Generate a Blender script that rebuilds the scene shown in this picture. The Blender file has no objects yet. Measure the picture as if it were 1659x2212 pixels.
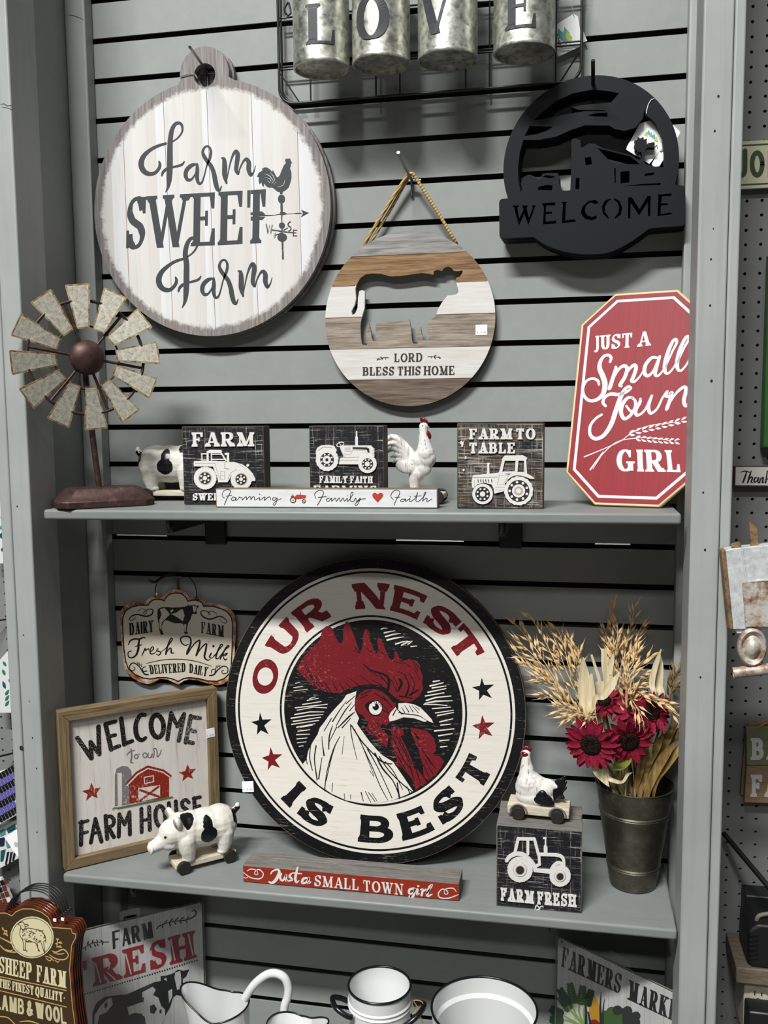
import bpy, bmesh, math, random
from mathutils import Vector, Matrix
from mathutils.geometry import tessellate_polygon
SC = bpy.context.scene
COL = SC.collection
random.seed(7)
# ------------------------------------------------------------------ camera
CYAW, CPIT, CROL, FPX = 0.2007, 0.1042, -0.0088, 2010.7
CPOS = Vector((0.9421, -1.7827, -0.7464))
_r0 = Vector((math.cos(CYAW), math.sin(CYAW), 0))
CF = Vector((-math.sin(CYAW)*math.cos(CPIT), math.cos(CYAW)*math.cos(CPIT), -math.sin(CPIT)))
_u0 = _r0.cross(CF)
CR = _r0*math.cos(CROL) + _u0*math.sin(CROL)
CU = -_r0*math.sin(CROL) + _u0*math.cos(CROL)
cam = bpy.data.cameras.new('camera')
cam.sensor_width = 36; cam.sensor_fit = 'AUTO'; cam.lens = FPX*36/2212; cam.clip_start = .02
camo = bpy.data.objects.new('camera', cam); COL.objects.link(camo)
m = Matrix.Identity(4)
for i in range(3):
    m[i][0], m[i][1], m[i][2], m[i][3] = CR[i], CU[i], -CF[i], CPOS[i]
camo.matrix_world = m
SC.camera = camo
# ------------------------------------------------------------------ light
SC.view_settings.view_transform = 'Standard'; SC.view_settings.look = 'None'
SC.view_settings.gamma = 1; SC.view_settings.use_curve_mapping = False
SC.view_settings.exposure = 0.0
W = bpy.data.worlds.new('store'); SC.world = W; W.use_nodes = True
W.node_tree.nodes['Background'].inputs[0].default_value = (1, 1, .98, 1)
W.node_tree.nodes['Background'].inputs[1].default_value = .035
def area(name, loc, sx, sy, power, rot=(0, 0, 0), col=(1, 1, .985)):
    l = bpy.data.lights.new(name, 'AREA'); l.shape = 'RECTANGLE'; l.size = sx; l.size_y = sy
    l.energy = power; l.color = col
    o = bpy.data.objects.new(name, l); o.location = loc; o.rotation_euler = rot; COL.objects.link(o)
    return o
area('tube_light', (-.8, -5.0, 4.9), 3.0, .5, 1190)
area('tube_light', (.2, -9.0, 4.9), 6.0, .6, 320)
area('tube_light', (.6, -2.2, 4.9), 4.0, .5, 60)
area('tube_light', (.55, .16, -.75), 1.2, .06, 5, (math.pi/2, 0, 0))      # lamp added behind the slatwall, lights the panel so the slits show bright
# ------------------------------------------------------------------ helpers
def ray(px, py):
    return CF + CR*((px-829.5)/FPX) - CU*((py-1106)/FPX)
def at(px, py, y=None, z=None, x=None):
    """the point of the place seen at (px, py) on the wall-parallel plane Y=y, the level Z=z or the side plane X=x"""
    d = ray(px, py)
    t = (y-CPOS.y)/d.y if y is not None else (z-CPOS.z)/d.z if z is not None else (x-CPOS.x)/d.x
    return CPOS + d*t
class Fr:
    """a sign's own plane: origin o, right ex, up ey, out n"""
    def __init__(s, o, ex, ey):
        s.o = Vector(o); s.ex = Vector(ex).normalized()
        s.n = s.ex.cross(Vector(ey)).normalized(); s.ey = s.n.cross(s.ex)
    def lo(s, px, py):
        d = ray(px, py); t = (s.o-CPOS).dot(s.n)/d.dot(s.n)
        q = CPOS + d*t - s.o
        return (q.dot(s.ex), q.dot(s.ey))
    def mat(s):
        m = Matrix.Identity(4)
        for i in range(3):
            m[i][0], m[i][1], m[i][2], m[i][3] = s.ex[i], s.ey[i], s.n[i], s.o[i]
        return m
    def ppm(s, px, py):
        a = s.lo(px-4, py); b = s.lo(px+4, py); c = s.lo(px, py-4); d = s.lo(px, py+4)
        return (math.hypot(a[0]-b[0], a[1]-b[1]) + math.hypot(c[0]-d[0], c[1]-d[1]))/16
def wallfr(px, py, y):
    return Fr(at(px, py, y=y), (1, 0, 0), (0, 0, 1))
def crop(x0, y0, s):
    return lambda t: [(x0+a/s, y0+b/s) for a, b in nums(t, 2)]
def nums(t, k):
    v = [float(q) for q in t.replace(',', ' ').split()]
    return [tuple(v[i:i+k]) for i in range(0, len(v)-k+1, k)]
def thing(name, label, cat, loc=(0, 0, 0), rotz=0, group=None, mat=None):
    o = bpy.data.objects.new(name, None); o.empty_display_size = .02; COL.objects.link(o)
    if mat is not None: o.matrix_world = mat
    else:
        o.location = loc; o.rotation_euler = (0, 0, rotz)
    o['label'] = label; o['category'] = cat
    if group: o['group'] = group
    return o
def tag(o, label, cat, group=None, kind=None):
    if label: o['label'] = label
    if cat: o['category'] = cat
    if group: o['group'] = group
    if kind: o['kind'] = kind
    return o
def copy_tree(o, parent=None):
    c = o.copy(); COL.objects.link(c)
    if parent is not None: c.parent = parent
    for ch in list(o.children): copy_tree(ch, c)
    return c
def spl(pts, n=8, closed=False):
    """Catmull-Rom through points of any dimension"""
    P = [tuple(p) for p in pts]; N = len(P)
    if N < 3 and not closed: return P
    out = []
    for i in range(N if closed else N-1):
        if closed: a, b, c, d = P[i-1], P[i], P[(i+1) % N], P[(i+2) % N]
        else: a, b, c, d = P[max(i-1, 0)], P[i], P[i+1], P[min(i+2, N-1)]
        for k in range(n):
            t = k/n; t2 = t*t; t3 = t2*t
            out.append(tuple(.5*(2*B+(C-A)*t+(2*A-5*B+4*C-D)*t2+(3*B-A-3*C+D)*t3) for A, B, C, D in zip(a, b, c, d)))
    if not closed: out.append(P[-1])
    return out
def arc(cx, cy, rx, ry, a0, a1, n=16):
    return [(cx+rx*math.cos(math.radians(a0+(a1-a0)*i/n)), cy+ry*math.sin(math.radians(a0+(a1-a0)*i/n))) for i in range(n+1)]
class MB:
    def __init__(s): s.v = []; s.f = []; s.m = []; s.mi = 0; s.T = None; s.k = 0
    def lift(s):
        s.k = (s.k+1) % 37; return s.k*9e-6
    def vert(s, p):
        p = Vector(p)
        if s.T is not None: p = s.T @ p
        s.v.append(p); return len(s.v)-1
    def face(s, idx): s.f.append(tuple(idx)); s.m.append(s.mi)
    def poly(s, outer, z0, z1, holes=(), side=True):
        """flat shape with holes, from z0 (back, open) up to z1"""
        loops = [list(outer)] + [list(h) for h in holes]
        L3 = [[Vector((x, y, 0)) for x, y in l] for l in loops]
        flat = [q for l in loops for q in l]
        top = [s.vert((x, y, z1)) for x, y in flat]
        bot = [s.vert((x, y, z0)) for x, y in flat]
        for t in tessellate_polygon(L3):
            a, b, c = (flat[i] for i in t)
            if (b[0]-a[0])*(c[1]-a[1])-(b[1]-a[1])*(c[0]-a[0]) < 0: t = (t[0], t[2], t[1])
            s.face([top[i] for i in t])
            if side: s.face([bot[i] for i in reversed(t)])
        if side or True:
            k = 0
            for li, l in enumerate(loops):
                n = len(l)
                ar = sum(l[i-1][0]*l[i][1]-l[i][0]*l[i-1][1] for i in range(n))
                ccw = (ar > 0) == (li == 0)
                for i in range(n):
                    j = (i+1) % n
                    q = (bot[k+i], bot[k+j], top[k+j], top[k+i])
                    s.face(q if ccw else q[::-1])
                k += n
    def ribbon(s, pts, ws, z0, z1, cap=True):
        z1 += s.lift(); P = [(pts[0], ws[0])]
        for p, w in zip(pts[1:], ws[1:]):
            if math.hypot(p[0]-P[-1][0][0], p[1]-P[-1][0][1]) > 1e-7: P.append((p, w))
        if len(P) < 2: return
        n = len(P); Lf = []; Rt = []
        for i in range(n):
            (x, y), w = P[i]
            a = P[max(i-1, 0)][0]; b = P[min(i+1, n-1)][0]
            dx, dy = b[0]-a[0], b[1]-a[1]; d = math.hypot(dx, dy) or 1e-9; dx /= d; dy /= d
            k = 1.0
            if 0 < i < n-1:
                ux, uy = x-a[0], y-a[1]; ul = math.hypot(ux, uy) or 1e-9
                co = abs((ux*dx+uy*dy)/ul); k = min(1/max(co, .4), 1.6)
            h = w/2*k
            Lf.append((x-dy*h, y+dx*h)); Rt.append((x+dy*h, y-dx*h))
        ring = Rt[:]
        def capf(c, w, a0):
            return [(c[0]+w/2*math.cos(a0+math.pi*t/6), c[1]+w/2*math.sin(a0+math.pi*t/6)) for t in range(1, 6)]
        if cap:
            (x, y), w = P[-1]; a = P[-2][0]; ang = math.atan2(y-a[1], x-a[0]); e = capf((x, y), w, ang-math.pi/2)
            (x, y), w = P[0]; a = P[1][0]; ang = math.atan2(y-a[1], x-a[0]); b = capf((x, y), w, ang-math.pi/2)
        else: e = []; b = []
        tl = [s.vert((x, y, z1)) for x, y in Lf]; tr = [s.vert((x, y, z1)) for x, y in Rt]
        te = [s.vert((x, y, z1)) for x, y in e]; tb = [s.vert((x, y, z1)) for x, y in b]
        for i in range(n-1): s.face((tr[i], tr[i+1], tl[i+1], tl[i]))
        if cap:
            s.face([tr[-1]]+te+[tl[-1]]); s.face([tl[0]]+tb+[tr[0]])
        loop = tr+te+tl[::-1]+tb
        bl = [s.vert((s.v[i] if s.T is None else s.T.inverted() @ s.v[i]) - Vector((0, 0, z1-z0))) for i in loop]
        for i in range(len(loop)):
            j = (i+1) % len(loop); s.face((bl[i], bl[j], loop[j], loop[i]))
    def box(s, a, b):
        x0, y0, z0 = a; x1, y1, z1 = b
        v = [s.vert(p) for p in ((x0, y0, z0), (x1, y0, z0), (x1, y1, z0), (x0, y1, z0), (x0, y0, z1), (x1, y0, z1), (x1, y1, z1), (x0, y1, z1))]
        for q in ((3, 2, 1, 0), (4, 5, 6, 7), (0, 1, 5, 4), (1, 2, 6, 5), (2, 3, 7, 6), (3, 0, 4, 7)): s.face([v[i] for i in q])
    def tube(s, pts, r, n=10, closed=False, caps=True):
        P = [Vector(p) for p in pts]; N = len(P)
        R = r if isinstance(r, (list, tuple)) else [r]*N
        rings = []; up = None
        for i in range(N):
            if closed: t = P[(i+1) % N]-P[i-1]
            else: t = P[min(i+1, N-1)]-P[max(i-1, 0)]
            t = t.normalized() if t.length > 1e-12 else Vector((0, 0, 1))
            if up is None: up = t.orthogonal().normalized()
            up = (up - t*up.dot(t)); up = up.normalized() if up.length > 1e-6 else t.orthogonal().normalized()
            sd = t.cross(up)
            rings.append([s.vert(P[i]+(up*math.cos(2*math.pi*k/n)+sd*math.sin(2*math.pi*k/n))*R[i]) for k in range(n)])
        for i in range(N if closed else N-1):
            a, b = rings[i], rings[(i+1) % N]
            for k in range(n): s.face((a[k], a[(k+1) % n], b[(k+1) % n], b[k]))
        if caps and not closed:
            s.face(rings[0][::-1]); s.face(rings[-1])
    def lathe(s, prof, n=32, c=(0, 0, 0), ax='Z'):
        rings = []
        for r, h in prof:
            rg = []
            for k in range(n):
                a = 2*math.pi*k/n; x, y = r*math.cos(a), r*math.sin(a)
                p = (c[0]+x, c[1]+y, c[2]+h) if ax == 'Z' else (c[0]+x, c[1]-h, c[2]+y) if ax == 'Y' else (c[0]+h, c[1]+x, c[2]+y)
                rg.append(s.vert(p))
            rings.append(rg)
        for a, b in zip(rings, rings[1:]):
            for k in range(n): s.face((a[k], a[(k+1) % n], b[(k+1) % n], b[k]))
        if prof[0][0] > 0: s.face(rings[0][::-1])
        if prof[-1][0] > 0: s.face(rings[-1])
    def ell(s, c, r, n=16, m=10, rot=None):
        R = rot.to_3x3() if rot is not None else Matrix.Identity(3)
        rings = []
        for i in range(m+1):
            th = math.pi*i/m; rr = max(math.sin(th), 1e-4)
            rings.append([s.vert(Vector(c)+R @ Vector((r[0]*rr*math.cos(2*math.pi*k/n), r[1]*rr*math.sin(2*math.pi*k/n), r[2]*math.cos(th)))) for k in range(n)])
        for a, b in zip(rings, rings[1:]):
            for k in range(n): s.face((b[k], b[(k+1) % n], a[(k+1) % n], a[k]))
    def build(s, name, mats, parent=None, smooth=None, bevel=None, kind=None, label=None, seg=2):
        me = bpy.data.meshes.new(name)
        me.from_pydata([tuple(v) for v in s.v], [], s.f)
        mats = mats if isinstance(mats, (list, tuple)) else [mats]
        for q in mats: me.materials.append(q)
        me.polygons.foreach_set('material_index', s.m)
        if smooth is not None:
            me.polygons.foreach_set('use_smooth', [True]*len(me.polygons))
            me.set_sharp_from_angle(angle=math.radians(smooth))
        me.update()
        o = bpy.data.objects.new(name, me); COL.objects.link(o)
        if parent is not None: o.parent = parent
        if bevel:
            b = o.modifiers.new('edge', 'BEVEL'); b.width = bevel; b.segments = seg; b.limit_method = 'ANGLE'; b.angle_limit = math.radians(40)
            me.polygons.foreach_set('use_smooth', [True]*len(me.polygons)); me.set_sharp_from_angle(angle=math.radians(30))
        if kind: o['kind'] = kind
        if label: o['label'] = label
        return o
# ------------------------------------------------------------------ materials
def lin(h):
    h = h.lstrip('#')
    v = [int(h[i:i+2], 16)/255 for i in (0, 2, 4)]
    return tuple(c/12.92 if c < .04045 else ((c+.055)/1.055)**2.4 for c in v) + (1,)
class Mat:
    def __init__(s, name, rough=.5, metal=0, spec=.5):
        s.m = bpy.data.materials.new(name); s.m.use_nodes = True
        s.t = s.m.node_tree; s.n = s.t.nodes; s.b = s.n['Principled BSDF']
        s.b.inputs['Roughness'].default_value = rough; s.b.inputs['Metallic'].default_value = metal
        s.b.inputs['Specular IOR Level'].default_value = spec
        s.co = None
    def link(s, a, b): s.t.links.new(a, b)
    def coord(s, scale=(1, 1, 1), rot=(0, 0, 0), loc=(0, 0, 0)):
        if s.co is None: s.co = s.n.new('ShaderNodeTexCoord')
        mp = s.n.new('ShaderNodeMapping'); mp.inputs['Scale'].default_value = scale
        mp.inputs['Rotation'].default_value = rot; mp.inputs['Location'].default_value = loc
        s.link(s.co.outputs['Object'], mp.inputs['Vector']); return mp.outputs[0]
    def noise(s, scale=(1, 1, 1), sc=5, det=4, rough=.6, dist=0, rot=(0, 0, 0), loc=(0, 0, 0)):
        t = s.n.new('ShaderNodeTexNoise'); t.inputs['Scale'].default_value = sc
        t.inputs['Detail'].default_value = det; t.inputs['Roughness'].default_value = rough
        t.inputs['Distortion'].default_value = dist
        s.link(s.coord(scale, rot, loc), t.inputs['Vector']); return t.outputs['Fac']
    def voro(s, sc=50, scale=(1, 1, 1), out='Color', feat='F1'):
        t = s.n.new('ShaderNodeTexVoronoi'); t.feature = feat; t.inputs['Scale'].default_value = sc
        s.link(s.coord(scale), t.inputs['Vector']); return t.outputs[out]
    def ramp(s, fac, stops, const=False):
        r = s.n.new('ShaderNodeValToRGB'); e = r.color_ramp.elements
        if const: r.color_ramp.interpolation = 'CONSTANT'
        while len(e) < len(stops): e.new(.5)
        for q, (p, c) in zip(e, stops):
            q.position = p; q.color = lin(c) if isinstance(c, str) else (c, c, c, 1)
        s.link(fac, r.inputs['Fac']); return r.outputs['Color']
    def mix(s, fac, a, b, mode='MIX'):
        x = s.n.new('ShaderNodeMix'); x.data_type = 'RGBA'; x.blend_type = mode
        for sock, v in ((x.inputs['Factor'], fac), (x.inputs['A'], a), (x.inputs['B'], b)):
            if isinstance(v, str): sock.default_value = lin(v)
            elif isinstance(v, (int, float)): sock.default_value = v
            else: s.link(v, sock)
        return x.outputs['Result']
    def math(s, op, a, b=0.0):
        x = s.n.new('ShaderNodeMath'); x.operation = op
        for sock, v in zip(x.inputs, (a, b)):
            if isinstance(v, (int, float)): sock.default_value = v
            else: s.link(v, sock)
        return x.outputs[0]
    def xyz(s):
        if s.co is None: s.co = s.n.new('ShaderNodeTexCoord')
        x = s.n.new('ShaderNodeSeparateXYZ'); s.link(s.co.outputs['Object'], x.inputs[0]); return x.outputs
    def color(s, c):
        i = s.b.inputs['Base Color']
        if isinstance(c, str): i.default_value = lin(c)
        else: s.link(c, i)
        return s
    def rough(s, c): s.link(c, s.b.inputs['Roughness']); return s
    def bump(s, h, strength=.3, dist=.001):
        b = s.n.new('ShaderNodeBump'); b.inputs['Strength'].default_value = strength; b.inputs['Distance'].default_value = dist
        s.link(h, b.inputs['Height']); s.link(b.outputs[0], s.b.inputs['Normal']); return s
def plain(name, c, rough=.5, metal=0, spec=.5): return Mat(name, rough, metal, spec).color(c).m
def paint(name, a, b, rough=.5, sc=30, bump=.15):
    M = Mat(name, rough); n = M.noise(sc=6, det=6)
    M.color(M.ramp(n, [(.3, a), (.7, b)])); M.bump(M.noise(sc=sc*8, det=3), bump, .0006); return M.m
def wood(name, cols, grain=(1, 14, 1), sc=7, rough=.7, bump=.25):
    """grain runs along the axis with the small scale"""
    M = Mat(name, rough, spec=.25); n = M.noise(grain, sc, 6, .65, 1.2); f = M.noise(tuple(g*4 for g in grain), sc*2.2, 3)
    c = M.ramp(n, [(.28+.44*i/(len(cols)-1), q) for i, q in enumerate(cols)])
    M.color(M.mix(M.ramp(f, [(.35, 0.55), (.6, 0.0)]), c, cols[0])); M.bump(n, bump, .0008); return M.m
# ------------------------------------------------------------------ the setting
S = .0762
GREY = Mat('grey_wall_paint', .55, spec=.3)
_n = GREY.noise(sc=4, det=6); GREY.color(GREY.mix(GREY.ramp(GREY.noise(sc=40, det=5), [(.35, 0.0), (.75, .3)]), GREY.ramp(_n, [(.3, '#8B8F8C'), (.7, '#949895')]), '#7F8381'))
GREY.bump(GREY.noise(sc=260, det=4), .25, .0005); GREY = GREY.m
TRIMG = Mat('grey_trim_paint', .5, spec=.35)
TRIMG.color(TRIMG.mix(TRIMG.ramp(TRIMG.noise((40, 40, 2), 1.5, 5), [(.5, 0.0), (.75, .35)]), TRIMG.ramp(TRIMG.noise(sc=5, det=6), [(.3, '#939795'), (.7, '#9FA29F')]), '#808486'))
TRIMG.bump(TRIMG.noise((30, 30, 3), 9, 5), .2, .0006); TRIMG = TRIMG.m
GROOVE = plain('raw_groove_board', '#1B1916', .9)
BAYW = 1.131
def z1(x): return -.9141+.0064*x
def z2(x): return -1.6132+.0057*x
mb = MB(); G = .0106
kmax = 31
for k in range(-6, kmax):
    mb.box((-.06, 0, -(k+1)*S), (BAYW+.03, .0032, -k*S-G))
mb.mi = 1
for k in range(-6, kmax):   # the wider channel behind each lip
    if k == 13: continue
    mb.box((-.06, .0130, -k*S-.018), (BAYW+.03, .016, -k*S+.006))
for k in range(-6, kmax):
    mb.box((-.06, .0033, -(k+1)*S+.004), (BAYW+.03, .016, -k*S-G-.004))
# groove 13: the joint of two panels, open to the next aisle in three short slits
zz = -13*S
for x0, x1 in ((-.06, .0), (.115, .60), (.735, .985), (1.05, BAYW+.03)): mb.box((x0, .0130, zz-.018), (x1, .016, zz+.006))
mb.box((-.06, .0132, zz-.018), (BAYW+.03, .0162, zz-.0046))
mb.build('wall_back', [GREY, GROOVE], kind='structure')
mb = MB(); mb.box((-.2, .40, -1.7), (1.3, .41, -.5)); mb.build('wall_slit_reflector', plain('slit_reflector_white', '#D8D6CE', .8), kind='structure')  # unseen panel added to catch the rear lamp and show bright through the slits
mb = MB(); mb.box((-.06, .0163, -2.39), (BAYW+.03, .019, zz-.02)); mb.box((-.06, .0163, zz+.02), (BAYW+.03, .019, .6)); mb.build('wall_backing', GROOVE, kind='structure')
D1 = .265
XL, XR = -.0205, 1.1245
def board(name, a, b, mat=TRIMG, bev=.003, pins=(), cracks=()):
    q = MB(); q.box(a, b); o = q.build(name, mat, bevel=bev, kind='structure')
    if pins:
        h = MB(); y = a[1]-.0002
        for px, py, r in pins:
            p = at(px, py, y=y); P = arc(p.x, p.z, r, r*1.25, 0, 330, 11); h.face([h.vert((x, y, z)) for x, z in P])
        h.build('nail_hole', GROOVE, o, kind='structure')
    for cr_ in cracks:
        h = MB(); y = a[1]-.0002; P = [at(px, py, y=y) for px, py in cr_]
        h.T = Matrix.Rotation(math.pi/2, 4, 'X'); h.ribbon([(p.x, p.z) for p in P], [.0006]+[.0012]*(len(P)-2)+[.0005], -y-.0001, -y); h.build('paint_crack', GROOVE, o, kind='structure')
    return o
ZB, ZT = -2.39, .45
board('trim_1', (-.043, -.033, ZB), (-.0005, -.0003, ZT), cracks=(((147, 32), (160, 34), (170, 38), (180, 42)),))                       # back corner batten, left
board('trim_2', (BAYW-.002, -.033, ZB), (BAYW+.036, -.0003, ZT))                # back corner batten, right
board('wall_left', (-.052, -D1+.03, ZB), (-.0432, -.0003, ZT), GREY, .0005)
board('wall_right', (1.176, -D1+.03, ZB), (1.184, -.0335, ZT), GREY, .0005)
board('trim_3', (XL-.0395, -D1, ZB), (XL, -D1+.089, ZT), pins=((37, 1094, .0014), (51, 1372, .0014), (63, 1515, .0011), (70, 1594, .0014), (79, 1660, .0014), (80, 1798, .0013), (46, 1616, .004)), cracks=(((1, 226), (8, 224), (16, 229), (26, 227)), ((4, 231), (14, 233), (28, 237))))                          # left front post
board('trim_4', (XL-.062, -D1, ZB), (XL-.0403, -D1+.07, ZT))
board('trim_5', (XR, -D1, ZB), (XR+.0435, -D1+.089, ZT), pins=((1552, 208, .0018), (1544, 283, .0016), (1541, 494, .001), (1536, 560, .0015), (1534, 660, .0016), (1537, 823, .002), (1519, 1064, .0015), (1523, 1188, .0018), (1513, 1463, .0016)))                          # right front post
board('trim_6', (XR+.0445, -D1+.0005, ZB), (XR+.0605, -D1+.07, ZT))
# pegboards of the neighbouring bays: real holes
def pegboard(name, x0, x1, xs, zs):
    q = MB(); r = .0028; p = .0254
    nx = int((x1-x0)/p); nz = int((zs[1]-zs[0])/p)
    for i in range(nx):
        for j in range(nz):
            cx, cz = x0+(i+.5)*p, zs[0]+(j+.5)*p; h = p/2
            sq = []; cr = []
            for k in range(16):
                a = 2*math.pi*k/16; c, s_ = math.cos(a), math.sin(a); m_ = max(abs(c), abs(s_))
                sq.append(q.vert((cx+h*c/m_, .02, cz+h*s_/m_))); cr.append(q.vert((cx+r*c, .02, cz+r*s_)))
            ci = [q.vert((cx+r*math.cos(2*math.pi*k/16), .0245, cz+r*math.sin(2*math.pi*k/16))) for k in range(16)]
            for k in range(16):
                l = (k+1) % 16
                q.face((sq[k], sq[l], cr[l], cr[k])); q.face((cr[k], cr[l], ci[l], ci[k]))
    o = q.build(name, PEGM, kind='structure')
PEGM = Mat('pegboard_paint', .6, spec=.3); PEGM.color(PEGM.ramp(PEGM.noise(sc=5, det=5), [(.3, '#747675'), (.7, '#7E7F7D')])); PEGM.bump(PEGM.noise(sc=200), .15, .0004); PEGM = PEGM.m
_hx = at(1600, 1500, y=.02).x; _hz = at(1575, 1080+1017/2.514, y=.02).z
pegboard('wall_right_pegboard', 1.2405-.0254*.5-.0254*2, 1.2405+.0254*9, None, (_hz-.0254*36.5, _hz+.0254*62.5))
_q = at(8, 1100+327/2.458, y=.02)
pegboard('wall_left_pegboard', _q.x-.0254*6.5, _q.x+.0254*6.5, None, (_q.z-.0254*36.5, _q.z+.0254*52.5))
for nm, x0, x1 in (('wall_left_backer', -.75, -.055), ('wall_right_backer', BAYW+.03, 2.0)):
    q = MB(); q.box((x0, .0255, -2.3), (x1, .03, .45)); q.build(nm, GROOVE, kind='structure')
FLM = Mat('store_floor_tile', .35); FLM.color(FLM.ramp(FLM.noise(sc=1.5, det=6), [(.3, '#4A4845'), (.7, '#565350')]))
q = MB(); q.box((-5, -11, -2.45), (6, .05, -2.4)); q.build('floor', FLM.m, kind='structure')
q = MB(); q.box((-5, -11, 5.0), (6, .05, 5.05)); q.build('ceiling', plain('ceiling_tile', '#D8DAD8', .9), kind='structure')
# shelves
SHM = Mat('grey_shelf_paint', .45, spec=.4)
SHM.color(SHM.mix(SHM.ramp(SHM.noise((3, 20, 20), 4, 5), [(.55, 0.0), (.8, .4)]), SHM.ramp(SHM.noise(sc=6, det=6), [(.3, '#767A78'), (.7, '#808482')]), '#646868'))
SHM.bump(SHM.noise((2, 20, 20), 12, 4), .2, .0008); SHM = SHM.m
def shelf(xl, xr, zf, yf, label, t=.0185):
    q = MB()
    x = [xl, xr]; v = []
    for xx in x:
        for yy, dz in ((yf, 0), (-.001, 0), (-.001, -t), (yf, -t)): v.append(q.vert((xx, yy, zf(xx)+dz)))
    for f in ((0, 1, 5, 4)[::-1], (2, 3, 7, 6)[::-1], (3, 0, 4, 7)[::-1], (1, 2, 6, 5)[::-1], (0, 3, 2, 1)[::-1], (4, 5, 6, 7)[::-1]): q.face(f)
    o = q.build('display_shelf', SHM, bevel=.0045, seg=3); tag(o, label, 'shelf'); return o
shelf(-.0085, 1.1126, z1, -.244, 'grey painted wooden shelf board holding the windmill and tractor blocks')
shelf(-.0035, 1.1222, z2, -.244, 'grey painted wooden shelf board under the big round rooster sign')
BLK = plain('black_bracket_paint', '#121314', .35)
def bracket(xc, zt, wbar, label, flip=-1):
    t = thing('shelf_bracket', label, 'bracket', (xc, 0, zt))
    q = MB(); q.box((-.006, -.228, -.024), (.006, -.001, -.0005)); q.build('arm', BLK, t, bevel=.002)
    q = MB(); q.box((-.022, -.012, -.075), (.022, -.0002, -.0245)); q.build('wall_plate', BLK, t, bevel=.002)
    q = MB(); q.tube([(0, -.226, -.018), (0, -.232, -.008), (0, -.233, .001)], .004); q.build('front_lip', BLK, t, smooth=40)
    return t
for px, lab in ((465, 'black metal bracket under the top shelf below the round cow sign side nearest the windmill'), (1103, 'black metal bracket under the top shelf below the farm to table block')):
    p_ = at(px, 1150, y=-.01); bracket(p_.x, z1(p_.x)-.0187, .044, lab)
p_ = at(290, 1915, y=-.22); bracket(p_.x, z2(p_.x)-.0187, .044, 'black metal bracket under the lower shelf above the farm fresh cow sign')
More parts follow.
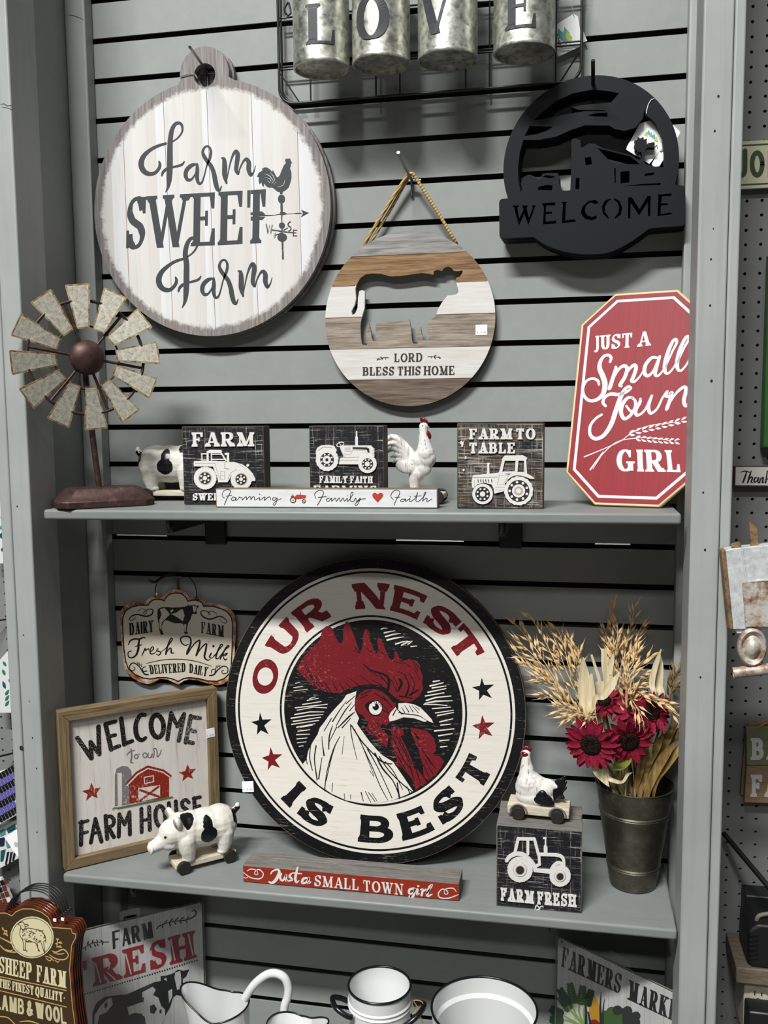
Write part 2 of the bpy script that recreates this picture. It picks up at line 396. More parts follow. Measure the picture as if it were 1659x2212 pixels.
# ------------------------------------------------------------------ lettering: every letter is drawn from its strokes
# stroke kinds: t thick, n thin, h thin level bar, c curve (thick where it runs upright); third item = foot/head serifs, fourth = beaks (x, y0, y1)
def _a(cx, cy, rx, ry, a0, a1, n=18): return arc(cx, cy, rx, ry, a0, a1, n)
GL = {
 'A': (.86, [('n', [(0, 0), (.47, 1)]), ('t', [(.53, 1), (1, 0)]), ('h', [(.2, .32), (.8, .32)])], [(0, 0), (1, 0)], []),
 'B': (.78, [('t', [(0, 0), (0, 1)]), ('c', [(0, 1)]+_a(.5, .76, .4, .24, 90, -90)+[(0, .52)]), ('c', [(0, .52)]+_a(.52, .26, .48, .26, 90, -90)+[(0, 0)])], [(0, 0, 'l'), (0, 1, 'l')], []),
 'C': (.78, [('c', _a(.55, .5, .55, .5, 48, 312, 30))], [], [(.97, .62, .98), (.97, .06, .3)]),
 'D': (.84, [('t', [(0, 0), (0, 1)]), ('c', [(0, 1)]+_a(.42, .5, .58, .5, 90, -90, 24)+[(0, 0)])], [(0, 0, 'l'), (0, 1, 'l')], []),
 'E': (.7, [('t', [(0, 0), (0, 1)]), ('h', [(0, 1), (.95, 1)]), ('h', [(0, .52), (.66, .52)]), ('h', [(0, 0), (1, 0)])], [(0, 0, 'l'), (0, 1, 'l')], [(.95, .7, 1), (1, 0, .32), (.66, .38, .66)]),
 'F': (.66, [('t', [(0, 0), (0, 1)]), ('h', [(0, 1), (1, 1)]), ('h', [(0, .5), (.68, .5)])], [(0, 0), (0, 1, 'l')], [(1, .68, 1), (.68, .36, .64)]),
 'G': (.84, [('c', _a(.52, .5, .52, .5, 48, 300, 30)), ('t', [(.93, .04), (.93, .42)])], [(.93, .46)], [(.9, .64, .98)]),
 'H': (.86, [('t', [(0, 0), (0, 1)]), ('t', [(1, 0), (1, 1)]), ('h', [(0, .5), (1, .5)])], [(0, 0), (0, 1), (1, 0), (1, 1)], []),
 'I': (.2, [('t', [(.5, 0), (.5, 1)])], [(.5, 0), (.5, 1)], []),
 'J': (.5, [('c', [(.9, 1), (.9, .2)]+_a(.45, .2, .45, .36, 0, -130, 12))], [(.9, 1)], []),
 'K': (.84, [('t', [(0, 0), (0, 1)]), ('n', [(.05, .38), (.9, 1)]), ('t', [(.34, .58), (.98, 0)])], [(0, 0), (0, 1), (.9, 1), (.98, 0)], []),
 'L': (.64, [('t', [(0, 0), (0, 1)]), ('h', [(0, 0), (1, 0)])], [(0, 0, 'l'), (0, 1)], [(1, 0, .36)]),
 'M': (1.08, [('n', [(.04, 0), (.04, 1)]), ('t', [(.06, 1), (.5, .02)]), ('n', [(.5, .02), (.93, 1)]), ('t', [(.95, 0), (.95, 1)])], [(.04, 0), (.04, 1, 'l'), (.95, 0), (.95, 1, 'r')], []),
 'N': (.9, [('n', [(.03, 0), (.03, 1)]), ('t', [(.05, 1), (.95, 0)]), ('n', [(.97, 0), (.97, 1)])], [(.03, 0), (.03, 1, 'l'), (.97, 1)], []),
 'O': (.86, [('c', _a(.5, .5, .5, .5, 90, 450, 40))], [], []),
 'P': (.72, [('t', [(0, 0), (0, 1)]), ('c', [(0, 1)]+_a(.5, .73, .5, .27, 90, -90)+[(0, .46)])], [(0, 0), (0, 1, 'l')], []),
 'Q': (.86, [('c', _a(.5, .5, .5, .5, 90, 450, 40)), ('t', [(.5, .14), (.95, -.14)])], [], []),
 'R': (.82, [('t', [(0, 0), (0, 1)]), ('c', [(0, 1)]+_a(.46, .74, .42, .26, 90, -90)+[(0, .48)]), ('t', [(.45, .47), (.93, 0)])], [(0, 0), (0, 1, 'l'), (.95, 0, 'r')], []),
 'S': (.66, [('s', spl([(.95, .76), (.8, .95), (.5, 1), (.16, .92), (.03, .74), (.2, .57), (.5, .49), (.82, .41), (.98, .24), (.82, .07), (.48, 0), (.15, .07), (.03, .27)], 6))], [], [(.95, .68, .99), (.03, .02, .36)]),
 'T': (.76, [('t', [(.5, 0), (.5, 1)]), ('h', [(0, 1), (1, 1)])], [(.5, 0)], [(0, .68, 1), (1, .68, 1)]),
 'U': (.84, [('c', [(.06, 1), (.06, .32)]+_a(.5, .32, .44, .32, 180, 360, 18)+[(.94, 1)])], [(.06, 1), (.94, 1)], []),
 'V': (.86, [('t', [(0, 1), (.5, 0)]), ('n', [(.5, 0), (1, 1)])], [(0, 1), (1, 1)], []),
 'W': (1.2, [('t', [(0, 1), (.28, 0)]), ('n', [(.28, 0), (.5, .92)]), ('t', [(.47, .98), (.74, 0)]), ('n', [(.74, 0), (1, 1)])], [(0, 1), (.5, 1), (1, 1)], []),
 'Y': (.84, [('t', [(0, 1), (.5, .45)]), ('n', [(1, 1), (.5, .45)]), ('t', [(.5, 0), (.5, .48)])], [(0, 1), (1, 1), (.5, 0)], []),
 '&': (.9, [('c', spl([(1, .05), (.75, .22), (.3, .68), (.3, .9), (.45, 1), (.62, .88), (.55, .68), (.15, .42), (.05, .2), (.25, .02), (.55, .04), (.8, .28), (.9, .48)], 6))], [], []),
 '-': (.34, [('n', [(0, .45), (1, .45)])], [], []),
}
def letters(mb, fr, word, bl, br, tr, tl, xs=None, T=.2, t=.1, serif=.09, st=None, z0=0., z1=.0004, gap=.14, space=.4, bend=None, fmap=None, warp=None):
    """word set between four corners; T/t thick and thin in cap heights; st serif depth; xs letter edges along the base (0..1)"""
    st = st if st is not None else t*.8
    if fmap is None:
        A, B, Cc, D = (fr.lo(*q) for q in (bl, br, tr, tl))
        def fmap(u, v):
            return (A[0]*(1-u)*(1-v)+B[0]*u*(1-v)+Cc[0]*u*v+D[0]*(1-u)*v, A[1]*(1-u)*(1-v)+B[1]*u*(1-v)+Cc[1]*u*v+D[1]*(1-u)*v)
    p0, p1, p2 = fmap(0, .5), fmap(.5, .5), fmap(1, .5)
    Lw = math.hypot(p1[0]-p0[0], p1[1]-p0[1])+math.hypot(p2[0]-p1[0], p2[1]-p1[1])
    a, b = fmap(.5, 0), fmap(.5, 1); H = math.hypot(a[0]-b[0], a[1]-b[1]); asp = Lw/H
    pos = []; x = 0
    for ch in word:
        if ch == ' ': x += space; pos.append(None); continue
        w = GL[ch][0]+T*.6; pos.append((x, x+w)); x += w+gap
    tot = x-gap
    k = 0; T0, serif0 = T, serif
    for ch, pp in zip(word, pos):
        if pp is None: continue
        if xs: u0, u1 = xs[k]
        else: u0, u1 = pp[0]/tot, pp[1]/tot
        k += 1
        W_ = (u1-u0)*asp                           # letter box in cap heights
        w0, strokes, serifs, beaks = GL[ch]
        T = T0 if ch == 'I' else min(T0, W_*.33); serif = min(serif0, W_*.1) if serif0 > 0 else serif0
        sx = max(0, W_-T)
        so = serif if serif > 0 else 0
        ins = min(so, W_*.22) if serifs else 0
        def X(x_): return (T/2+ins*.7)+x_*max(.02, W_-T-1.4*ins) if ch != 'I' else W_/2
        def M(x_, y_):
            u = u0+x_/asp; v = y_
            if warp: u, v = warp(u, v)
            return fmap(u, v)
        def strip(pts, ws):
            n = len(pts); out = []
            for i in range(n):
                a_ = pts[max(i-1, 0)]; b_ = pts[min(i+1, n-1)]
                dx, dy = b_[0]-a_[0], b_[1]-a_[1]; d = math.hypot(dx, dy) or 1e-9
                nx, ny = -dy/d*ws[i]/2, dx/d*ws[i]/2
                out.append(((pts[i][0]+nx, pts[i][1]+ny), (pts[i][0]-nx, pts[i][1]-ny)))
            for (l0, r0), (l1, r1) in zip(out, out[1:]): quad(r0, r1, l1, l0)
        def quad(*q):
            P = [M(*p) for p in q]; zt = z1+mb.lift()
            top = [mb.vert((x_, y_, zt)) for x_, y_ in P]; bot = [mb.vert((x_, y_, z0)) for x_, y_ in P]
            ar = sum(P[i-1][0]*P[i][1]-P[i][0]*P[i-1][1] for i in range(len(P)))
            if ar < 0: top.reverse(); bot.reverse()
            mb.face(top)
            for i in range(len(P)):
                j = (i+1) % len(P); mb.face((bot[i], bot[j], top[j], top[i]))
        def sub(p, q, n): return [(p[0]+(q[0]-p[0])*i/n, p[1]+(q[1]-p[1])*i/n) for i in range(n+1)]
        for kind, pts in strokes:
            if kind in 'tn':
                w = T if kind == 't' else t
                (xa, ya), (xb, yb) = pts
                Pa, Pb = (X(xa), ya), (X(xb), yb)
                if abs(ya-yb) > .3:                # level-cut ends
                    dx = Pb[0]-Pa[0]; dy = Pb[1]-Pa[1]; hw = w/2*math.hypot(dx, dy)/abs(dy)
                    c = sub(Pa, Pb, 4)
                    for p, q in zip(c, c[1:]): quad((p[0]-hw, p[1]), (p[0]+hw, p[1]), (q[0]+hw, q[1]), (q[0]-hw, q[1]))
                else: strip([Pa, Pb], [w, w])
            elif kind == 'h':
                (xa, ya), (xb, yb) = pts
                y = min(max(ya, t/2), 1-t/2)
                e = T/2 if serif <= 0 else 0
                c = sub((X(xa), y), (X(xb)+(e if xb > .6 else 0), y), 3)
                for p, q in zip(c, c[1:]): quad((p[0], p[1]-t/2), (q[0], q[1]-t/2), (q[0], q[1]+t/2), (p[0], p[1]+t/2))
            else:
                hh = (t if kind == 'c' else t)
                Q = [(X(x_), hh/2+y_*(1-hh)) for x_, y_ in pts]
                ws = []
                for i in range(len(Q)):
                    a_ = Q[max(i-1, 0)]; b_ = Q[min(i+1, len(Q)-1)]
                    dx, dy = b_[0]-a_[0], b_[1]-a_[1]; d = math.hypot(dx, dy) or 1e-9
                    if kind == 's':               # the spine of an S carries its weight on the falling stroke
                        f = max(0, (dx/d)*(-dy/d)*1.2+.55*abs(dy/d)+.55*max(0, dx/d)*(1 if .25 < pts[i][1] < .75 else 0))
                        f = min(1, f)
                    else: f = abs(dy/d)**1.4
                    ws.append(t+(T-t)*f)
                if ch == 'J' or ch == 'U': pass
                strip(Q, ws)
        if serif > 0:
            for sv in serifs:
                xs_, ys_ = sv[0], sv[1]; sd = sv[2] if len(sv) > 2 else 'b'
                cx_ = X(xs_); l = cx_-T/2-(so if sd in 'bl' else 0); r = cx_+T/2+(so if sd in 'br' else 0)
                if .1 < ys_ < .9: lo, hi = ys_-st, ys_
                elif ys_ <= .1: lo, hi = 0, st
                else: lo, hi = 1-st, 1
                quad((l, lo), (r, lo), (r, hi), (l, hi))
                k2 = st*1.0; c2 = so*.55           # brackets
                if ys_ <= .1: quad((cx_-T/2-(c2 if sd in 'bl' else 0), hi), (cx_+T/2+(c2 if sd in 'br' else 0), hi), (cx_+T*.45, hi+k2), (cx_-T*.45, hi+k2))
                elif ys_ >= .9: quad((cx_-T*.45, lo-k2), (cx_+T*.45, lo-k2), (cx_+T/2+(c2 if sd in 'br' else 0), lo), (cx_-T/2-(c2 if sd in 'bl' else 0), lo))
            for bx, y0, y1 in beaks:
                bw = st*.95; c = X(bx)+ (T/2-bw/2 if bx > .9 else -T/2+bw/2 if bx < .1 else 0)
                y0, y1 = max(0, y0), min(1, y1)
                if y1 > .97: quad((c-bw*.5, y0), (c+bw*.5, y0), (c+bw*.6, y1), (c-bw*1.5 if bx > .3 else c-bw*.6, y1) if bx > .3 else (c-bw*.6, y1))
                elif y0 < .07 and bx > .3: quad((c-bw*1.5, y0), (c+bw*.6, y0), (c+bw*.5, y1), (c-bw*.5, y1))
                else: quad((c-bw*.5, y0), (c+bw*.5, y0), (c+bw*.5, y1), (c-bw*.5, y1))
def pen(mb, fr, cr, strokes, k=1.0, z0=0., z1=.0004, n=7, off=None, smooth=True):
    """hand-drawn strokes: lists of x y width in the crop's pixels, smoothed"""
    for s_ in strokes:
        P = nums(s_, 3) if isinstance(s_, str) else s_
        if off: P = [off(*p) for p in P]
        if smooth: P = spl(P, n)
        x0, y0, sc = cr
        pts = [fr.lo(x0+p[0]/sc, y0+p[1]/sc) for p in P]
        mid = P[len(P)//2]; pm = fr.ppm(x0+mid[0]/sc, y0+mid[1]/sc)/sc
        mb.ribbon(pts, [max(.4, p[2])*pm*k for p in P], z0, z1)
def shape(mb, fr, cr, txt, z0=0., z1=.0004, holes=(), closed_spline=0):
    x0, y0, sc = cr
    P = nums(txt, 2) if isinstance(txt, str) else txt
    if closed_spline: P = spl(P, closed_spline, True)
    H = []
    for h in holes:
        h = nums(h, 2) if isinstance(h, str) else h
        H.append([fr.lo(x0+a/sc, y0+b/sc) for a, b in h])
    mb.poly([fr.lo(x0+a/sc, y0+b/sc) for a, b in P], z0, z1+mb.lift(), H, side=False)
def disc(mb, fr, cr, cx, cy, rx, ry, z0=0., z1=.0004, n=24):
    shape(mb, fr, cr, arc(cx, cy, rx, ry, 0, 360-360/n, n-1), z0, z1)
def circ3(a, b, c):
    ax, ay = a; bx, by = b; cx, cy = c
    d = 2*(ax*(by-cy)+bx*(cy-ay)+cx*(ay-by))
    ux = ((ax*ax+ay*ay)*(by-cy)+(bx*bx+by*by)*(cy-ay)+(cx*cx+cy*cy)*(ay-by))/d
    uy = ((ax*ax+ay*ay)*(cx-bx)+(bx*bx+by*by)*(ax-cx)+(cx*cx+cy*cy)*(bx-ax))/d
    return ux, uy, math.hypot(ax-ux, ay-uy)
STEEL = plain('hook_steel', '#8A8A88', .32, 1.0)
DARKSTEEL = plain('dark_hook_steel', '#4A4A49', .4, .9)
STICK = plain('sticker_paper', '#F2F3F2', .6)
FAINT = plain('sticker_print', '#9A9A9A', .7)
def sticker(par, fr, c, w, h, z, rotdeg=0, txt=True):
    """small white price sticker on a sign; c in picture pixels"""
    x, y = fr.lo(*c); q = MB(); q.T = Matrix.Translation((x, y, z)) @ Matrix.Rotation(math.radians(rotdeg), 4, 'Z')
    q.poly([(-w/2, -h/2), (w/2, -h/2), (w/2, h/2), (-w/2, h/2)], 0, .0003, side=False)
    q.mi = 1
    if txt:
        dig = {'1': [[(.5, 0), (.5, 1)]], '9': [arc(.45, .68, .4, .3, 0, 360, 10), [(.85, .68), (.8, .2), (.4, 0)]], '$': [[(.9, .8), (.5, .95), (.1, .75), (.9, .3), (.5, .05), (.1, .2)], [(.5, -.1), (.5, 1.1)]], '2': [[(.1, .75), (.5, 1), (.9, .75), (.1, 0), (.9, 0)]], '3': [[(.1, .9), (.6, 1), (.85, .75), (.45, .55), (.9, .3), (.6, 0), (.1, .1)]], '.': [[(.4, 0), (.55, .06)]]}
        s_ = {1: '$ 19.99', 2: '$ 29.99', 3: '$ 39.99'}[int(txt)]
        cw = w*.8/len(s_); x0 = -w*.4; hh = h*.2; y0 = -h*.36
        for i, ch in enumerate(s_):
            for st_ in dig.get(ch, []):
                q.ribbon([(x0+(i+.1+a*.7)*cw, y0+b*hh) for a, b in st_], [hh*.14]*len(st_), .0003, .00045)
    return q.build('price_sticker', [STICK, FAINT], par)
def slat_hook(name, label, base, tip, mat=STEEL, r=.0028, plate=True, up=.5):
    """peg hook: cross bar in the groove, rod out to a bent-up tip; base/tip world points"""
    t = thing(name, label, 'hook', base); d = Vector(tip)-Vector(base)
    q = MB(); a = Vector((0, -.002, 0))
    kn = Vector((d.x*.74, d.y*.80, d.z*up))
    P = spl([a, kn*.5, kn, tuple(Vector((d.x*.83, d.y*.90, d.z*.62))), tuple(d)], 6)
    q.tube(P, r, 10); q.build('rod', mat, t, smooth=50)
    q = MB(); q.tube([(-.018, -.003, -.0015), (.018, -.003, -.0015)], .0028, 8)
    q.tube([(0, -.004, -.001), (.0005, -.005, -.030)], .0024, 8); q.build('cross_bar', mat, t, smooth=50)
    return t
# ------------------------------------------------------------------ farm sweet farm cutting-board sign
CH = plain('charcoal_sign_paint', '#33373A', .6)
def fsf():
    fr0 = wallfr(461, 455, -.034)
    cx, cy, R = circ3(fr0.lo(204, 468), fr0.lo(466, 725.5), fr0.lo(714, 446))
    o = fr0.o+fr0.ex*cx+fr0.ey*cy; fr = Fr(o, (1, 0, 0), (0, 0, 1))
    M = Mat('whitewashed_planks', .6, spec=.3)
    v = M.xyz(); r = M.math('SQRT', M.math('ADD', M.math('MULTIPLY', v[0], v[0]), M.math('MULTIPLY', v[1], v[1])))
    n = M.noise(sc=55, det=6, rough=.8); rr = M.math('ADD', r, M.math('MULTIPLY', M.math('SUBTRACT', n, .5), .034))
    edge = M.ramp(M.math('DIVIDE', rr, R), [(.912, 0.0), (.945, 1.0)])
    gr = M.noise((70, 3, 1), 3, 6, .6); gr2 = M.noise((25, 1.2, 1), 3, 5)
    pl = M.ramp(M.math('FRACT', M.math('ADD', M.math('MULTIPLY', v[0], 10.45), .62)), [(0, '#D3D1CE'), (.5, '#CAC6C1'), (.52, '#D6D8D9'), (.9, '#CFCDCA')])
    white = M.mix(M.ramp(gr2, [(.5, 0.0), (.75, .5)]), pl, '#B9B2AA')
    br = M.ramp(gr, [(.3, '#625D5B'), (.55, '#87817E'), (.75, '#A5A09C')])
    M.color(M.mix(edge, white, br)); M.bump(gr, .12, .0004)
    EDGE = wood('cut_edge_wood', ['#8D7B66', '#A8957E'], (1, 1, 10))
    hx, hy = fr.lo(441, 159); hr = .0495; ho = fr.lo(442, 162)
    def outline():
        P = []
        n = 160
        for i in range(n):
            a = math.radians(90-360*i/n); x, y = R*math.cos(a), R*math.sin(a)
            if math.hypot(x-hx, y-hy) > hr+.004: P.append((x, y))
        # ring, from its right foot over the top to its left foot, inserted where the circle was cut
        Q = []
        for i in range(80):
            a = math.radians(-60+300*i/79); x, y = hx+hr*math.cos(a), hy+hr*math.sin(a)
            if math.hypot(x, y) > R+.003: Q.append((x, y))
        # order the circle clockwise starting just right of the ring
        a0 = math.atan2(hy, hx); P.sort(key=lambda p: (a0-math.atan2(p[1], p[0])) % (2*math.pi))
        return P+Q[::-1]
    out = outline()
    hole = arc(ho[0], ho[1], .0215, .0215, 0, 350, 35)
    def boardmesh(par, top=True):
        q = MB(); q.poly(out, -.0125, 0, [hole])
        q.mi = 1
        if top:
            for a, b in (((266, 292), (281, 664)), ((352.5, 215), (374, 711)), ((446, 196), (466, 724)), ((542, 200), (558.5, 702)), ((642.5, 284), (652.5, 622))):
                q.ribbon([fr.lo(*a), fr.lo(*b)], [.0010]*2, 0, .0002, cap=False)
        ob = q.build('board', [M.m, plain('plank_gap', '#8C6A58', .8), EDGE] if top else [M.m, EDGE], par)
        return ob
    t = thing('round_plank_sign', 'large round whitewashed plank sign reading farm sweet farm, hung by its ring top', 'sign', mat=fr.mat())
    boardmesh(t)
    cr = (250, 240, 3.6867); q = MB()
    F1 = ["345 402 14,352 425 24,345 455 26,318 488 26,280 500 30,240 490 38,210 455 46,204 405 46,228 352 36,280 306 26,340 276 22,400 258 18",
          "398 645 6,418 600 26,427 540 42,431 460 48,432 380 48,432 300 46,436 220 42,448 150 36,472 106 28,502 94 22,526 112 22,530 160 16,500 208 13,455 242 10",
          "368 512 16,378 485 22,405 462 22,450 447 16,500 436 18,530 424 18,546 402 10",
          "650 432 8,632 424 18,598 436 30,565 470 34,557 512 34,572 545 26,600 545 18,628 512 12,648 460 10",
          "648 424 20,650 470 32,648 530 32,660 572 24,684 570 16,704 520 12,724 440 12,748 380 22,758 322 22,742 284 16,714 284 16,694 318 22,702 356 30,732 402 32,764 446 34,784 505 38,796 570 40,810 618 34,828 630 18,843 598 8",
          "842 374 8,862 384 30,868 440 42,868 510 40,882 572 18",
          "880 570 8,898 480 10,916 400 13,940 338 22,960 322 30,972 352 38,964 420 36,960 470 32,976 500 14,990 455 12,1018 398 16,1042 384 28,1060 412 38,1060 466 38,1076 508 26,1100 482 10,1113 436 6"]
    pen(q, fr, cr, F1)
    pen(q, fr, cr, F1, off=lambda x, y, w: (x+132+(8 if x < 300 else 0)-(14 if 420 < x < 560 and y < 300 else 0), y+928-.042*(x-200), w))
    X0, X1 = 80, 1195
    letters(q, fr, 'SWEET', *[(250+a/3.6867, 240+b/3.6867) for a, b in ((80, 1100), (1195, 1048), (1202, 622), (86, 688))],
            xs=[((a-X0)/(X1-X0), (b-X0)/(X1-X0)) for a, b in ((80, 243), (245, 600), (612, 808), (826, 1026), (1036, 1198))], T=.14, t=.07, serif=.05, st=.06)
    q.build('lettering', CH, t)
    cr = (530, 320, 8.194); q = MB()
    shape(q, fr, cr, "705 200,730 185,795 185,805 225,830 262,810 270,805 310,790 350,815 420,818 520,800 600,770 690,720 740,665 770,655 810,612 810,612 780,560 765,510 720,475 695,420 700,365 670,335 625,320 690,295 650,285 600,250 640,235 570,245 515,205 505,235 440,315 385,290 370,340 340,390 345,440 380,475 420,485 385,515 440,555 510,575 520,610 480,640 400,680 310,720 260,705 230")
    disc(q, fr, cr, 640, 900, 63, 80); disc(q, fr, cr, 648, 1370, 54, 56); disc(q, fr, cr, 652, 1580, 86, 76)
    shape(q, fr, cr, "608 1180,620 1128,690 1130,745 1165,680 1182"); shape(q, fr, cr, "985 1090,1125 1145,985 1222,1020 1150")
    shape(q, fr, cr, "250 1120,300 1120,352 1172,250 1180"); shape(q, fr, cr, "250 1212,352 1212,300 1270,250 1270")
    shape(q, fr, cr, "90 1140,158 1135,158 1178,95 1182"); shape(q, fr, cr, "97 1212,160 1210,160 1278,97 1280")
    pen(q, fr, cr, ["640 970 36,642 1050 44,645 1130 38", "645 1180 24,643 1240 22,646 1310 14", "650 1410 22,652 1510 22", "657 1660 36,660 1730 30,660 1790 34", "664 1820 28,666 1955 34",
        "250 1192 20,330 1190 20,420 1192 16,520 1185 7,610 1166 12", "740 1166 6,860 1158 5,900 1155 18,990 1152 16",
        "480 1450 22,560 1458 18,630 1470 24", "680 1480 22,840 1496 16", "680 1452 20,752 1410 12", "535 1540 12,640 1500 16"], smooth=False)
    pen(q, fr, cr, ["372 1345 18,402 1510 22,428 1365 16,452 1510 22,476 1362 16", "852 1450 18,852 1552 18", "848 1450 14,910 1452 14", "850 1498 12,896 1498 12", "846 1552 14,912 1552 14", "512 1592 10,512 1508 10,532 1592 10,532 1500 10"], smooth=False)
    pen(q, fr, cr, ["802 1298 14,764 1328 20,760 1368 22,802 1402 20,806 1440 18,770 1468 18"])
    q.mi = 1
    pen(q, fr, cr, ["345 462 4,420 486 10,462 530 10,492 575 6", "440 432 3,492 490 9,520 560 8", "390 575 3,440 620 8", "350 520 3,430 545 8,460 590 8", "470 640 4,500 590 8,530 560 5", "700 560 3,690 620 8,650 670 8,570 690 4", "510 650 4,545 600 6"], z0=.0004, z1=.0007)
    q.build('weathervane_emblem', [CH, M.m], t)
    # paper tag tied through the ring
    q = MB(); x, y = fr.lo(379, 190); 
    q.poly([fr.lo(*p) for p in ((364.5, 186), (391, 184), (396, 189), (393, 197), (366, 206), (365, 207))], -.0165, -.0158)
    q.mi = 1; q.poly([fr.lo(*p) for p in ((364.8, 197.5), (384, 197), (366, 206.5))], -.0158, -.0155); q.build('hang_tag', [plain('tan_tag_card', '#E8CDB0', .7), STICK], t)
    q = MB()
    for dy in (0, 2.5):
        P = [(427, 168+dy), (421, 160+dy), (410, 160+dy), (391, 165+dy)]
        q.tube([(*fr.lo(*p), .0012) for p in P]+[(*fr.lo(389, 172), -.008), (*fr.lo(391, 190), -.015)], .0007, 6)
    q.build('tag_string', plain('tag_string_cotton', '#8E8588', .9), t, smooth=60)
    # the second, identical sign behind it
    t2 = thing('round_plank_sign', 'second round plank sign, only its edge showing close behind the farm sweet farm sign', 'sign', mat=Fr(fr.o+Vector((.004, .0165, .0005)), (1, 0, 0), (0, 0, 1)).mat())
    boardmesh(t2, False)
    b = at(450, 158, y=.0); slat_hook('slatwall_hook', 'steel peg hook through the ring of the farm sweet farm sign', b, at(410, 102, y=-.155), STEEL, .0026, up=.55)
fsf()
# ------------------------------------------------------------------ galvanized cans spelling LOVE in a wire frame
GALV = Mat('galvanized_steel', .42, .85)
GALV.color(GALV.ramp(GALV.math('ADD', GALV.math('MULTIPLY', GALV.voro(95, out='Distance'), .4), GALV.noise(sc=60, det=5, dist=1.5)), [(.4, '#7F8078'), (.6, '#A5A69C'), (.8, '#C8C9BF')]))
GALV.rough(GALV.ramp(GALV.noise(sc=45, det=4), [(.35, .3), (.65, .55)])); GALV.bump(GALV.noise(sc=120, det=3), .2, .0005); GALV = GALV.m
WIREB = plain('black_wire', '#161718', .4)
def love():
    fr = wallfr(900, 150, -.030)
    t = thing('wire_frame_planter', 'black wire wall frame holding four galvanized cans with stencilled letters, cut by the picture top', 'wall planter', mat=fr.mat())
    L = lambda a, b: fr.lo(580+a/2.304, a*0+b/2.304)
    x0, z0 = L(53, 380); z0 = L(700, 470)[1]; x1 = L(1558, 200)[0]; top = z0+.30; r = .028
    q = MB()
    for dz, y in ((0, 0), (.006, -.018)):
        P = [(x0, top, y)]+[(a, b, y) for a, b in arc(x0+r, z0+r+dz, r, r, 180, 270, 8)]+[(a, b, y) for a, b in arc(x1-r, z0+r+dz, r, r, 270, 360, 8)]+[(x1, top, y)]
        q.tube(P, .0026, 8)
    q.build('outer_wire', WIREB, t, smooth=60)
    q = MB()
    za = L(800, 276)[1]; zb = L(800, 25)[1]
    for z in (za, za+.0055, zb, zb+.006): q.tube([(x0, z, -.009), (x1, z, -.009)], .0017, 6)
    for px in (200, 528, 648, 978, 1098, 1430):
        x = L(px, 300)[0]; q.tube([(x, top, -.010), (x, z0+.001, -.010)], .0016, 6)
    for s_ in (0, 1):
        xa = x0 if s_ == 0 else x1; d = 1 if s_ == 0 else -1
        q.tube([(xa, z0+r+.03, -.009), (xa+d*.037, z0+.003, -.009)], .0014, 6)
    q.build('grid_wire', WIREB, t, smooth=60)
    LET = plain('stencil_letter_paint', '#35373B', .5)
    for (cx, cy, rx, ch, a0, a1, yb, yt) in ((265, 345, 140, 'L', 195, 337, 214, 14), (562, 322, 144, 'O', 445, 600, 188, -30), (892, 300, 148, 'V', 762, 930, 160, -60), (1272, 265, 152, 'E', 1185, 1335, 136, -80)):
        c = at(580+cx/2.304, cy/2.304, y=-.112); dist = (c-CPOS).dot(CF); rad = rx/2.304*dist/FPX
        lo = Vector(fr.mat().inverted() @ c)
        def cyl(h0, h1, rr0, q):
            pass
        q = MB(); q.T = Matrix.Translation(lo) @ Matrix.Rotation(-math.pi/2, 4, 'X')
        can = MB(); n = 48
        rings = []
        prof = [(rad-.004, .004), (rad-.0015, 0), (rad, .0015), (rad, .19), (rad-.002, .192), (rad-.002, .006), (.0001, .0055)]
        prof2 = [(.0001, .0045), (rad-.004, .0045), (rad-.003, -.0015), (rad, -.0012), (rad+.0008, .001), (rad+.0002, .004), (rad, .006), (rad, .2), (rad-.002, .2), (rad-.002, .012), (.0001, .012)]
        for pr, ph in prof2: rings.append([can.vert((lo.x+pr*math.sin(2*math.pi*k/n), lo.y+ph, lo.z-pr*math.cos(2*math.pi*k/n))) for k in range(n)])
        for A, B in zip(rings, rings[1:]):
            for k in range(n): can.face((A[k], A[(k+1) % n], B[(k+1) % n], B[k]))
        co = can.build('can', GALV, t, smooth=40)
        # letter wrapped round the can, facing the aisle
        ang = lambda px: math.asin(max(-.98, min(.98, (px-cx)/rx)))
        view = math.atan2((CPOS-c).x, -(CPOS-c).y)
        s0, s1 = ang(a0)*rad, ang(a1)*rad
        d2 = at(580+cx/2.304, yb/2.304, y=c.y-rad); d3 = at(580+cx/2.304, yt/2.304, y=c.y-rad)
        h0, h1 = d2.z-c.z, d3.z-c.z
        lt = MB(); letters(lt, fr, ch, None, None, None, None, xs=[(0, 1)], T=.24 if ch != 'E' else .2, t=.07, serif=.1, st=.06, z0=.0002, z1=.0008, fmap=lambda u, v: (s0+(s1-s0)*u, h0+(h1-h0)*v))
        # finer wrap
        for i, p in enumerate(lt.v):
            a = p.x/rad+view; rr = rad+p.z+.0004
            lt.v[i] = Vector((lo.x+rr*math.sin(a), lo.y+p.y, lo.z+rr*math.cos(a)))
        lt.build('letter', LET, co)
    # card tag
    q = MB(); q.poly([L(*p) for p in ((1430, 232), (1430, 104), (1518, 50), (1540, 62), (1558, 170), (1552, 214), (1440, 266))], -.0165, -.0158)
    q.poly([L(*p) for p in ((1555, 150), (1566, 130), (1587, 182), (1562, 190))], -.020, -.0195)
    for i, (x, y, cix) in enumerate(((1448, 165, 1), (1462, 176, 2), (1478, 158, 1), (1470, 185, 2), (1490, 178, 3))):
        q.mi = cix; q.poly([L(*p) for p in ((x-6, y-42), (x+22, y-10), (x+12, y+22), (x-12, y-8))], -.0158, -.0156+.0001*i)
    q.mi = 4
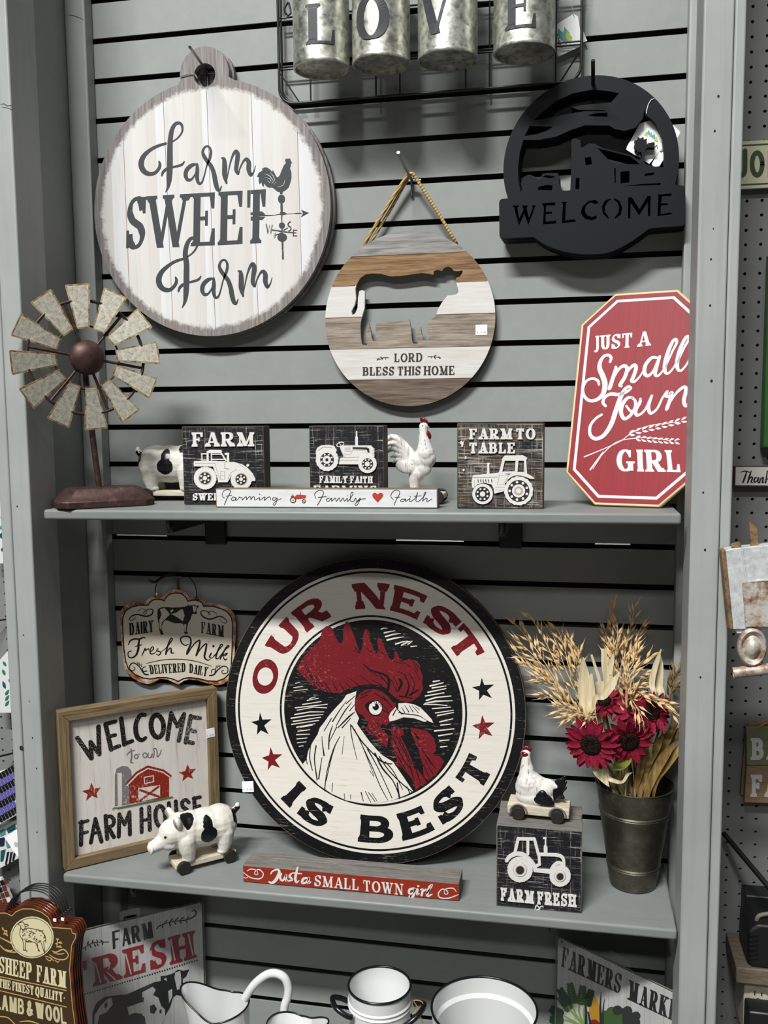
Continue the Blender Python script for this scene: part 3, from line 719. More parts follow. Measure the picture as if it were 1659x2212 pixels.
    for k, s_ in enumerate(("1432 150 3,1440 160 3,1436 168 3", "1436 176 3,1446 172 3,1440 186 3", "1440 190 3,1450 184 3,1444 200 3", "1446 204 3,1456 198 3,1450 214 3,1462 218 3")): pen(q, fr, (580, 0, 2.304), [s_], z0=-.0157, z1=-.0152)
    TREE1, TREE2, TREE3 = plain('tag_teal', '#5FA79B', .6), plain('tag_blue', '#6FA9B5', .6), plain('tag_lime', '#B9C95C', .6)
    TAGM.extend([STICK, TREE1, TREE2, TREE3, DARKSTEEL]); q.build('hang_tag', TAGM, t)
    q = MB(); q.tube([(*L(1522, 66), -.015), (*L(1512, 30), -.008), (*L(1500, 0), -.004), (*L(1500, -60), -.003)], .0005, 5); q.build('tag_string', STICK, t)
    b = at(640, 20, y=.0)
    # hanging loop at the left
    q = MB(); q.tube([(*L(a, b), -.004) for a, b in ((95, 5), (75, 40), (80, 60), (95, 72), (108, 62), (106, 40), (97, 8))], .002, 8); q.build('hanging_loop', WIREB, t, smooth=60)
TAGM = []
love()
# ------------------------------------------------------------------ black cut-out welcome sign and the copies stacked behind it
def welcome_black():
    s_ = 2.68; X0, Y0 = 1040, 120; cr = (X0, Y0, s_)
    fr = wallfr(1275, 360, -.058); L = lambda a, b: fr.lo(X0+a/s_, Y0+b/s_)
    cx, cy, R = circ3(L(127, 655), L(690, 114), L(1142, 640))
    def ar(c, r, a0, a1, n): return arc(c[0], c[1], r, r, a0, a1, n)
    A = L(148, 828); B = L(1142, 752)
    a_l = math.degrees(math.atan2(A[1]-cy, A[0]-cx)) % 360; a_r = math.degrees(math.atan2(B[1]-cy, B[0]-cx))
    out = ar((cx, cy), R, a_r, a_l, 60)
    ban = [L(*p) for p in nums("118 830,106 838,102 852,104 1040,108 1052,120 1057,302 1050", 2)]
    lens = [L(*p) for p in spl(nums("302 1050,380 1100,500 1138,620 1150,740 1138,860 1080,972 1000", 2), 6)]
    ban2 = [L(*p) for p in nums("1160 985,1174 978,1180 965,1180 770,1174 757,1160 752", 2)]
    outer = out+ban+lens+ban2
    W_ = ["176 868,222 868,208 880,218 945,243 893,236 868,268 868,262 885,275 940,298 880,290 868,314 866,270 985,248 915,215 990,190 880",
          "350 855,428 850,425 868,375 868,372 905,408 905,408 915,372 918,372 962,430 955,435 972,355 978,362 880",
          "462 848,500 845,488 855,485 955,540 948,548 962,465 970,472 860",
          "680 852,660 835,620 842,584 875,574 912,600 945,640 955,668 942,665 925,640 936,612 925,598 900,605 868,630 850,660 860",
          "745 828,715 840,697 875,703 915,735 948,738 938,715 905,715 870,735 842,748 836", "768 825,800 842,815 880,808 920,775 945,772 936,793 910,797 875,785 848,768 836",
          "850 822,870 820,915 890,960 815,980 812,978 930,965 931,962 850,912 925,864 852,862 942,848 943",
          "1020 805,1100 798,1100 812,1045 815,1040 855,1080 855,1080 865,1040 868,1038 918,1095 908,1108 918,1018 930,1025 820"]
    H = [[L(*p) for p in nums(w, 2)] for w in W_]
    sp = lambda t: [L(*p) for p in nums(t, 2)]
    H.append(sp("305 375,350 330,430 265,530 218,640 198,720 203,797 218,750 272,640 280,560 290,522 301,560 313,640 316,700 316,728 322,600 322,500 337,400 360"))
    H.append(sp("612 346,660 334,728 330,730 354,660 353")); H.append(sp("250 466,280 408,415 411,380 435,320 455"))
    H.append(sp("243 488,330 488,430 470,520 430,600 404,740 405,770 425,830 436,890 416,936 360,942 312,950 345,985 366,1012 395,1046 470,1058 560,1056 640,1046 648,1000 642,946 626,941 588,950 566,948 545,962 530,1003 532,1003 500,972 506,955 515,953 498,960 480,940 486,938 470,920 480,905 470,904 486,886 490,893 505,884 520,894 530,888 545,903 548,905 562,920 556,930 572,926 600,905 602,860 575,700 535,660 511,620 508,590 530,576 530,570 490,545 478,528 482,520 500,520 655,514 780,468 782,450 740,445 680,380 680,352 684,345 715,322 722,310 700,275 688,244 702,228 740,238 772,226 790,214 720,212 650,222 560"))
    H.append(sp("672 536,860 583,898 612,916 630,760 626,738 606"))
    for w in ("598 592,634 587,640 628,604 636", "546 708,568 708,566 774,544 774", "805 672,857 668,857 734,805 740", "768 652,777 652,778 738,772 738", "945 684,1000 676,1000 690,945 698", "810 758,920 744,1040 738,1036 749,920 752", "330 760,380 748,412 752,408 780,325 778", "352 700,372 692,400 694,430 702,400 712"): H.append(sp(w))
    BM = Mat('matte_black_powder_coat', .6, spec=.2); BM.color('#121417'); BM.bump(BM.noise(sc=500), .08, .0003)
    q = MB(); q.poly(outer, -.0155, 0, H)
    labs = ['round black cut-out barn sign reading welcome, frontmost of its stack', 'round black cut-out welcome sign directly behind the front one', 'rearmost black cut-out welcome sign, closest to the slatted wall']
    first = None
    for i, lab in enumerate(labs):
        f2 = Fr(fr.o+Vector((.0015*i, .017*i, -.001*i)), (1, 0, 0), (0, 0, 1))
        if first is None:
            t = thing('cutout_welcome_sign', lab, 'sign', mat=f2.mat(), group='stacked black welcome signs'); q.build('metal_plate', BM.m, t, bevel=.0008); first = t
        else:
            t = copy_tree(first); t.matrix_world = f2.mat(); t['label'] = lab
    fr2 = wallfr(1400, 300, -.0420); K = lambda a, b: fr2.lo(X0+a/s_, Y0+b/s_)
    for i, (pts, z, lab) in enumerate((("1105 398,1150 440,1148 452,1030 640,1000 645,985 630", 0, 'white card tag tucked lowest behind the black welcome sign'), ("915 395,985 372,998 378,1056 516,1050 530,972 628,838 545,842 528,875 470", .0006, 'white card tag with green tree logo behind the black welcome sign'))):
        q = MB(); q.poly([K(*p) for p in nums(pts, 2)], z-.0004, z)
        if i:
            for j, (x, y, c) in enumerate(((955, 448, 3), (970, 440, 1), (985, 452, 2), (1000, 462, 1), (1014, 478, 3))):
                q.mi = c; q.poly([K(*p) for p in ((x, y-12), (x+9, y+22), (x-16, y+14))], z, z+.0003+.0001*j)
            q.mi = 4; pen(q, fr2, cr, ["966 505 4,975 520 4,985 512 4", "988 522 4,996 516 4,1000 528 4", "1004 532 4,1014 520 4,1018 540 4"], z0=z, z1=z+.0004)
        else:
            q.mi = 4; pen(q, fr2, cr, ["1032 545 4,1040 560 4,1046 545 4", "1046 556 4,1054 548 4"], z0=z, z1=z+.0004)
        o = q.build('hang_tag', TAGM); o.matrix_world = fr2.mat(); tag(o, lab, 'tag')
        if i:
            q = MB(); q.tube([(*L(a, b), c) for a, b, c in ((952, 345, -.0158), (955, 335, .0012), (958, 312, .0012), (966, 282, .0012), (982, 258, .0012), (1000, 250, .0012))], .0006, 5); q.build('tag_string', STICK, first)
    b = at(1281, 212, y=.0); slat_hook('slatwall_hook', 'black peg hook holding the black welcome signs', b, at(1281, 130, y=-.13), BLK, .0034, up=.55)
welcome_black()
# ------------------------------------------------------------------ round cow sign on a rope
def cow_sign():
    s_ = 3.770; X0, Y0 = 680, 320; cr = (X0, Y0, s_)
    fr0 = wallfr(887, 689, -.020); L0 = lambda a, b: fr0.lo(X0+a/s_, Y0+b/s_)
    cx, cy, R = circ3(L0(85, 1400), L0(790, 673), L0(1470, 1390))
    fr = Fr(fr0.o+fr0.ex*cx+fr0.ey*cy, (1, 0, 0), (0, 0, 1)); L = lambda a, b: fr.lo(X0+a/s_, Y0+b/s_)
    M = Mat('mixed_barn_planks', .65, spec=.25); v = M.xyz()
    ys = [(L(*a)[1]+L(*b)[1])/2 for a, b in (((300, 888), (1235, 842)), ((140, 1135), (1410, 1075)), ((90, 1390), (1475, 1338)), ((125, 1645), (1445, 1605)), ((262, 1892), (1310, 1868)))]
    h = M.math('DIVIDE', M.math('ADD', v[1], .25), .5)
    st = [(y+.25)/.5 for y in ys][::-1]
    def band(cols): return M.ramp(h, [(0, cols[0])]+list(zip(st, cols[1:])), const=True)
    light = band(['#7C6D60', '#D2D1CE', '#A2978A', '#D4D3D1', '#9A7B58', '#A3A09B']); dark = band(['#4E4239', '#C4BDB4', '#6D6157', '#CBC6BF', '#5F4630', '#71706E'])
    n = M.noise((3, 45, 1), 3, 6, .65, .8); n2 = M.noise((8, 140, 1), 3, 3)
    M.color(M.mix(M.ramp(M.math('ADD', M.math('MULTIPLY', n, .75), M.math('MULTIPLY', n2, .25)), [(.38, 1.0), (.6, 0.0)]), light, dark)); M.bump(n, .15, .0004)
    EDGE = wood('plywood_edge', ['#3E2A1E', '#6B4A33'], (1, 1, 10)); RIM = plain('pale_cut_rim', '#C9B58F', .7)
    cow = "345 1100,370 1060,410 1030,470 1020,540 1025,620 1045,700 1040,790 1028,870 1016,930 1025,965 1032,972 1000,1000 990,1035 999,1055 975,1085 965,1110 973,1130 998,1165 1002,1205 994,1200 1020,1180 1045,1150 1056,1150 1090,1165 1140,1170 1170,1155 1190,1120 1198,1080 1200,1060 1225,1030 1265,1000 1320,985 1370,950 1395,925 1405,918 1450,915 1500,930 1545,925 1562,885 1560,870 1510,862 1455,850 1475,835 1510,832 1560,838 1590,800 1590,790 1560,785 1480,770 1393,740 1400,680 1408,600 1405,520 1410,500 1425,495 1480,500 1530,515 1570,475 1572,462 1540,455 1480,440 1428,420 1460,412 1510,430 1570,425 1600,385 1600,375 1540,372 1440,380 1385,405 1300,408 1165,385 1155,362 1165,352 1220,348 1300,330 1345,305 1360,298 1325,325 1275,335 1225,330 1140"
    hole = [L(*p) for p in nums(cow, 2)]
    t = thing('round_cow_sign', 'round plank sign with a cow-shaped cut-out reading lord bless this home, on a rope', 'sign', mat=fr.mat())
    q = MB(); q.poly(arc(0, 0, R, R, 0, 358, 179), -.007, 0, [hole])
    for f, i in zip(q.f, range(len(q.f))):
        pass
    q.mi = 1
    for y in ys:
        x = math.sqrt(R*R-y*y)-.001
        segs = [(-x, x)]
        if ys[1]-.001 < y < ys[1]+.001: segs = [(-x, L(328, 1130)[0]), (L(1152, 1085)[0], x)]
        elif abs(y-ys[2]) < .001: segs = [(-x, L(372, 1385)[0]), (L(982, 1365)[0], x)]
        for a, b in segs: q.ribbon([(a, y), (b, y)], [.0009]*2, 0, .0001, cap=False)
    q.build('board', [M.m, EDGE], t)
    q = MB()    # backing ring strips seen at the edge
    q.poly(arc(.0015, -.0015, R*.994, R*.994, 0, 358, 120), -.0135, -.0085, [arc(0, 0, R*.9, R*.9, 0, 358, 90)]); q.build('backing_ring', EDGE, t)
    INK = plain('sign_black_ink', '#2A2523', .6); q = MB()
    c = lambda *a: [(X0+x/s_, Y0+y/s_) for x, y in a]
    letters(q, fr, 'LORD', *c((648, 1742), (878, 1738), (880, 1668), (648, 1673)), T=.2, t=.09, serif=.07)
    letters(q, fr, 'BLESS THIS HOME', *c((390, 1852), (1140, 1846), (1140, 1772), (390, 1783)), T=.21, t=.09, serif=.07, gap=.12, space=.3)
    pen(q, fr, cr, ["600 1706 5,560 1706 4,525 1722 3", "505 1727 4,515 1718 12,525 1712 4", "545 1725 3,550 1714 7,556 1708 3", "530 1700 3,540 1702 6,550 1706 3", "578 1722 3,575 1712 6,572 1706 3",
                      "920 1698 5,965 1697 4,1000 1705 3", "1025 1710 4,1015 1705 12,1003 1700 4", "985 1718 3,978 1707 8,970 1699 3", "990 1686 3,980 1690 6,970 1696 3", "950 1710 3,948 1703 6,942 1698 3"])
    q.build('lettering', INK, t)
    sticker(t, fr, (X0+1357/s_, Y0+1480/s_), .0215, .019, .0004, 0, 1)
    ROPE = Mat('jute_rope', .85, spec=.2); v = ROPE.noise((1, 1, 1), 300, 3)
    w = ROPE.n.new('ShaderNodeTexWave'); w.inputs['Scale'].default_value = 55; w.inputs['Distortion'].default_value = 1.5; ROPE.link(ROPE.coord((1, 1, 1), (0, 0, .9)), w.inputs['Vector'])
    ROPE.color(ROPE.ramp(w.outputs['Fac'], [(.1, '#8C7044'), (.6, '#C2A670')])); ROPE.bump(w.outputs['Fac'], .6, .001)
    q = MB()
    hk = (*L(785, 218), .009)
    q.tube(spl([(*L(395, 800), -.012), (*L(430, 735), -.002), (*L(590, 480), .002), (*L(740, 255), .006), (*L(765, 222), .009), hk, (*L(812, 224), .009), (*L(850, 285), .006), (*L(1000, 520), .002), (*L(1120, 720), -.002), (*L(1150, 775), -.012)], 6), .0033, 10)
    q.tube(spl([(*L(430, 785), -.012), (*L(470, 730), -.006), (*L(620, 480), -.006), (*L(745, 262), -.003), (*L(778, 226), .003)], 5), .003, 10)
    q.build('hanging_rope', ROPE.m, t, smooth=60)
    b = at(680+792/s_, 320+262/s_, y=-.0); slat_hook('slatwall_hook', 'steel peg hook carrying the rope of the round cow sign', b, at(680+680/s_, 320+35/s_, y=-.15), STEEL, .0028, up=.5)
cow_sign()
# ------------------------------------------------------------------ octagon sign
def frm(X, Y, Z, yaw, lean):
    ex = Vector((math.cos(yaw), math.sin(yaw), 0)); back = Vector((-math.sin(yaw), math.cos(yaw), 0))
    return Fr((X, Y, Z), ex, Vector((0, 0, 1))*math.cos(lean)+back*math.sin(lean))
WHITEP = plain('white_sign_paint', '#D2D0CE', .5, 0, .3)
def octagon():
    s_ = 3.463; X0, Y0 = 1180, 600; cr = (X0, Y0, s_)
    fr = frm(.9249, -.1217, z1(.92)+.0035, -.2794, .3178); Wd, H, c = .2233, .3916, .0563
    t = thing('octagon_sign', 'tall red octagonal wooden sign reading just a small town girl', 'sign', mat=fr.mat())
    def oc(i): k = .586*i; return [(c+k-i*.0, i), (Wd-c-k, i), (Wd-i, c+k), (Wd-i, H-c-k), (Wd-c-k, H-i), (c+k, H-i), (i, H-c-k), (i, c+k)]
    def oc(i):
        k = c-i*(2-math.sqrt(2))+i*0
        k = c - i*.586
        return [(i+k, i), (Wd-i-k, i), (Wd-i, i+k), (Wd-i, H-i-k), (Wd-i-k, H-i), (i+k, H-i), (i, H-i-k), (i, i+k)]
    RED = Mat('red_sign_print', .5, spec=.25); n = RED.noise((60, 2, 1), 3, 5)
    RED.color(RED.ramp(n, [(.35, '#7C0C19'), (.7, '#8A1322')]))
    EDGE = wood('pale_birch_edge', ['#C9B286', '#DCC9A2'], (1, 1, 8), rough=.6)
    q = MB(); q.poly(oc(0), -.010, 0); q.build('board', EDGE, t, bevel=.002)
    q = MB(); q.poly(oc(.0042), 0, .0003, side=False); q.build('printed_face', RED.m, t)
    q = MB(); a, b = oc(.0125), oc(.0175); q.poly(a, .0003, .0006, [b], side=False); q.build('border_line', WHITEP, t)
    q = MB(); Cc = lambda *a: [(X0+x/s_, Y0+y/s_) for x, y in a]
    z = dict(z0=.0003, z1=.0006)
    letters(q, fr, 'JUST', *Cc((345, 545), (645, 522), (648, 412), (343, 438)), T=.2, t=.1, serif=.06, st=.09, xs=[(.0, .19), (.2, .46), (.48, .71), (.73, 1)], **z)
    letters(q, fr, 'A', *Cc((682, 518), (782, 508), (782, 398), (682, 408)), T=.22, t=.1, serif=.06, st=.1, **z)
    letters(q, fr, 'GIRL', *Cc((518, 1448), (1012, 1456), (990, 1290), (518, 1285)), T=.23, t=.1, serif=.07, st=.09, xs=[(0, .31), (.33, .45), (.47, .77), (.79, 1)], **z)
    k = 1.0
    pen(q, fr, cr, ["478 630 20,486 600 22,466 580 22,430 590 24,405 630 28,400 680 34,425 740 38,440 800 38,425 870 34,380 912 28,325 920 24,285 885 22,275 830 20,300 775 20,345 755 20,385 770 20,395 800 18",
        "520 665 16,518 690 26,480 810 30,472 830 26", "490 780 12,540 690 20,580 660 26,605 680 28,590 740 28,555 800 28,562 812 20", "565 790 12,610 700 20,655 655 26,672 675 28,655 735 28,640 770 26,660 778 20,700 740 14,730 690 12",
        "830 600 20,790 600 24,745 650 28,735 710 28,760 735 24,800 700 18,835 620 16,850 590 20", "850 590 20,825 665 30,815 720 26,835 735 18,870 700 14,900 650 14", "895 665 12,940 560 16,975 490 20,970 462 22,945 480 24,910 560 28,888 650 30,890 705 24,915 715 18,955 670 14,985 610 14", "980 640 12,1030 530 16,1065 465 20,1062 440 22,1040 455 24,1000 540 28,980 630 30,985 685 24,1010 695 18,1050 650 14,1072 605 12"], z0=.0003, z1=.0006)
    pen(q, fr, cr, ["445 960 20,425 935 22,440 895 24,485 870 26,540 875 26,600 855 22,632 828 20,615 815 20,585 840 26,555 900 34,520 1000 36,485 1100 34,430 1180 30,370 1205 28,330 1175 24,330 1110 22,370 1055 20,415 1025 18",
        "650 900 18,610 900 24,570 950 30,560 1010 30,585 1055 26,630 1030 24,665 970 22,665 920 20,640 900 16", "600 960 16,640 1000 18,690 940 16", "705 905 16,700 935 26,670 990 28,680 1030 22,730 1000 18,775 920 16,790 885 20", "788 890 20,765 960 28,780 1015 22,830 980 18,870 900 16,905 850 16,900 880 16", "905 855 16,890 885 20,925 890 20",
        "925 870 20,940 865 24,910 960 28,900 985 24", "905 970 14,960 880 18,1010 830 24,1040 820 26,1045 850 28,1030 920 28,1045 960 24,1080 920 14,1092 890 12"], z0=.0003, z1=.0006)
    q.build('lettering', WHITEP, t); q = MB()
    # wheat
    pen(q, fr, cr, ["285 1340 10,420 1285 7,560 1220 7,640 1160 6,760 1110 6,900 1090 5,1000 1080 4", "330 1436 12,430 1300 8,350 1430 4", "335 1430 8,440 1300 7,540 1225 7,680 1200 6,800 1200 5,930 1220 4"], z0=.0003, z1=.0006)
    for i in range(9):
        u = i/8; x, y = 620+390*u, 1170-100*u**.8+8*math.sin(u*3)
        for s2 in (-1, 1):
            dx, dy = 42, -30 if s2 < 0 else 6
            if s2 > 0: dx, dy = 46, 6
            pen(q, fr, cr, [[(x, y+s2*4, 2), (x+dx*.5, y+dy*.5+s2*5, 17), (x+dx, y+dy, 2)]], z0=.0003, z1=.0006, n=4)
    for i in range(8):
        u = i/7; x, y = 670+290*u, 1200+22*u+4*math.sin(u*3)
        for s2 in (-1, 1):
            dx, dy = 40, -14 if s2 < 0 else 22
            pen(q, fr, cr, [[(x, y+s2*3, 2), (x+dx*.5, y+dy*.5+s2*5, 15), (x+dx, y+dy, 2)]], z0=.0003, z1=.0006, n=4)
    q.build('wheat_print', WHITEP, t)
octagon()
# ------------------------------------------------------------------ the big round rooster sign
def distressed(name, base, wear, amt=.62, sc=60, stretch=(6, 60, 1), rough=.6):
    M = Mat(name, rough, spec=.3); n = M.noise(stretch, sc*.08, 6, .75); n2 = M.noise(sc=7, det=3)
    f = M.ramp(M.math('ADD', n, M.math('MULTIPLY', M.math('SUBTRACT', n2, .5), .35)), [(amt, 0.0), (amt+.05, 1.0)])
    M.color(M.mix(f, base, wear)); return M.m
def nest():
    s5 = 2.404; X5, Y5 = 470, 1180; s_ = 4.3658; X0, Y0 = 620, 1320; cr = (X0, Y0, s_)
    R = .2943; f0 = frm(.5688, -.11196, z2(.57)+.0035, .0396, .1294)
    fr = Fr(f0.o+f0.ey*R, f0.ex, f0.ey)
    t = thing('round_rooster_sign', 'big round black and cream rooster sign reading our nest is best, leaning on the wall', 'sign', mat=fr.mat())
    CREAM = Mat('cream_weathered_print', .45, spec=.35); n = CREAM.noise((3, 50, 1), 4, 6, .7); CREAM.color(CREAM.ramp(n, [(.25, '#B5AC9C'), (.42, '#D3CEC4'), (.7, '#D9D5CD')])); CREAM = CREAM.m
    BLACKP = distressed('black_weathered_print', '#0C0C0E', '#7E776C', .6, 60, (8, 70, 1), .45)
    REDP = distressed('barn_red_print', '#6C141C', '#9A5A58', .6, 60, (30, 40, 1), .45)
    EDGE = wood('aged_round_edge', ['#4A3C2E', '#7A6852'], (1, 1, 9))
    q = MB(); ci = arc(0, 0, R, R, 0, 358.5, 239); q.poly(ci, -.024, 0); q.build('board', EDGE, t, bevel=.0015)
    ring = lambda q, a, b, z: q.poly(arc(0, 0, R*a, R*a, 0, 358, 179), z-.0003, z, [arc(0, 0, R*b, R*b, 0, 358, 179)], side=False)
    # edge grooves on the rim
    q = MB(); q.poly(arc(0, 0, R*.996, R*.996, 0, 358, 179), 0, .0002, side=False); q.build('cream_face', CREAM, t)
    q = MB(); ring(q, .996, .932, .0005); ring(q, .914, .901, .0005); ring(q, .624, .611, .0005); q.poly(arc(0, 0, R*.594, R*.594, 0, 358, 179), .0002, .0005, side=False)
    C5 = lambda a, b: fr.lo(X5+a/s5, Y5+b/s5)
    def ringword(q, items, inner, outer, top, T, t_):
        for ch, (a, b), w in items:
            x, y = C5(a, b); an = math.degrees(math.atan2(y, x)); dw = math.degrees(w/((inner+outer)/2))
            if top: fm = lambda u, v: ((inner+(outer-inner)*v)*math.cos(math.radians(an+dw/2-dw*u))*R, (inner+(outer-inner)*v)*math.sin(math.radians(an+dw/2-dw*u))*R)
            else: fm = lambda u, v: ((outer-(outer-inner)*v)*math.cos(math.radians(an-dw/2+dw*u))*R, (outer-(outer-inner)*v)*math.sin(math.radians(an-dw/2+dw*u))*R)
            letters(q, fr, ch, 0, 0, 0, 0, xs=[(0, 1)], T=T, t=t_, serif=.05, st=t_*.85, z0=.0002, z1=.0005, fmap=fm)
    ringword(q, [('I', (397, 1285), .10), ('S', (510, 1380), .2), ('B', (825, 1475), .225), ('E', (1025, 1440), .205), ('S', (1190, 1335), .205), ('T', (1310, 1160), .215)], .685, .862, False, .34, .19)
    st1 = lambda q, txt: shape(q, fr, (X5, Y5, s5), txt, .0002, .0005)
    st1(q, "220 862,233 900,280 898,242 930,265 975,225 955,205 978,208 930,175 912,215 903"); st1(q, "1372 682,1385 720,1435 718,1398 748,1425 788,1380 770,1358 798,1358 750,1322 732,1362 724")
    q.build('black_print', BLACKP, t)
    q = MB()
    ringword(q, [('O', (255, 678), .235), ('U', (348, 478), .235), ('R', (497, 352), .225), ('N', (795, 252), .235), ('E', (990, 290), .215), ('S', (1160, 388), .205), ('T', (1295, 500), .215)], .668, .838, True, .33, .18)
    st1(q, "275 1042,290 1080,336 1080,298 1110,325 1150,282 1135,260 1162,265 1118,230 1098,268 1085"); st1(q, "1374 876,1390 915,1438 915,1400 945,1428 985,1385 972,1355 1002,1362 955,1322 930,1365 918")
    z = dict(z0=.0005, z1=.0008)
    shape(q, fr, cr, "90 545,150 440,310 270,330 190,365 145,400 140,430 165,455 240,490 300,515 300,530 270,530 180,550 110,570 95,590 120,620 200,660 310,690 385,710 350,720 230,730 180,750 165,775 200,790 280,830 390,850 400,865 370,850 280,860 250,890 265,920 340,960 440,990 465,1010 440,1015 380,1035 380,1060 440,1085 470,1150 455,1210 465,1250 500,1265 570,1280 620,1275 680,1285 730,1250 800,1180 850,1120 860,1060 840,1000 800,960 760,940 730,880 700,780 690,680 700,560 740,500 775,420 770,330 750,250 710,180 640,120 580", **z)
    shape(q, fr, cr, "640 850,680 780,740 740,830 735,900 760,960 810,1000 860,1030 870,1020 910,975 960,960 1000,970 1050,940 1080,900 1060,880 1100,960 1180,940 1290,900 1265,850 1220,790 1160,740 1120,760 1080,770 1040,720 1000,680 970,640 920", **z)
    shape(q, fr, cr, "985 1095,1040 1085,1095 1120,1105 1165,1070 1180,1110 1250,1150 1340,1190 1440,1195 1480,1240 1500,1290 1570,1320 1620,1265 1645,1210 1690,1200 1620,1140 1540,1080 1470,1020 1460,1040 1400,1000 1300,975 1230,1000 1180,980 1140", **z)
    shape(q, fr, cr, "1165 1100,1240 1110,1320 1130,1380 1190,1405 1270,1400 1330,1380 1360,1440 1370,1485 1420,1450 1480,1400 1545,1330 1600,1290 1560,1280 1460,1260 1390,1240 1300,1200 1220,1175 1150", **z)
    q.build('red_print', REDP, t)
    q = MB()      # cream parts over the black roundel
    shape(q, fr, cr, "655 755,560 790,520 850,470 900,400 980,350 1050,310 1100,290 1160,240 1240,200 1320,185 1400,150 1440,200 1530,300 1640,420 1720,560 1785,700 1812,820 1815,1000 1782,1120 1735,1190 1698,1110 1580,1000 1420,900 1360,850 1310,780 1230,700 1120,660 1060,680 1010,640 930,640 850", **z)
    shape(q, fr, cr, "1050 870,1120 865,1200 880,1260 910,1320 970,1365 1020,1380 1055,1340 1040,1250 990,1150 965,1090 965,1050 930", **z)
    shape(q, fr, cr, "1020 900,1040 930,1080 975,1160 965,1240 985,1320 1035,1300 1045,1200 1010,1100 1000,1020 1030,970 1040,955 1010,980 940", **z)
    pen(q, fr, cr, ["890 170 12,915 160 10,945 162 6", "918 205 14,960 195 12,1018 185 6", "930 240 14,1000 220 12,1072 210 5", "945 272 16,1020 255 14,1100 242 5", "1025 310 14,1090 290 12,1140 280 4", "1080 322 12,1140 290 14,1185 280 6,1140 315 10", "1170 335 12,1225 328 6"], smooth=False, **z)
    L_ = ["80 680 6,125 672 6", "62 722 6,150 708 6", "65 752 6,192 736 6", "215 825 8,268 808 5", "190 842 8,295 822 6", "150 880 10,325 852 7", "78 912 10,380 878 8", "95 935 8,250 905 8,375 912 7", "75 975 12,220 950 10,350 950 6", "40 1010 12,200 985 10,340 975 6", "60 1040 12,320 1000 7", "45 1068 10,300 1030 8", "92 1095 12,265 1062 7", "130 1095 8,240 1075 7", "105 1132 10,218 1118 6", "92 1165 10,215 1160 5", "95 1205 10,190 1195 5", "98 1242 8,182 1232 5", "115 1275 8,155 1270 6"]
    R_ = ["1380 665 14,1440 655 9", "1350 705 16,1475 675 8", "1370 725 14,1500 705 8", "1330 765 14,1500 730 8", "1305 800 12,1480 770 10", "1315 842 14,1400 815 14,1548 800 7", "1300 870 10,1400 850 16,1560 845 7", "1290 880 8,1400 880 10,1510 890 7", "1370 920 10,1545 905 7", "1400 960 10,1570 935 8", "1420 985 12,1572 955 8", "1440 1045 12,1565 1015 8", "1450 1075 12,1545 1065 7", "1392 1130 14,1575 1110 9", "1430 1175 12,1560 1155 8", "1440 1222 12,1530 1215 7", "1450 1280 12,1510 1274 8"]
    pen(q, fr, cr, L_+R_, smooth=False, **z)
    q.build('cream_print', CREAM, t)
    q = MB(); q.mi = 0; z = dict(z0=.0008, z1=.0011)
    shape(q, fr, cr, "728 885,780 848,850 836,905 880,895 950,862 995,798 985,755 930", **z)
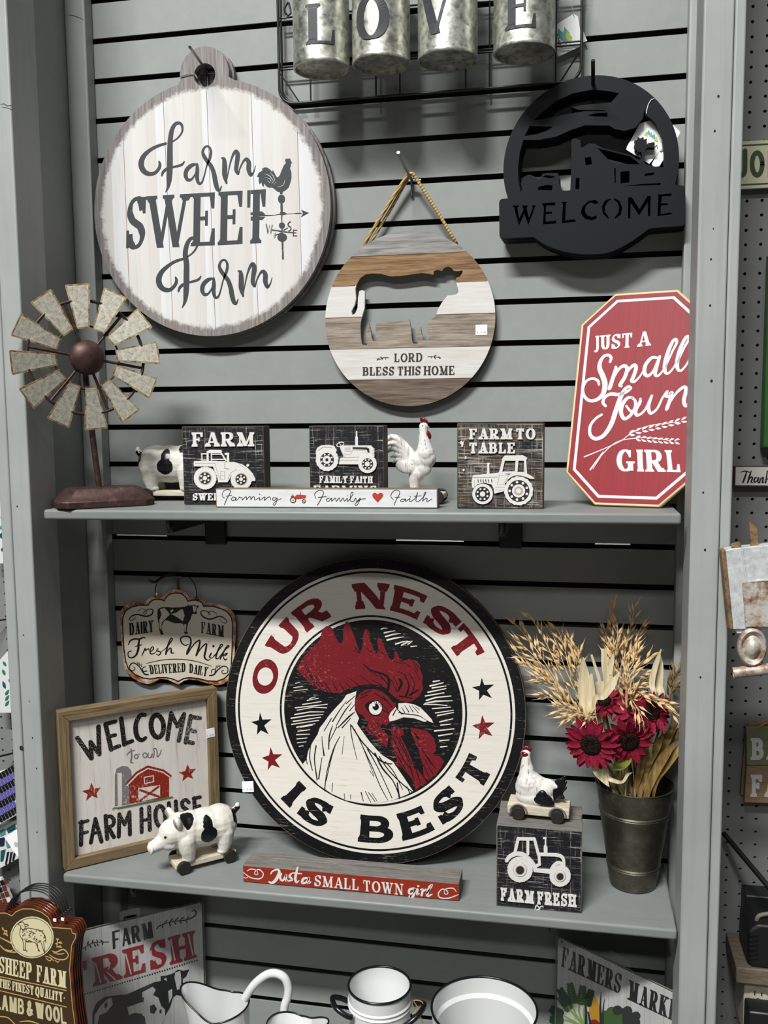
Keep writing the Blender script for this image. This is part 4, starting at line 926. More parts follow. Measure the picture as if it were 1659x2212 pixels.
    ink = ["355 1690 10,380 1500 8,440 1300 10,500 1180 6", "370 1600 6,420 1380 8,470 1230 4", "300 1580 12,330 1380 6", "285 1590 12,260 1400 10,275 1270 12", "350 1360 14,335 1250 8,330 1180 4", "395 1300 10,400 1180 12,430 1080 6", "240 1500 8,215 1380 10,225 1260 6", "190 1440 8,185 1390 5", "520 1350 5,540 1180 4", "480 1100 8,580 1000 14,640 950 6", "520 1100 10,600 1010 6", "430 1040 10,500 930 8,560 850 4", "465 1080 6,540 950 10,610 860 4", "400 1230 5,470 1090 8", "560 870 8,640 800 6", "590 940 8,640 880 5", "350 1130 6,420 1010 8", "600 1070 10,610 1180 8,660 1400 5", "610 1080 12,700 1220 12,800 1330 10,900 1420 14,990 1440 8", "640 1120 8,720 1290 8,820 1550 4", "720 1290 10,800 1460 8,880 1650 8,950 1780 5", "760 1300 12,860 1480 8,990 1760 8", "830 1340 14,900 1480 16,1000 1600 10,1060 1740 12", "870 1370 10,960 1500 10,1100 1640 10,1180 1700 8", "930 1420 10,1010 1520 8,1090 1680 6", "1040 1620 12,1060 1760 14", "1130 1650 6,1160 1720 10", "700 1710 10,720 1790 6", "740 1700 6,790 1800 6", "770 1710 6,830 1795 6", "800 1715 5,850 1790 5", "430 1620 6,425 1700 6", "540 1720 5,545 1770 5", "600 1730 5,600 1770 5", "780 1500 4,820 1560 4",
           # comb shading
           "150 440 8,210 560 6,260 700 10", "200 560 5,330 750 8", "230 570 4,380 760 8", "170 520 6,280 730 8", "330 640 5,420 770 10", "420 650 4,480 760 9", "480 650 4,540 745 8", "540 660 4,600 720 7", "600 640 4,680 700 7", "680 600 4,800 690 6", "720 500 8,800 560 12,900 590 18,960 640 26,955 740 20", "760 550 4,900 640 6", "860 580 6,950 690 8", "800 650 5,900 700 7", "640 340 6,690 390 10", "630 370 5,680 395 6", "760 200 5,790 290 5", "750 350 5,800 390 6", "870 370 5,930 420 5", "1060 640 20,1080 680 26,1050 750 14", "1110 600 10,1150 700 12,1120 800 20", "1050 570 6,1110 600 4", "1150 580 6,1200 680 6,1180 780 10", "1200 540 6,1250 640 6", "1190 470 6,1230 560 8", "980 640 5,1040 760 8", "1010 620 4,1060 740 6", "1160 790 20,1240 740 10", "1060 800 12,1180 820 8", "1220 500 6,1270 560 5", "1000 470 4,1090 495 4", "1060 460 4,1160 520 5",
           # face and wattle shading
           "700 790 5,790 750 6", "690 820 5,760 790 6", "820 770 5,930 840 8", "900 800 6,990 900 10", "700 990 30,740 1060 40,720 1100 14", "820 1030 6,870 1090 6", "850 1050 6,930 1130 6", "790 1080 7,890 1200 8", "760 1100 6,870 1240 7", "900 930 8,960 960 10", "920 900 6,950 930 5", "800 1150 6,930 1280 8",
           "1040 1100 6,1000 1180 5", "1000 1200 10,1100 1400 8,1180 1500 8", "1030 1180 8,1140 1400 8,1200 1600 6", "1060 1190 8,1180 1450 6", "1000 1290 6,1110 1480 8", "1050 1430 6,1180 1590 8", "1150 1170 14,1240 1370 20,1270 1480 14", "1240 1250 8,1360 1440 8", "1270 1300 6,1400 1480 6", "1260 1400 8,1340 1560 8", "1300 1400 6,1380 1540 6", "1220 1500 10,1260 1620 6", "1380 1340 6,1410 1330 5", "1240 1200 20,1200 1150 10",
           # beak
           "1050 955 6,1120 968 8,1240 985 7,1300 1020 4", "1000 980 10,1030 925 8", "1080 905 5,1110 955 8", "1110 890 4,1150 950 9", "1150 885 4,1190 950 8", "1180 890 4,1240 960 6", "1210 900 4,1250 930 4"]
    pen(q, fr, cr, ink, smooth=True, n=4, **z)
    q.build('ink_lines', BLACKP, t)
    q = MB(); z = dict(z0=.0011, z1=.0014); disc(q, fr, cr, 835, 912, 62, 66, **z); q.mi = 1
    disc(q, fr, cr, 838, 902, 30, 32, .0014, .0016); pen(q, fr, cr, ["790 870 8,810 850 10,830 858 6", "840 850 8,850 872 6", "865 850 8,870 880 6", "885 870 8,885 900 5"], z0=.0014, z1=.0016); q.mi = 0; disc(q, fr, cr, 822, 886, 12, 12, .0016, .0018)
    q.build('eye_print', [CREAM, BLACKP], t)
    sticker(t, fr, (X5+158/s5, Y5+1248/s5), .023, .021, .0006, 5, 3)
nest()
# ------------------------------------------------------------------ framed welcome to our farm house sign
def farmhouse():
    s_ = 4.1475; X0, Y0 = 90, 1470; cr = (X0, Y0, s_)
    Wd = .3125; fr = frm(-.0025, -.2372, z2(.24)+.0008, .7095, -.0013)
    t = thing('framed_welcome_sign', 'square wood-framed white sign reading welcome to our farm house, left of the rooster sign', 'sign', mat=fr.mat())
    FW = Mat('rustic_frame_wood', .7, spec=.2); v = FW.xyz()
    n = FW.noise((2, 75, 14), 3, 6, .7, 1.0); FW.color(FW.ramp(n, [(.3, '#43382B'), (.5, '#756449'), (.72, '#8F7D5E')])); FW.bump(n, .2, .0006)
    FV = Mat('rustic_frame_wood_upright', .7, spec=.2); n = FV.noise((75, 2, 14), 3, 6, .7, 1.0); FV.color(FV.ramp(n, [(.3, '#43382B'), (.5, '#756449'), (.72, '#8F7D5E')])); FV.bump(n, .2, .0006)
    b, d, W_ = .0205, .024, Wd
    for k, (P, mm) in enumerate((([(0, W_), (b, W_-b), (W_-b, W_-b), (W_, W_)], FW), ([(0, 0), (W_, 0), (W_-b, b), (b, b)], FW), ([(0, 0), (b, b), (b, W_-b), (0, W_)], FV), ([(W_, 0), (W_, W_), (W_-b, W_-b), (W_-b, b)], FV))):
        q = MB(); q.poly(P, -d, 0); q.build('frame_bar', mm.m, t, bevel=.0012)
    P_ = Mat('whitewashed_panel', .55, spec=.25); n = P_.noise((40, 2, 1), 3, 6, .7); P_.color(P_.ramp(n, [(.28, '#A99F97'), (.45, '#CFC9C2'), (.7, '#D6D2CC')]))
    zb = -.011
    q = MB(); q.poly([(b-.002, b-.002), (W_-b+.002, b-.002), (W_-b+.002, W_-b+.002), (b-.002, W_-b+.002)], zb-.004, zb); q.build('panel', P_.m, t)
    f2 = Fr(fr.o+fr.n*zb, fr.ex, fr.ey); z = dict(z0=zb, z1=zb+.0004)
    INK = distressed('weathered_black_lettering', '#15110F', '#A39C95', .555, 160, (40, 25, 1))
    def OV(q, a_):
        c, rx, ry, w = a_
        P = [(c[0]+rx*math.cos(a)-.06*ry*math.sin(a), c[1]-ry*math.sin(a), w) for a in [2*math.pi*i/24 for i in range(25)]]
        pen(q, f2, cr, [P], smooth=False, **z)
    q = MB()
    pen(q, f2, cr, ["320 515 40,445 695 42", "445 695 40,437 550 36", "437 550 38,515 660 38", "515 660 40,508 412 40", "572 395 40,622 618 40", "572 390 38,660 366 34", "595 502 34,658 488 32", "622 612 38,695 586 34", "712 342 40,740 572 40", "740 566 38,810 542 34", "1125 525 38,1160 292 38", "1160 295 36,1215 410 34", "1215 410 34,1275 300 36", "1275 300 38,1228 538 38", "1335 318 40,1290 552 40", "1335 325 38,1418 336 34", "1315 438 34,1374 456 34", "1290 545 38,1355 560 34"], smooth=False, **z)
    pen(q, f2, cr, ["925 308 34,885 310 36,848 370 40,842 450 42,862 515 40,900 532 36,930 512 30"], **z); OV(q, ((1035, 408), 56, 100, 42)); q.build('lettering', INK, t); q = MB()
    pen(q, f2, cr, ["355 1265 36,352 1472 36", "345 1274 34,412 1256 30", "355 1370 32,408 1356 28", "440 1452 34,480 1238 32", "480 1238 32,535 1442 36", "455 1370 26,520 1356 26", "572 1212 36,586 1418 36", "600 1320 34,646 1402 36", "695 1198 34,690 1398 34", "695 1202 32,742 1290 30", "742 1290 30,785 1178 32", "785 1178 34,790 1378 34", "892 1148 34,895 1358 34", "962 1132 34,968 1338 34", "895 1256 28,965 1240 28", "1365 1052 34,1375 1238 34", "1360 1056 32,1418 1044 30", "1370 1132 28,1415 1122 28", "1375 1234 28,1418 1226 28"], smooth=False, **z)
    pen(q, f2, cr, ["572 1222 30,620 1218 32,645 1250 34,635 1295 32,580 1318 28", "1138 1098 34,1148 1210 34,1168 1268 34,1192 1268 32,1208 1215 34,1200 1082 34", "1318 1092 30,1290 1068 30,1258 1088 34,1265 1130 34,1312 1170 32,1318 1230 32,1290 1266 30,1252 1252 28"], **z)
    OV(q, ((1062, 1216), 44, 92, 36))
    q.build('lettering', INK, t)
    GRYP = plain('warm_grey_print', '#7E7578', .6); q = MB()
    pen(q, f2, cr, ["800 612 10,806 680 13,798 730 12,818 736 7", "762 668 7,785 640 11,835 622 7", "955 650 9,950 680 10,972 690 9,990 655 8,985 688 7", "1000 690 9,1008 640 9,1000 612 9,1022 610 9,1034 640 9,1034 682 9,1058 660 8,1070 622 8", "862 660 6,882 656 5"], **z)
    for c, r in (((846, 680), 17), ((925, 668), 20)): pen(q, f2, cr, [[(c[0]+r*math.cos(a), c[1]+r*math.sin(a), 9) for a in [2*math.pi*i/14 for i in range(15)]]], smooth=False, **z)
    shape(q, f2, cr, "655 1125,655 850,670 790,720 765,770 770,800 805,805 850,770 890,750 935,785 960,785 1105,720 1118,718 830,712 822,675 826,680 1120", **z)
    q.build('silo_print', distressed('silo_grey_print', '#767074', '#B9B3AD', .58, 90, (40, 20, 1)), t)
    REDB = distressed('barn_red_weathered', '#842216', '#C3A79D', .575, 90, (45, 14, 1)); q = MB()
    shape(q, f2, cr, "780 1105,780 935,860 850,955 795,1080 815,1140 860,1140 1042", **z)
    pen(q, f2, cr, ["755 925 18,850 825 18", "850 825 18,950 770 18", "950 770 18,1090 806 18", "1090 806 18,1155 854 18"], smooth=False, **z)
    q.build('barn_print', REDB, t)
    for s1 in ("445 915,468 970,527 957,490 1008,500 1052,448 1030,398 1075,412 1018,362 990,425 975", "1305 750,1328 795,1380 790,1340 835,1355 880,1308 860,1260 900,1272 848,1228 822,1285 812"): q = MB(); shape(q, f2, cr, s1, **z); q.build('star_print', REDB, t)
    q = MB(); z = dict(z0=zb+.0004, z1=zb+.0008)
    pen(q, f2, cr, ["765 940 9,860 842 9", "860 842 9,952 787 9", "952 787 9,1085 820 9", "1085 820 9,1150 866 9", "918 868 8,1000 852 8", "1000 852 8,1004 906 8", "1004 906 8,922 924 8", "922 924 8,918 868 8"], smooth=False, **z)
    shape(q, f2, cr, "865 965,1060 936,1060 1046,870 1086", **z)
    q.build('barn_door_print', P_.m, t)
    q = MB(); z = dict(z0=zb+.0008, z1=zb+.0012); pen(q, f2, cr, ["880 980 18,1048 1038 18", "1046 948 18,880 1074 18"], smooth=False, **z); q.build('door_brace_print', REDB, t)
    q = MB(); z = dict(z0=zb+.0012, z1=zb+.0016); pen(q, f2, cr, ["635 1150 8,650 1138 8,690 1138 10,780 1120 13,900 1096 13,1050 1064 13,1168 1040 10"], **z); q.build('grass_print', plain('grass_green_print', '#4C6A36', .6), t)
    sticker(t, fr, (X0+1510/s_, Y0+468/s_), .0185, .019, .0006, 2, 2)
farmhouse()
# ------------------------------------------------------------------ dairy farm fresh milk sign
def milk():
    s_ = 5.027; X0, Y0 = 230, 1200; cr = (X0, Y0, s_)
    fr = wallfr(384, 1375, -.0135); L = lambda a, b: fr.lo(X0+a/s_, Y0+b/s_)
    t = thing('dairy_tin_sign', 'rust-edged cream tin sign reading dairy farm fresh milk delivered daily', 'sign', mat=fr.mat())
    o = nums("145 640,160 590,200 540,260 510,340 500,430 497,445 480,475 455,520 440,575 438,605 456,625 430,660 395,710 372,765 368,820 378,865 405,890 440,905 458,935 450,990 455,1040 475,1075 510,1080 518,1160 515,1250 535,1330 570,1385 630,1405 700,1407 800,1395 1000,1385 1180,1370 1280,1330 1350,1270 1395,1200 1410,1100 1390,1000 1360,900 1345,840 1360,780 1400,730 1380,660 1345,580 1340,500 1385,440 1395,360 1375,280 1330,220 1270,190 1200,170 1000,150 800", 2)
    i = nums("178 670,210 600,270 560,350 540,455 540,470 510,500 485,545 475,600 480,632 492,640 462,680 425,730 408,770 405,820 418,860 450,885 497,930 485,990 485,1035 510,1055 550,1150 550,1240 575,1310 610,1355 670,1370 740,1365 1000,1355 1200,1335 1280,1280 1335,1200 1365,1100 1360,1000 1335,900 1325,840 1335,780 1365,720 1340,650 1325,560 1325,480 1340,400 1330,310 1290,240 1230,210 1150,190 1000,178 800", 2)
    TIN = Mat('cream_tin_print', .22, spec=.5); TIN.color('#BDB6A4')
    n = TIN.noise(sc=22, det=5, rough=.7); TIN.color(TIN.mix(TIN.ramp(n, [(.66, 0.0), (.74, .8)]), '#C3BCAB', '#6B3A1E'))
    RIM = Mat('rusty_tin_rim', .4, spec=.4); n = RIM.noise(sc=28, det=6, rough=.75); RIM.color(RIM.ramp(n, [(.42, '#C8BFAC'), (.52, '#A87A55'), (.62, '#6A3215'), (.8, '#4A2110')]))
    q = MB(); q.poly([L(*p) for p in o], -.0016, 0); q.build('tin_plate', RIM.m, t)
    q = MB(); q.poly([L(*p) for p in i], 0, .0002, side=False); q.build('printed_face', TIN.m, t)
    INK = plain('tin_black_print', '#14120F', .3); q = MB(); z = dict(z0=.0002, z1=.0005)
    pen(q, fr, cr, [[(a, b, 12) for a, b in i+i[:1]]], smooth=False, **z)
    shape(q, fr, cr, "560 580,600 562,650 560,720 565,800 562,850 555,880 545,885 530,900 545,940 535,985 545,1010 545,985 575,975 600,985 625,965 640,945 630,930 640,910 700,890 730,878 770,872 820,890 845,860 855,843 840,846 780,832 740,800 735,740 735,690 715,640 700,615 730,602 770,607 820,624 855,590 860,573 800,568 740,555 680,555 620", **z)
    pen(q, fr, cr, ["245 690 8,280 655 12,340 640 14,430 660 16,490 640 14,505 600 12,480 580 10,430 595 8,405 620 8,415 640 6,435 620 6,420 590 6,380 580 6,340 605 5", "245 690 8,270 705 7,300 690 6,318 665 5", "1310 715 8,1290 690 10,1230 660 14,1130 690 16,1060 670 14,1025 630 12,1040 600 10,1090 605 8,1125 630 7,1120 645 6,1105 630 6,1125 605 6,1170 610 6,1200 640 5", "1310 715 8,1290 735 7,1255 720 6,1225 690 5",
        "240 970 8,256 928 14,300 906 16,360 906 16,400 888 14,424 896 8", "358 906 16,350 960 22,345 1020 24,322 1080 18,275 1110 14,240 1095 12,238 1050 10,272 1035 8", "310 990 6,350 975 12,385 970 8",
        "385 1090 8,420 1010 14,425 1030 10,455 1010 10,460 1025 8", "470 1050 8,512 1012 12,500 990 10,475 1022 12,480 1065 14,520 1060 8,550 1030 6", "562 1010 10,546 1030 10,590 1050 14,570 1080 10,540 1070 8", "600 1040 6,650 1000 8,705 930 12,716 902 10,694 908 12,660 1000 18,645 1070 18", "650 1055 8,690 1005 12,705 1022 16,704 1055 14,735 1056 6",
        "890 960 8,860 975 10,820 950 14,806 900 14,850 876 14,908 892 16,915 960 20,880 1040 20,874 1072 16", "884 1062 10,950 962 12,1010 920 14,1010 970 20,985 1060 22,974 1086 16", "980 1076 10,1040 990 12,1085 960 14,1080 1020 20,1065 1100 20,1098 1135 12,1128 1124 6",
        "1138 1060 14,1120 1100 16,1146 1112 8,1175 1076 6", "1170 1092 8,1230 1012 10,1262 972 10,1240 970 12,1200 1060 16,1190 1115 14,1222 1114 6", "1215 1116 8,1290 1022 10,1332 986 10,1310 984 12,1260 1070 16,1235 1122 14", "1260 1082 8,1310 1060 12,1292 1085 10,1266 1090 8,1285 1130 14,1312 1120 6",
        "435 1170 5,600 1135 7,780 1125 8,960 1145 7,1140 1200 5",
        "455 1292 12,410 1282 14,360 1210 12,300 1165 10,256 1190 10,256 1235 8,290 1250 8,312 1226 7,296 1210 6", "440 1252 10,400 1256 8,396 1220 8,424 1206 7", "345 1180 10,330 1155 5", "365 1195 10,352 1160 5", "382 1205 9,376 1172 4", "1120 1302 12,1165 1292 14,1210 1240 12,1270 1200 10,1316 1220 10,1312 1270 8,1268 1282 8,1250 1256 7,1272 1244 6", "1138 1272 9,1150 1236 8,1186 1240 8,1176 1266 6", "1205 1215 10,1215 1190 5", "1222 1205 9,1238 1186 4", "1188 1228 9,1195 1195 5"], **z)
    disc(q, fr, cr, 1162, 984, 12, 12, **z)
    c = lambda *a: [(X0+x/s_, Y0+y/s_) for x, y in a]
    for w, Q in (('DAIRY', ((252, 865), (515, 828), (512, 703), (245, 735))), ('FARM', ((1030, 838), (1278, 888), (1278, 762), (1030, 718))), ('DELIVERED', ((478, 1287), (862, 1262), (862, 1164), (460, 1190))), ('DAILY', ((900, 1270), (1088, 1312), (1112, 1215), (900, 1172)))):
        letters(q, fr, w, *c(*Q), T=.17, t=.06, serif=.05, st=.05, gap=.09, **z)
    q.build('lettering', INK, t)
    q = MB(); z = dict(z0=.0005, z1=.0008)
    for p in ("582 582,630 570,662 600,690 640,640 688,602 730,592 800,580 790,576 700,600 640", "700 635,760 620,800 590,830 582,850 650,832 715,800 690,740 652", "846 748,868 742,862 830,850 830", "936 545,985 555,962 620,946 606", "590 745,600 745,600 815,594 815", "690 600,720 580,730 600,705 620"): shape(q, fr, cr, p, **z)
    q.build('cow_white_print', TIN.m, t)
    q = MB(); q.tube(spl([(*L(535, 462), -.003), (*L(535, 440), .002), (*L(550, 310), .003), (*L(620, 225), .004), (*L(740, 182), .006), (*L(850, 190), .004), (*L(930, 260), .003), (*L(976, 350), .003), (*L(985, 440), .002), (*L(985, 465), -.003)], 6), .0011, 8)
    q.tube(spl([(*L(985, 440), .002), (*L(975, 465), .004), (*L(995, 490), .003), (*L(1000, 470), .002)], 5), .001, 6); q.build('wire_handle', WIREB, t, smooth=60)
    q = MB(); x, y = L(545, 415); q.T = Matrix.Translation((x, y, .002)); q.box((-.0028, -.0024, -.001), (.0028, .0024, .001)); q.build('string_clip', STICK, t)
    b = at(382, 1244, y=.0); h = thing('slatwall_hook', 'dark steel peg hook carrying the dairy tin sign', 'hook', b)
    f3 = lambda a, b_, y: tuple(at(X0+a/s_, Y0+b_/s_, y=y)-b)
    q = MB(); q.tube(spl([f3(760, 195, -.004), f3(700, 200, -.03), f3(600, 240, -.075), f3(545, 278, -.095), f3(510, 292, -.105), f3(485, 285, -.112), f3(466, 270, -.118)], 6), .0026, 8); q.build('rod', DARKSTEEL, h, smooth=60)
    q = MB(); q.tube([f3(702, 230, -.004), f3(825, 232, -.004)], .0026, 8); q.tube([f3(764, 240, -.004), f3(775, 360, -.005)], .0024, 8); q.build('cross_bar', STEEL, h, smooth=60)
milk()
# ------------------------------------------------------------------ sculpted figures: one continuous skin per figure
def skin(name, mb, mats, parent, voxel=.0018, smooth=6, paintf=None, chisel=0):
    me = bpy.data.meshes.new(name); me.from_pydata([tuple(v) for v in mb.v], [], mb.f); me.update()
    o = bpy.data.objects.new(name, me); COL.objects.link(o)
    r = o.modifiers.new('r', 'REMESH'); r.mode = 'VOXEL'; r.voxel_size = voxel
    s_ = o.modifiers.new('s', 'SMOOTH'); s_.factor = .5; s_.iterations = smooth
    dg = bpy.context.evaluated_depsgraph_get(); m2 = bpy.data.meshes.new_from_object(o.evaluated_get(dg))
    o.modifiers.clear(); o.data = m2; m2.name = name; bpy.data.meshes.remove(me)
    m2.materials.clear()
    for q in mats: m2.materials.append(q)
    if paintf:
        for p in m2.polygons: p.material_index = paintf(p.center, p.normal)
    m2.polygons.foreach_set('use_smooth', [True]*len(m2.polygons)); m2.update()
    if parent is not None: o.parent = parent
    return o
def cap(mb, pts, rs, n=14, flat=1.0):
    """a rounded limb through points"""
    P = [Vector(p) for p in pts]
    mb.tube(P, rs, n)
    for p, r in ((P[0], rs[0]), (P[-1], rs[-1])): mb.ell(p, (r, r, r), 12, 8)
RESIN = Mat('antique_white_resin', .5, spec=.35); n = RESIN.noise(sc=60, det=6, rough=.7); v2 = RESIN.noise((1, 1, 3), 30, 4)
RESIN.color(RESIN.mix(RESIN.ramp(n, [(.62, 0.0), (.72, .75)]), RESIN.ramp(v2, [(.35, '#C9C3B4'), (.6, '#DAD7D0')]), '#8D8474')); RESIN.bump(RESIN.voro(70, out='Distance'), .35, .002); RESIN = RESIN.m
PATCH = Mat('gloss_black_resin', .3, spec=.5); PATCH.color('#0D0E12'); PATCH.bump(PATCH.noise(sc=60), .2, .001); PATCH = PATCH.m
CARTW = wood('whitewashed_cart_wood', ['#9A8F78', '#C9C2AE', '#D8D3C4'], (2, 30, 30), 6)
WHEEL = Mat('dark_wooden_wheel', .6, spec=.3); w = WHEEL.n.new('ShaderNodeTexWave'); w.wave_type = 'RINGS'; w.rings_direction = 'Y'; w.inputs['Scale'].default_value = 160; w.inputs['Distortion'].default_value = 1
WHEEL.link(WHEEL.coord(), w.inputs['Vector']); WHEEL.color(WHEEL.ramp(w.outputs['Fac'], [(.2, '#1A1714'), (.8, '#2E2925')])); WHEEL.bump(w.outputs['Fac'], .4, .0006); WHEEL = WHEEL.m
def cart(t, L, Wd, h0, h1, wx, wr, wt=.008):
    q = MB(); q.box((-L/2, -Wd/2, h0), (L/2, Wd/2, h1)); q.build('cart_board', CARTW, t, bevel=.0018)
    for sx in (-1, 1):
        for sy in (-1, 1):
            q = MB(); q.lathe([(.0001, -wt/2), (wr*.9, -wt/2), (wr, -wt/2+.0012), (wr, wt/2-.0012), (wr*.9, wt/2), (.0001, wt/2)], 28, (0, 0, 0), 'Y')
            o = q.build('wheel', WHEEL, t, smooth=40); o.location = (sx*wx, sy*(Wd/2+wt/2+.0005), wr)
def pig(label, loc, rz):
    t = thing('pig_on_wheels', label, 'figurine', loc, rz, 'spotted pigs on wheels')
    cart(t, .122, .046, .009, .020, .046, .0128)
    q = MB(); zb = .020
    q.ell((-.004, 0, .0715), (.060, .0345, .0375)); q.ell((-.034, 0, .072), (.037, .035, .038)); q.ell((.026, 0, .0735), (.036, .032, .037))
    q.ell((.042, 0, .077), (.030, .030, .034)); q.ell((.058, 0, .0745), (.027, .026, .0275)); cap(q, [(.064, 0, .069), (.080, 0, .0605), (.096, 0, .0545)], [.0225, .0148, .0115]); q.ell((.1005, 0, .0535), (.0042, .0135, .0125)); q.ell((.062, 0, .058), (.022, .021, .016))
    for x, dx in ((.036, -.004), (-.041, .003)):
        for y in (-.0175, .0175): cap(q, [(x, y, .062), (x+dx*.4, y, .042), (x+dx, y, zb+.008)], [.0185, .0160, .0122]); q.ell((x+dx+.002, y, zb+.004), (.0128, .0112, .006))
    for y in (-1, 1): q.ell((.053, y*.0225, .101), (.0075, .0125, .0155), 14, 10, (Matrix.Rotation(-y*.55, 3, 'X') @ Matrix.Rotation(.35, 3, 'Y')).to_4x4())
    cap(q, [(-.066, 0, .090), (-.073, .002, .097), (-.073, .003, .102)], [.0066, .006, .005])
    def pf(c, n):
        x, y, z = c
        if abs(y) > .008 and (((x+.004)/.0165)**2+((z-.068)/.0155)**2 < 1 or ((x+.003)/.0095)**2+((z-.086)/.017)**2 < 1): return 1
        if z > .084 and ((x-.034)/.013)**2+((abs(y)-.016)/.0125)**2 < 1: return 1
        if z < .1 and x < -.056 and ((z-.088)/.019)**2+((abs(y)-.014)/.013)**2 < 1: return 1
        return 0
    skin('pig_body', q, [RESIN, PATCH], t, .0016, 4, pf)
    for y in (-1, 1):
        q = MB(); q.ell((.0760, y*.0172, .0765), (.0036, .0026, .0028), 10, 8); q.build('eye', PATCH, t, smooth=60)
        q = MB(); q.ell((.0588, y*.0245, .1015), (.0035, .0085, .0105), 12, 8, (Matrix.Rotation(-y*.55, 3, 'X') @ Matrix.Rotation(.35, 3, 'Y')).to_4x4()); q.build('inner_ear', plain('inner_ear_wash', '#8E8579', .6), t, smooth=60)  # inner ear is greyer and darker than the white resin
    return t
p_ = Vector((.2630, -.1770, 0)); hd = math.atan2(-.0615, -.0703)
off = Vector((-math.sin(hd), math.cos(hd), 0))*.0275   # the wheels seen are on its left side
p_ = p_-off
pig('black-spotted white pig on a wheeled cart, in front of the framed welcome sign', (p_.x, p_.y, z2(p_.x)+.001), hd)
pig('black-spotted white pig on a wheeled cart, half hidden behind the farm sweet block', (.158-.0, -.043, z1(.13)+.0008), .05)
# ------------------------------------------------------------------ carved tractor blocks
BLOCKM = Mat('distressed_black_block', .6, spec=.3)
def blockmat(name, brown, w=.0):
    M = Mat(name, .6, spec=.3); a = M.noise((3, 70, 3), 4, 6, .8); b = M.noise((70, 3, 3), 4, 6, .8); c = M.noise(sc=14, det=4)
    f = M.math('MAXIMUM', M.ramp(a, [(.55-w, 0.0), (.6-w, .9)]), M.ramp(b, [(.57-w, 0.0), (.63-w, .75)]))
    f2 = M.math('MULTIPLY', f, M.ramp(c, [(.38, .15), (.6, 1.0)]))
    base = M.mix(M.ramp(M.noise((2, 12, 2), 6, 5), [(brown, .0), (brown+.12, .7)]), '#14151A', '#4A3D2E')
    M.color(M.mix(f2, base, '#B9B4AB')); M.bump(a, .2, .0005); return M.m
BM1, BM2 = blockmat('black_scratched_face', .62), blockmat('brown_scratched_face', .42, .035)
BSIDE = wood('dark_block_side', ['#2A241E', '#51473B', '#6E6352'], (2, 2, 30), 4)
BTOP = wood('grey_plank_edge', ['#4A4845', '#74716C', '#8A8681'], (2, 40, 40), 5)
CARVE = plain('white_carved_relief', '#D6D4D0', .5); LINE = plain('carved_groove_wash', '#A59A8C', .7)
def block(label, fr, Wd, H, depth, facem, planks=1):
    t = thing('tractor_block_sign', label, 'block sign', mat=fr.mat())
    for k in range(planks):
        d0, d1 = -depth*k/planks, -depth*(k+1)/planks+(.0008 if planks > 1 else 0)
        q = MB(); q.box((0 if k != 1 else .0005, .0 if k != 1 else .0003, d1), (Wd-(0 if k != 1 else .0008), H-(0 if k != 1 else .0006), d0)); q.build('plank', BTOP if planks > 1 else BSIDE, t, bevel=.001)
    q = MB(); e = .0016; q.poly([(e, e), (Wd-e, e), (Wd-e, H-e), (e, H-e)], 0, .0003, side=False); q.build('printed_face', facem, t)
    return t
def wheel(q, fr, cr, x, y, r, tread=0, rings=(), hub=None, bolts=0, br=8):
    P = []
    n = 72
    for i in range(n):
        a = 2*math.pi*i/n; rr = r*(1+(.035 if tread and (i*tread//n*2 + (i*tread*2//n)) % 2 else 0))
        P.append((x+rr*math.cos(a), y+rr*math.sin(a)))
    q.mi = 0; shape(q, fr, cr, P, .0003, .0034)
    for rad, mi, z in rings: q.mi = mi; disc(q, fr, cr, x, y, rad, rad, .0034, .0034+z)
    q.mi = 0
    if bolts:
        for i in range(bolts): a = 2*math.pi*(i+.5)/bolts; disc(q, fr, cr, x+hub*math.cos(a), y+hub*math.sin(a), br, br, .0036, .0052, 10)
    q.mi = 0
CM = [CARVE, LINE, plain('carved_hub_black', '#22201F', .6)]
zc = dict(z0=.0003, z1=.0030); zl = dict(z0=.0030, z1=.0034)
def blk_frame(tl, tr, y):
    a, b = at(*tl, y=y), at(*tr, y=y); zf = z1(a.x)+.0006
    return Fr((a.x, y, zf), (1, 0, 0), (0, 0, 1)), b.x-a.x, (a.z+b.z)/2-zf
c4 = lambda cr: (lambda *a: [(cr[0]+x/cr[2], cr[1]+y/cr[2]) for x, y in a])
SLAB = dict(T=.27, t=.12, serif=.09, st=.13, gap=.12, z0=.0003, z1=.0030)
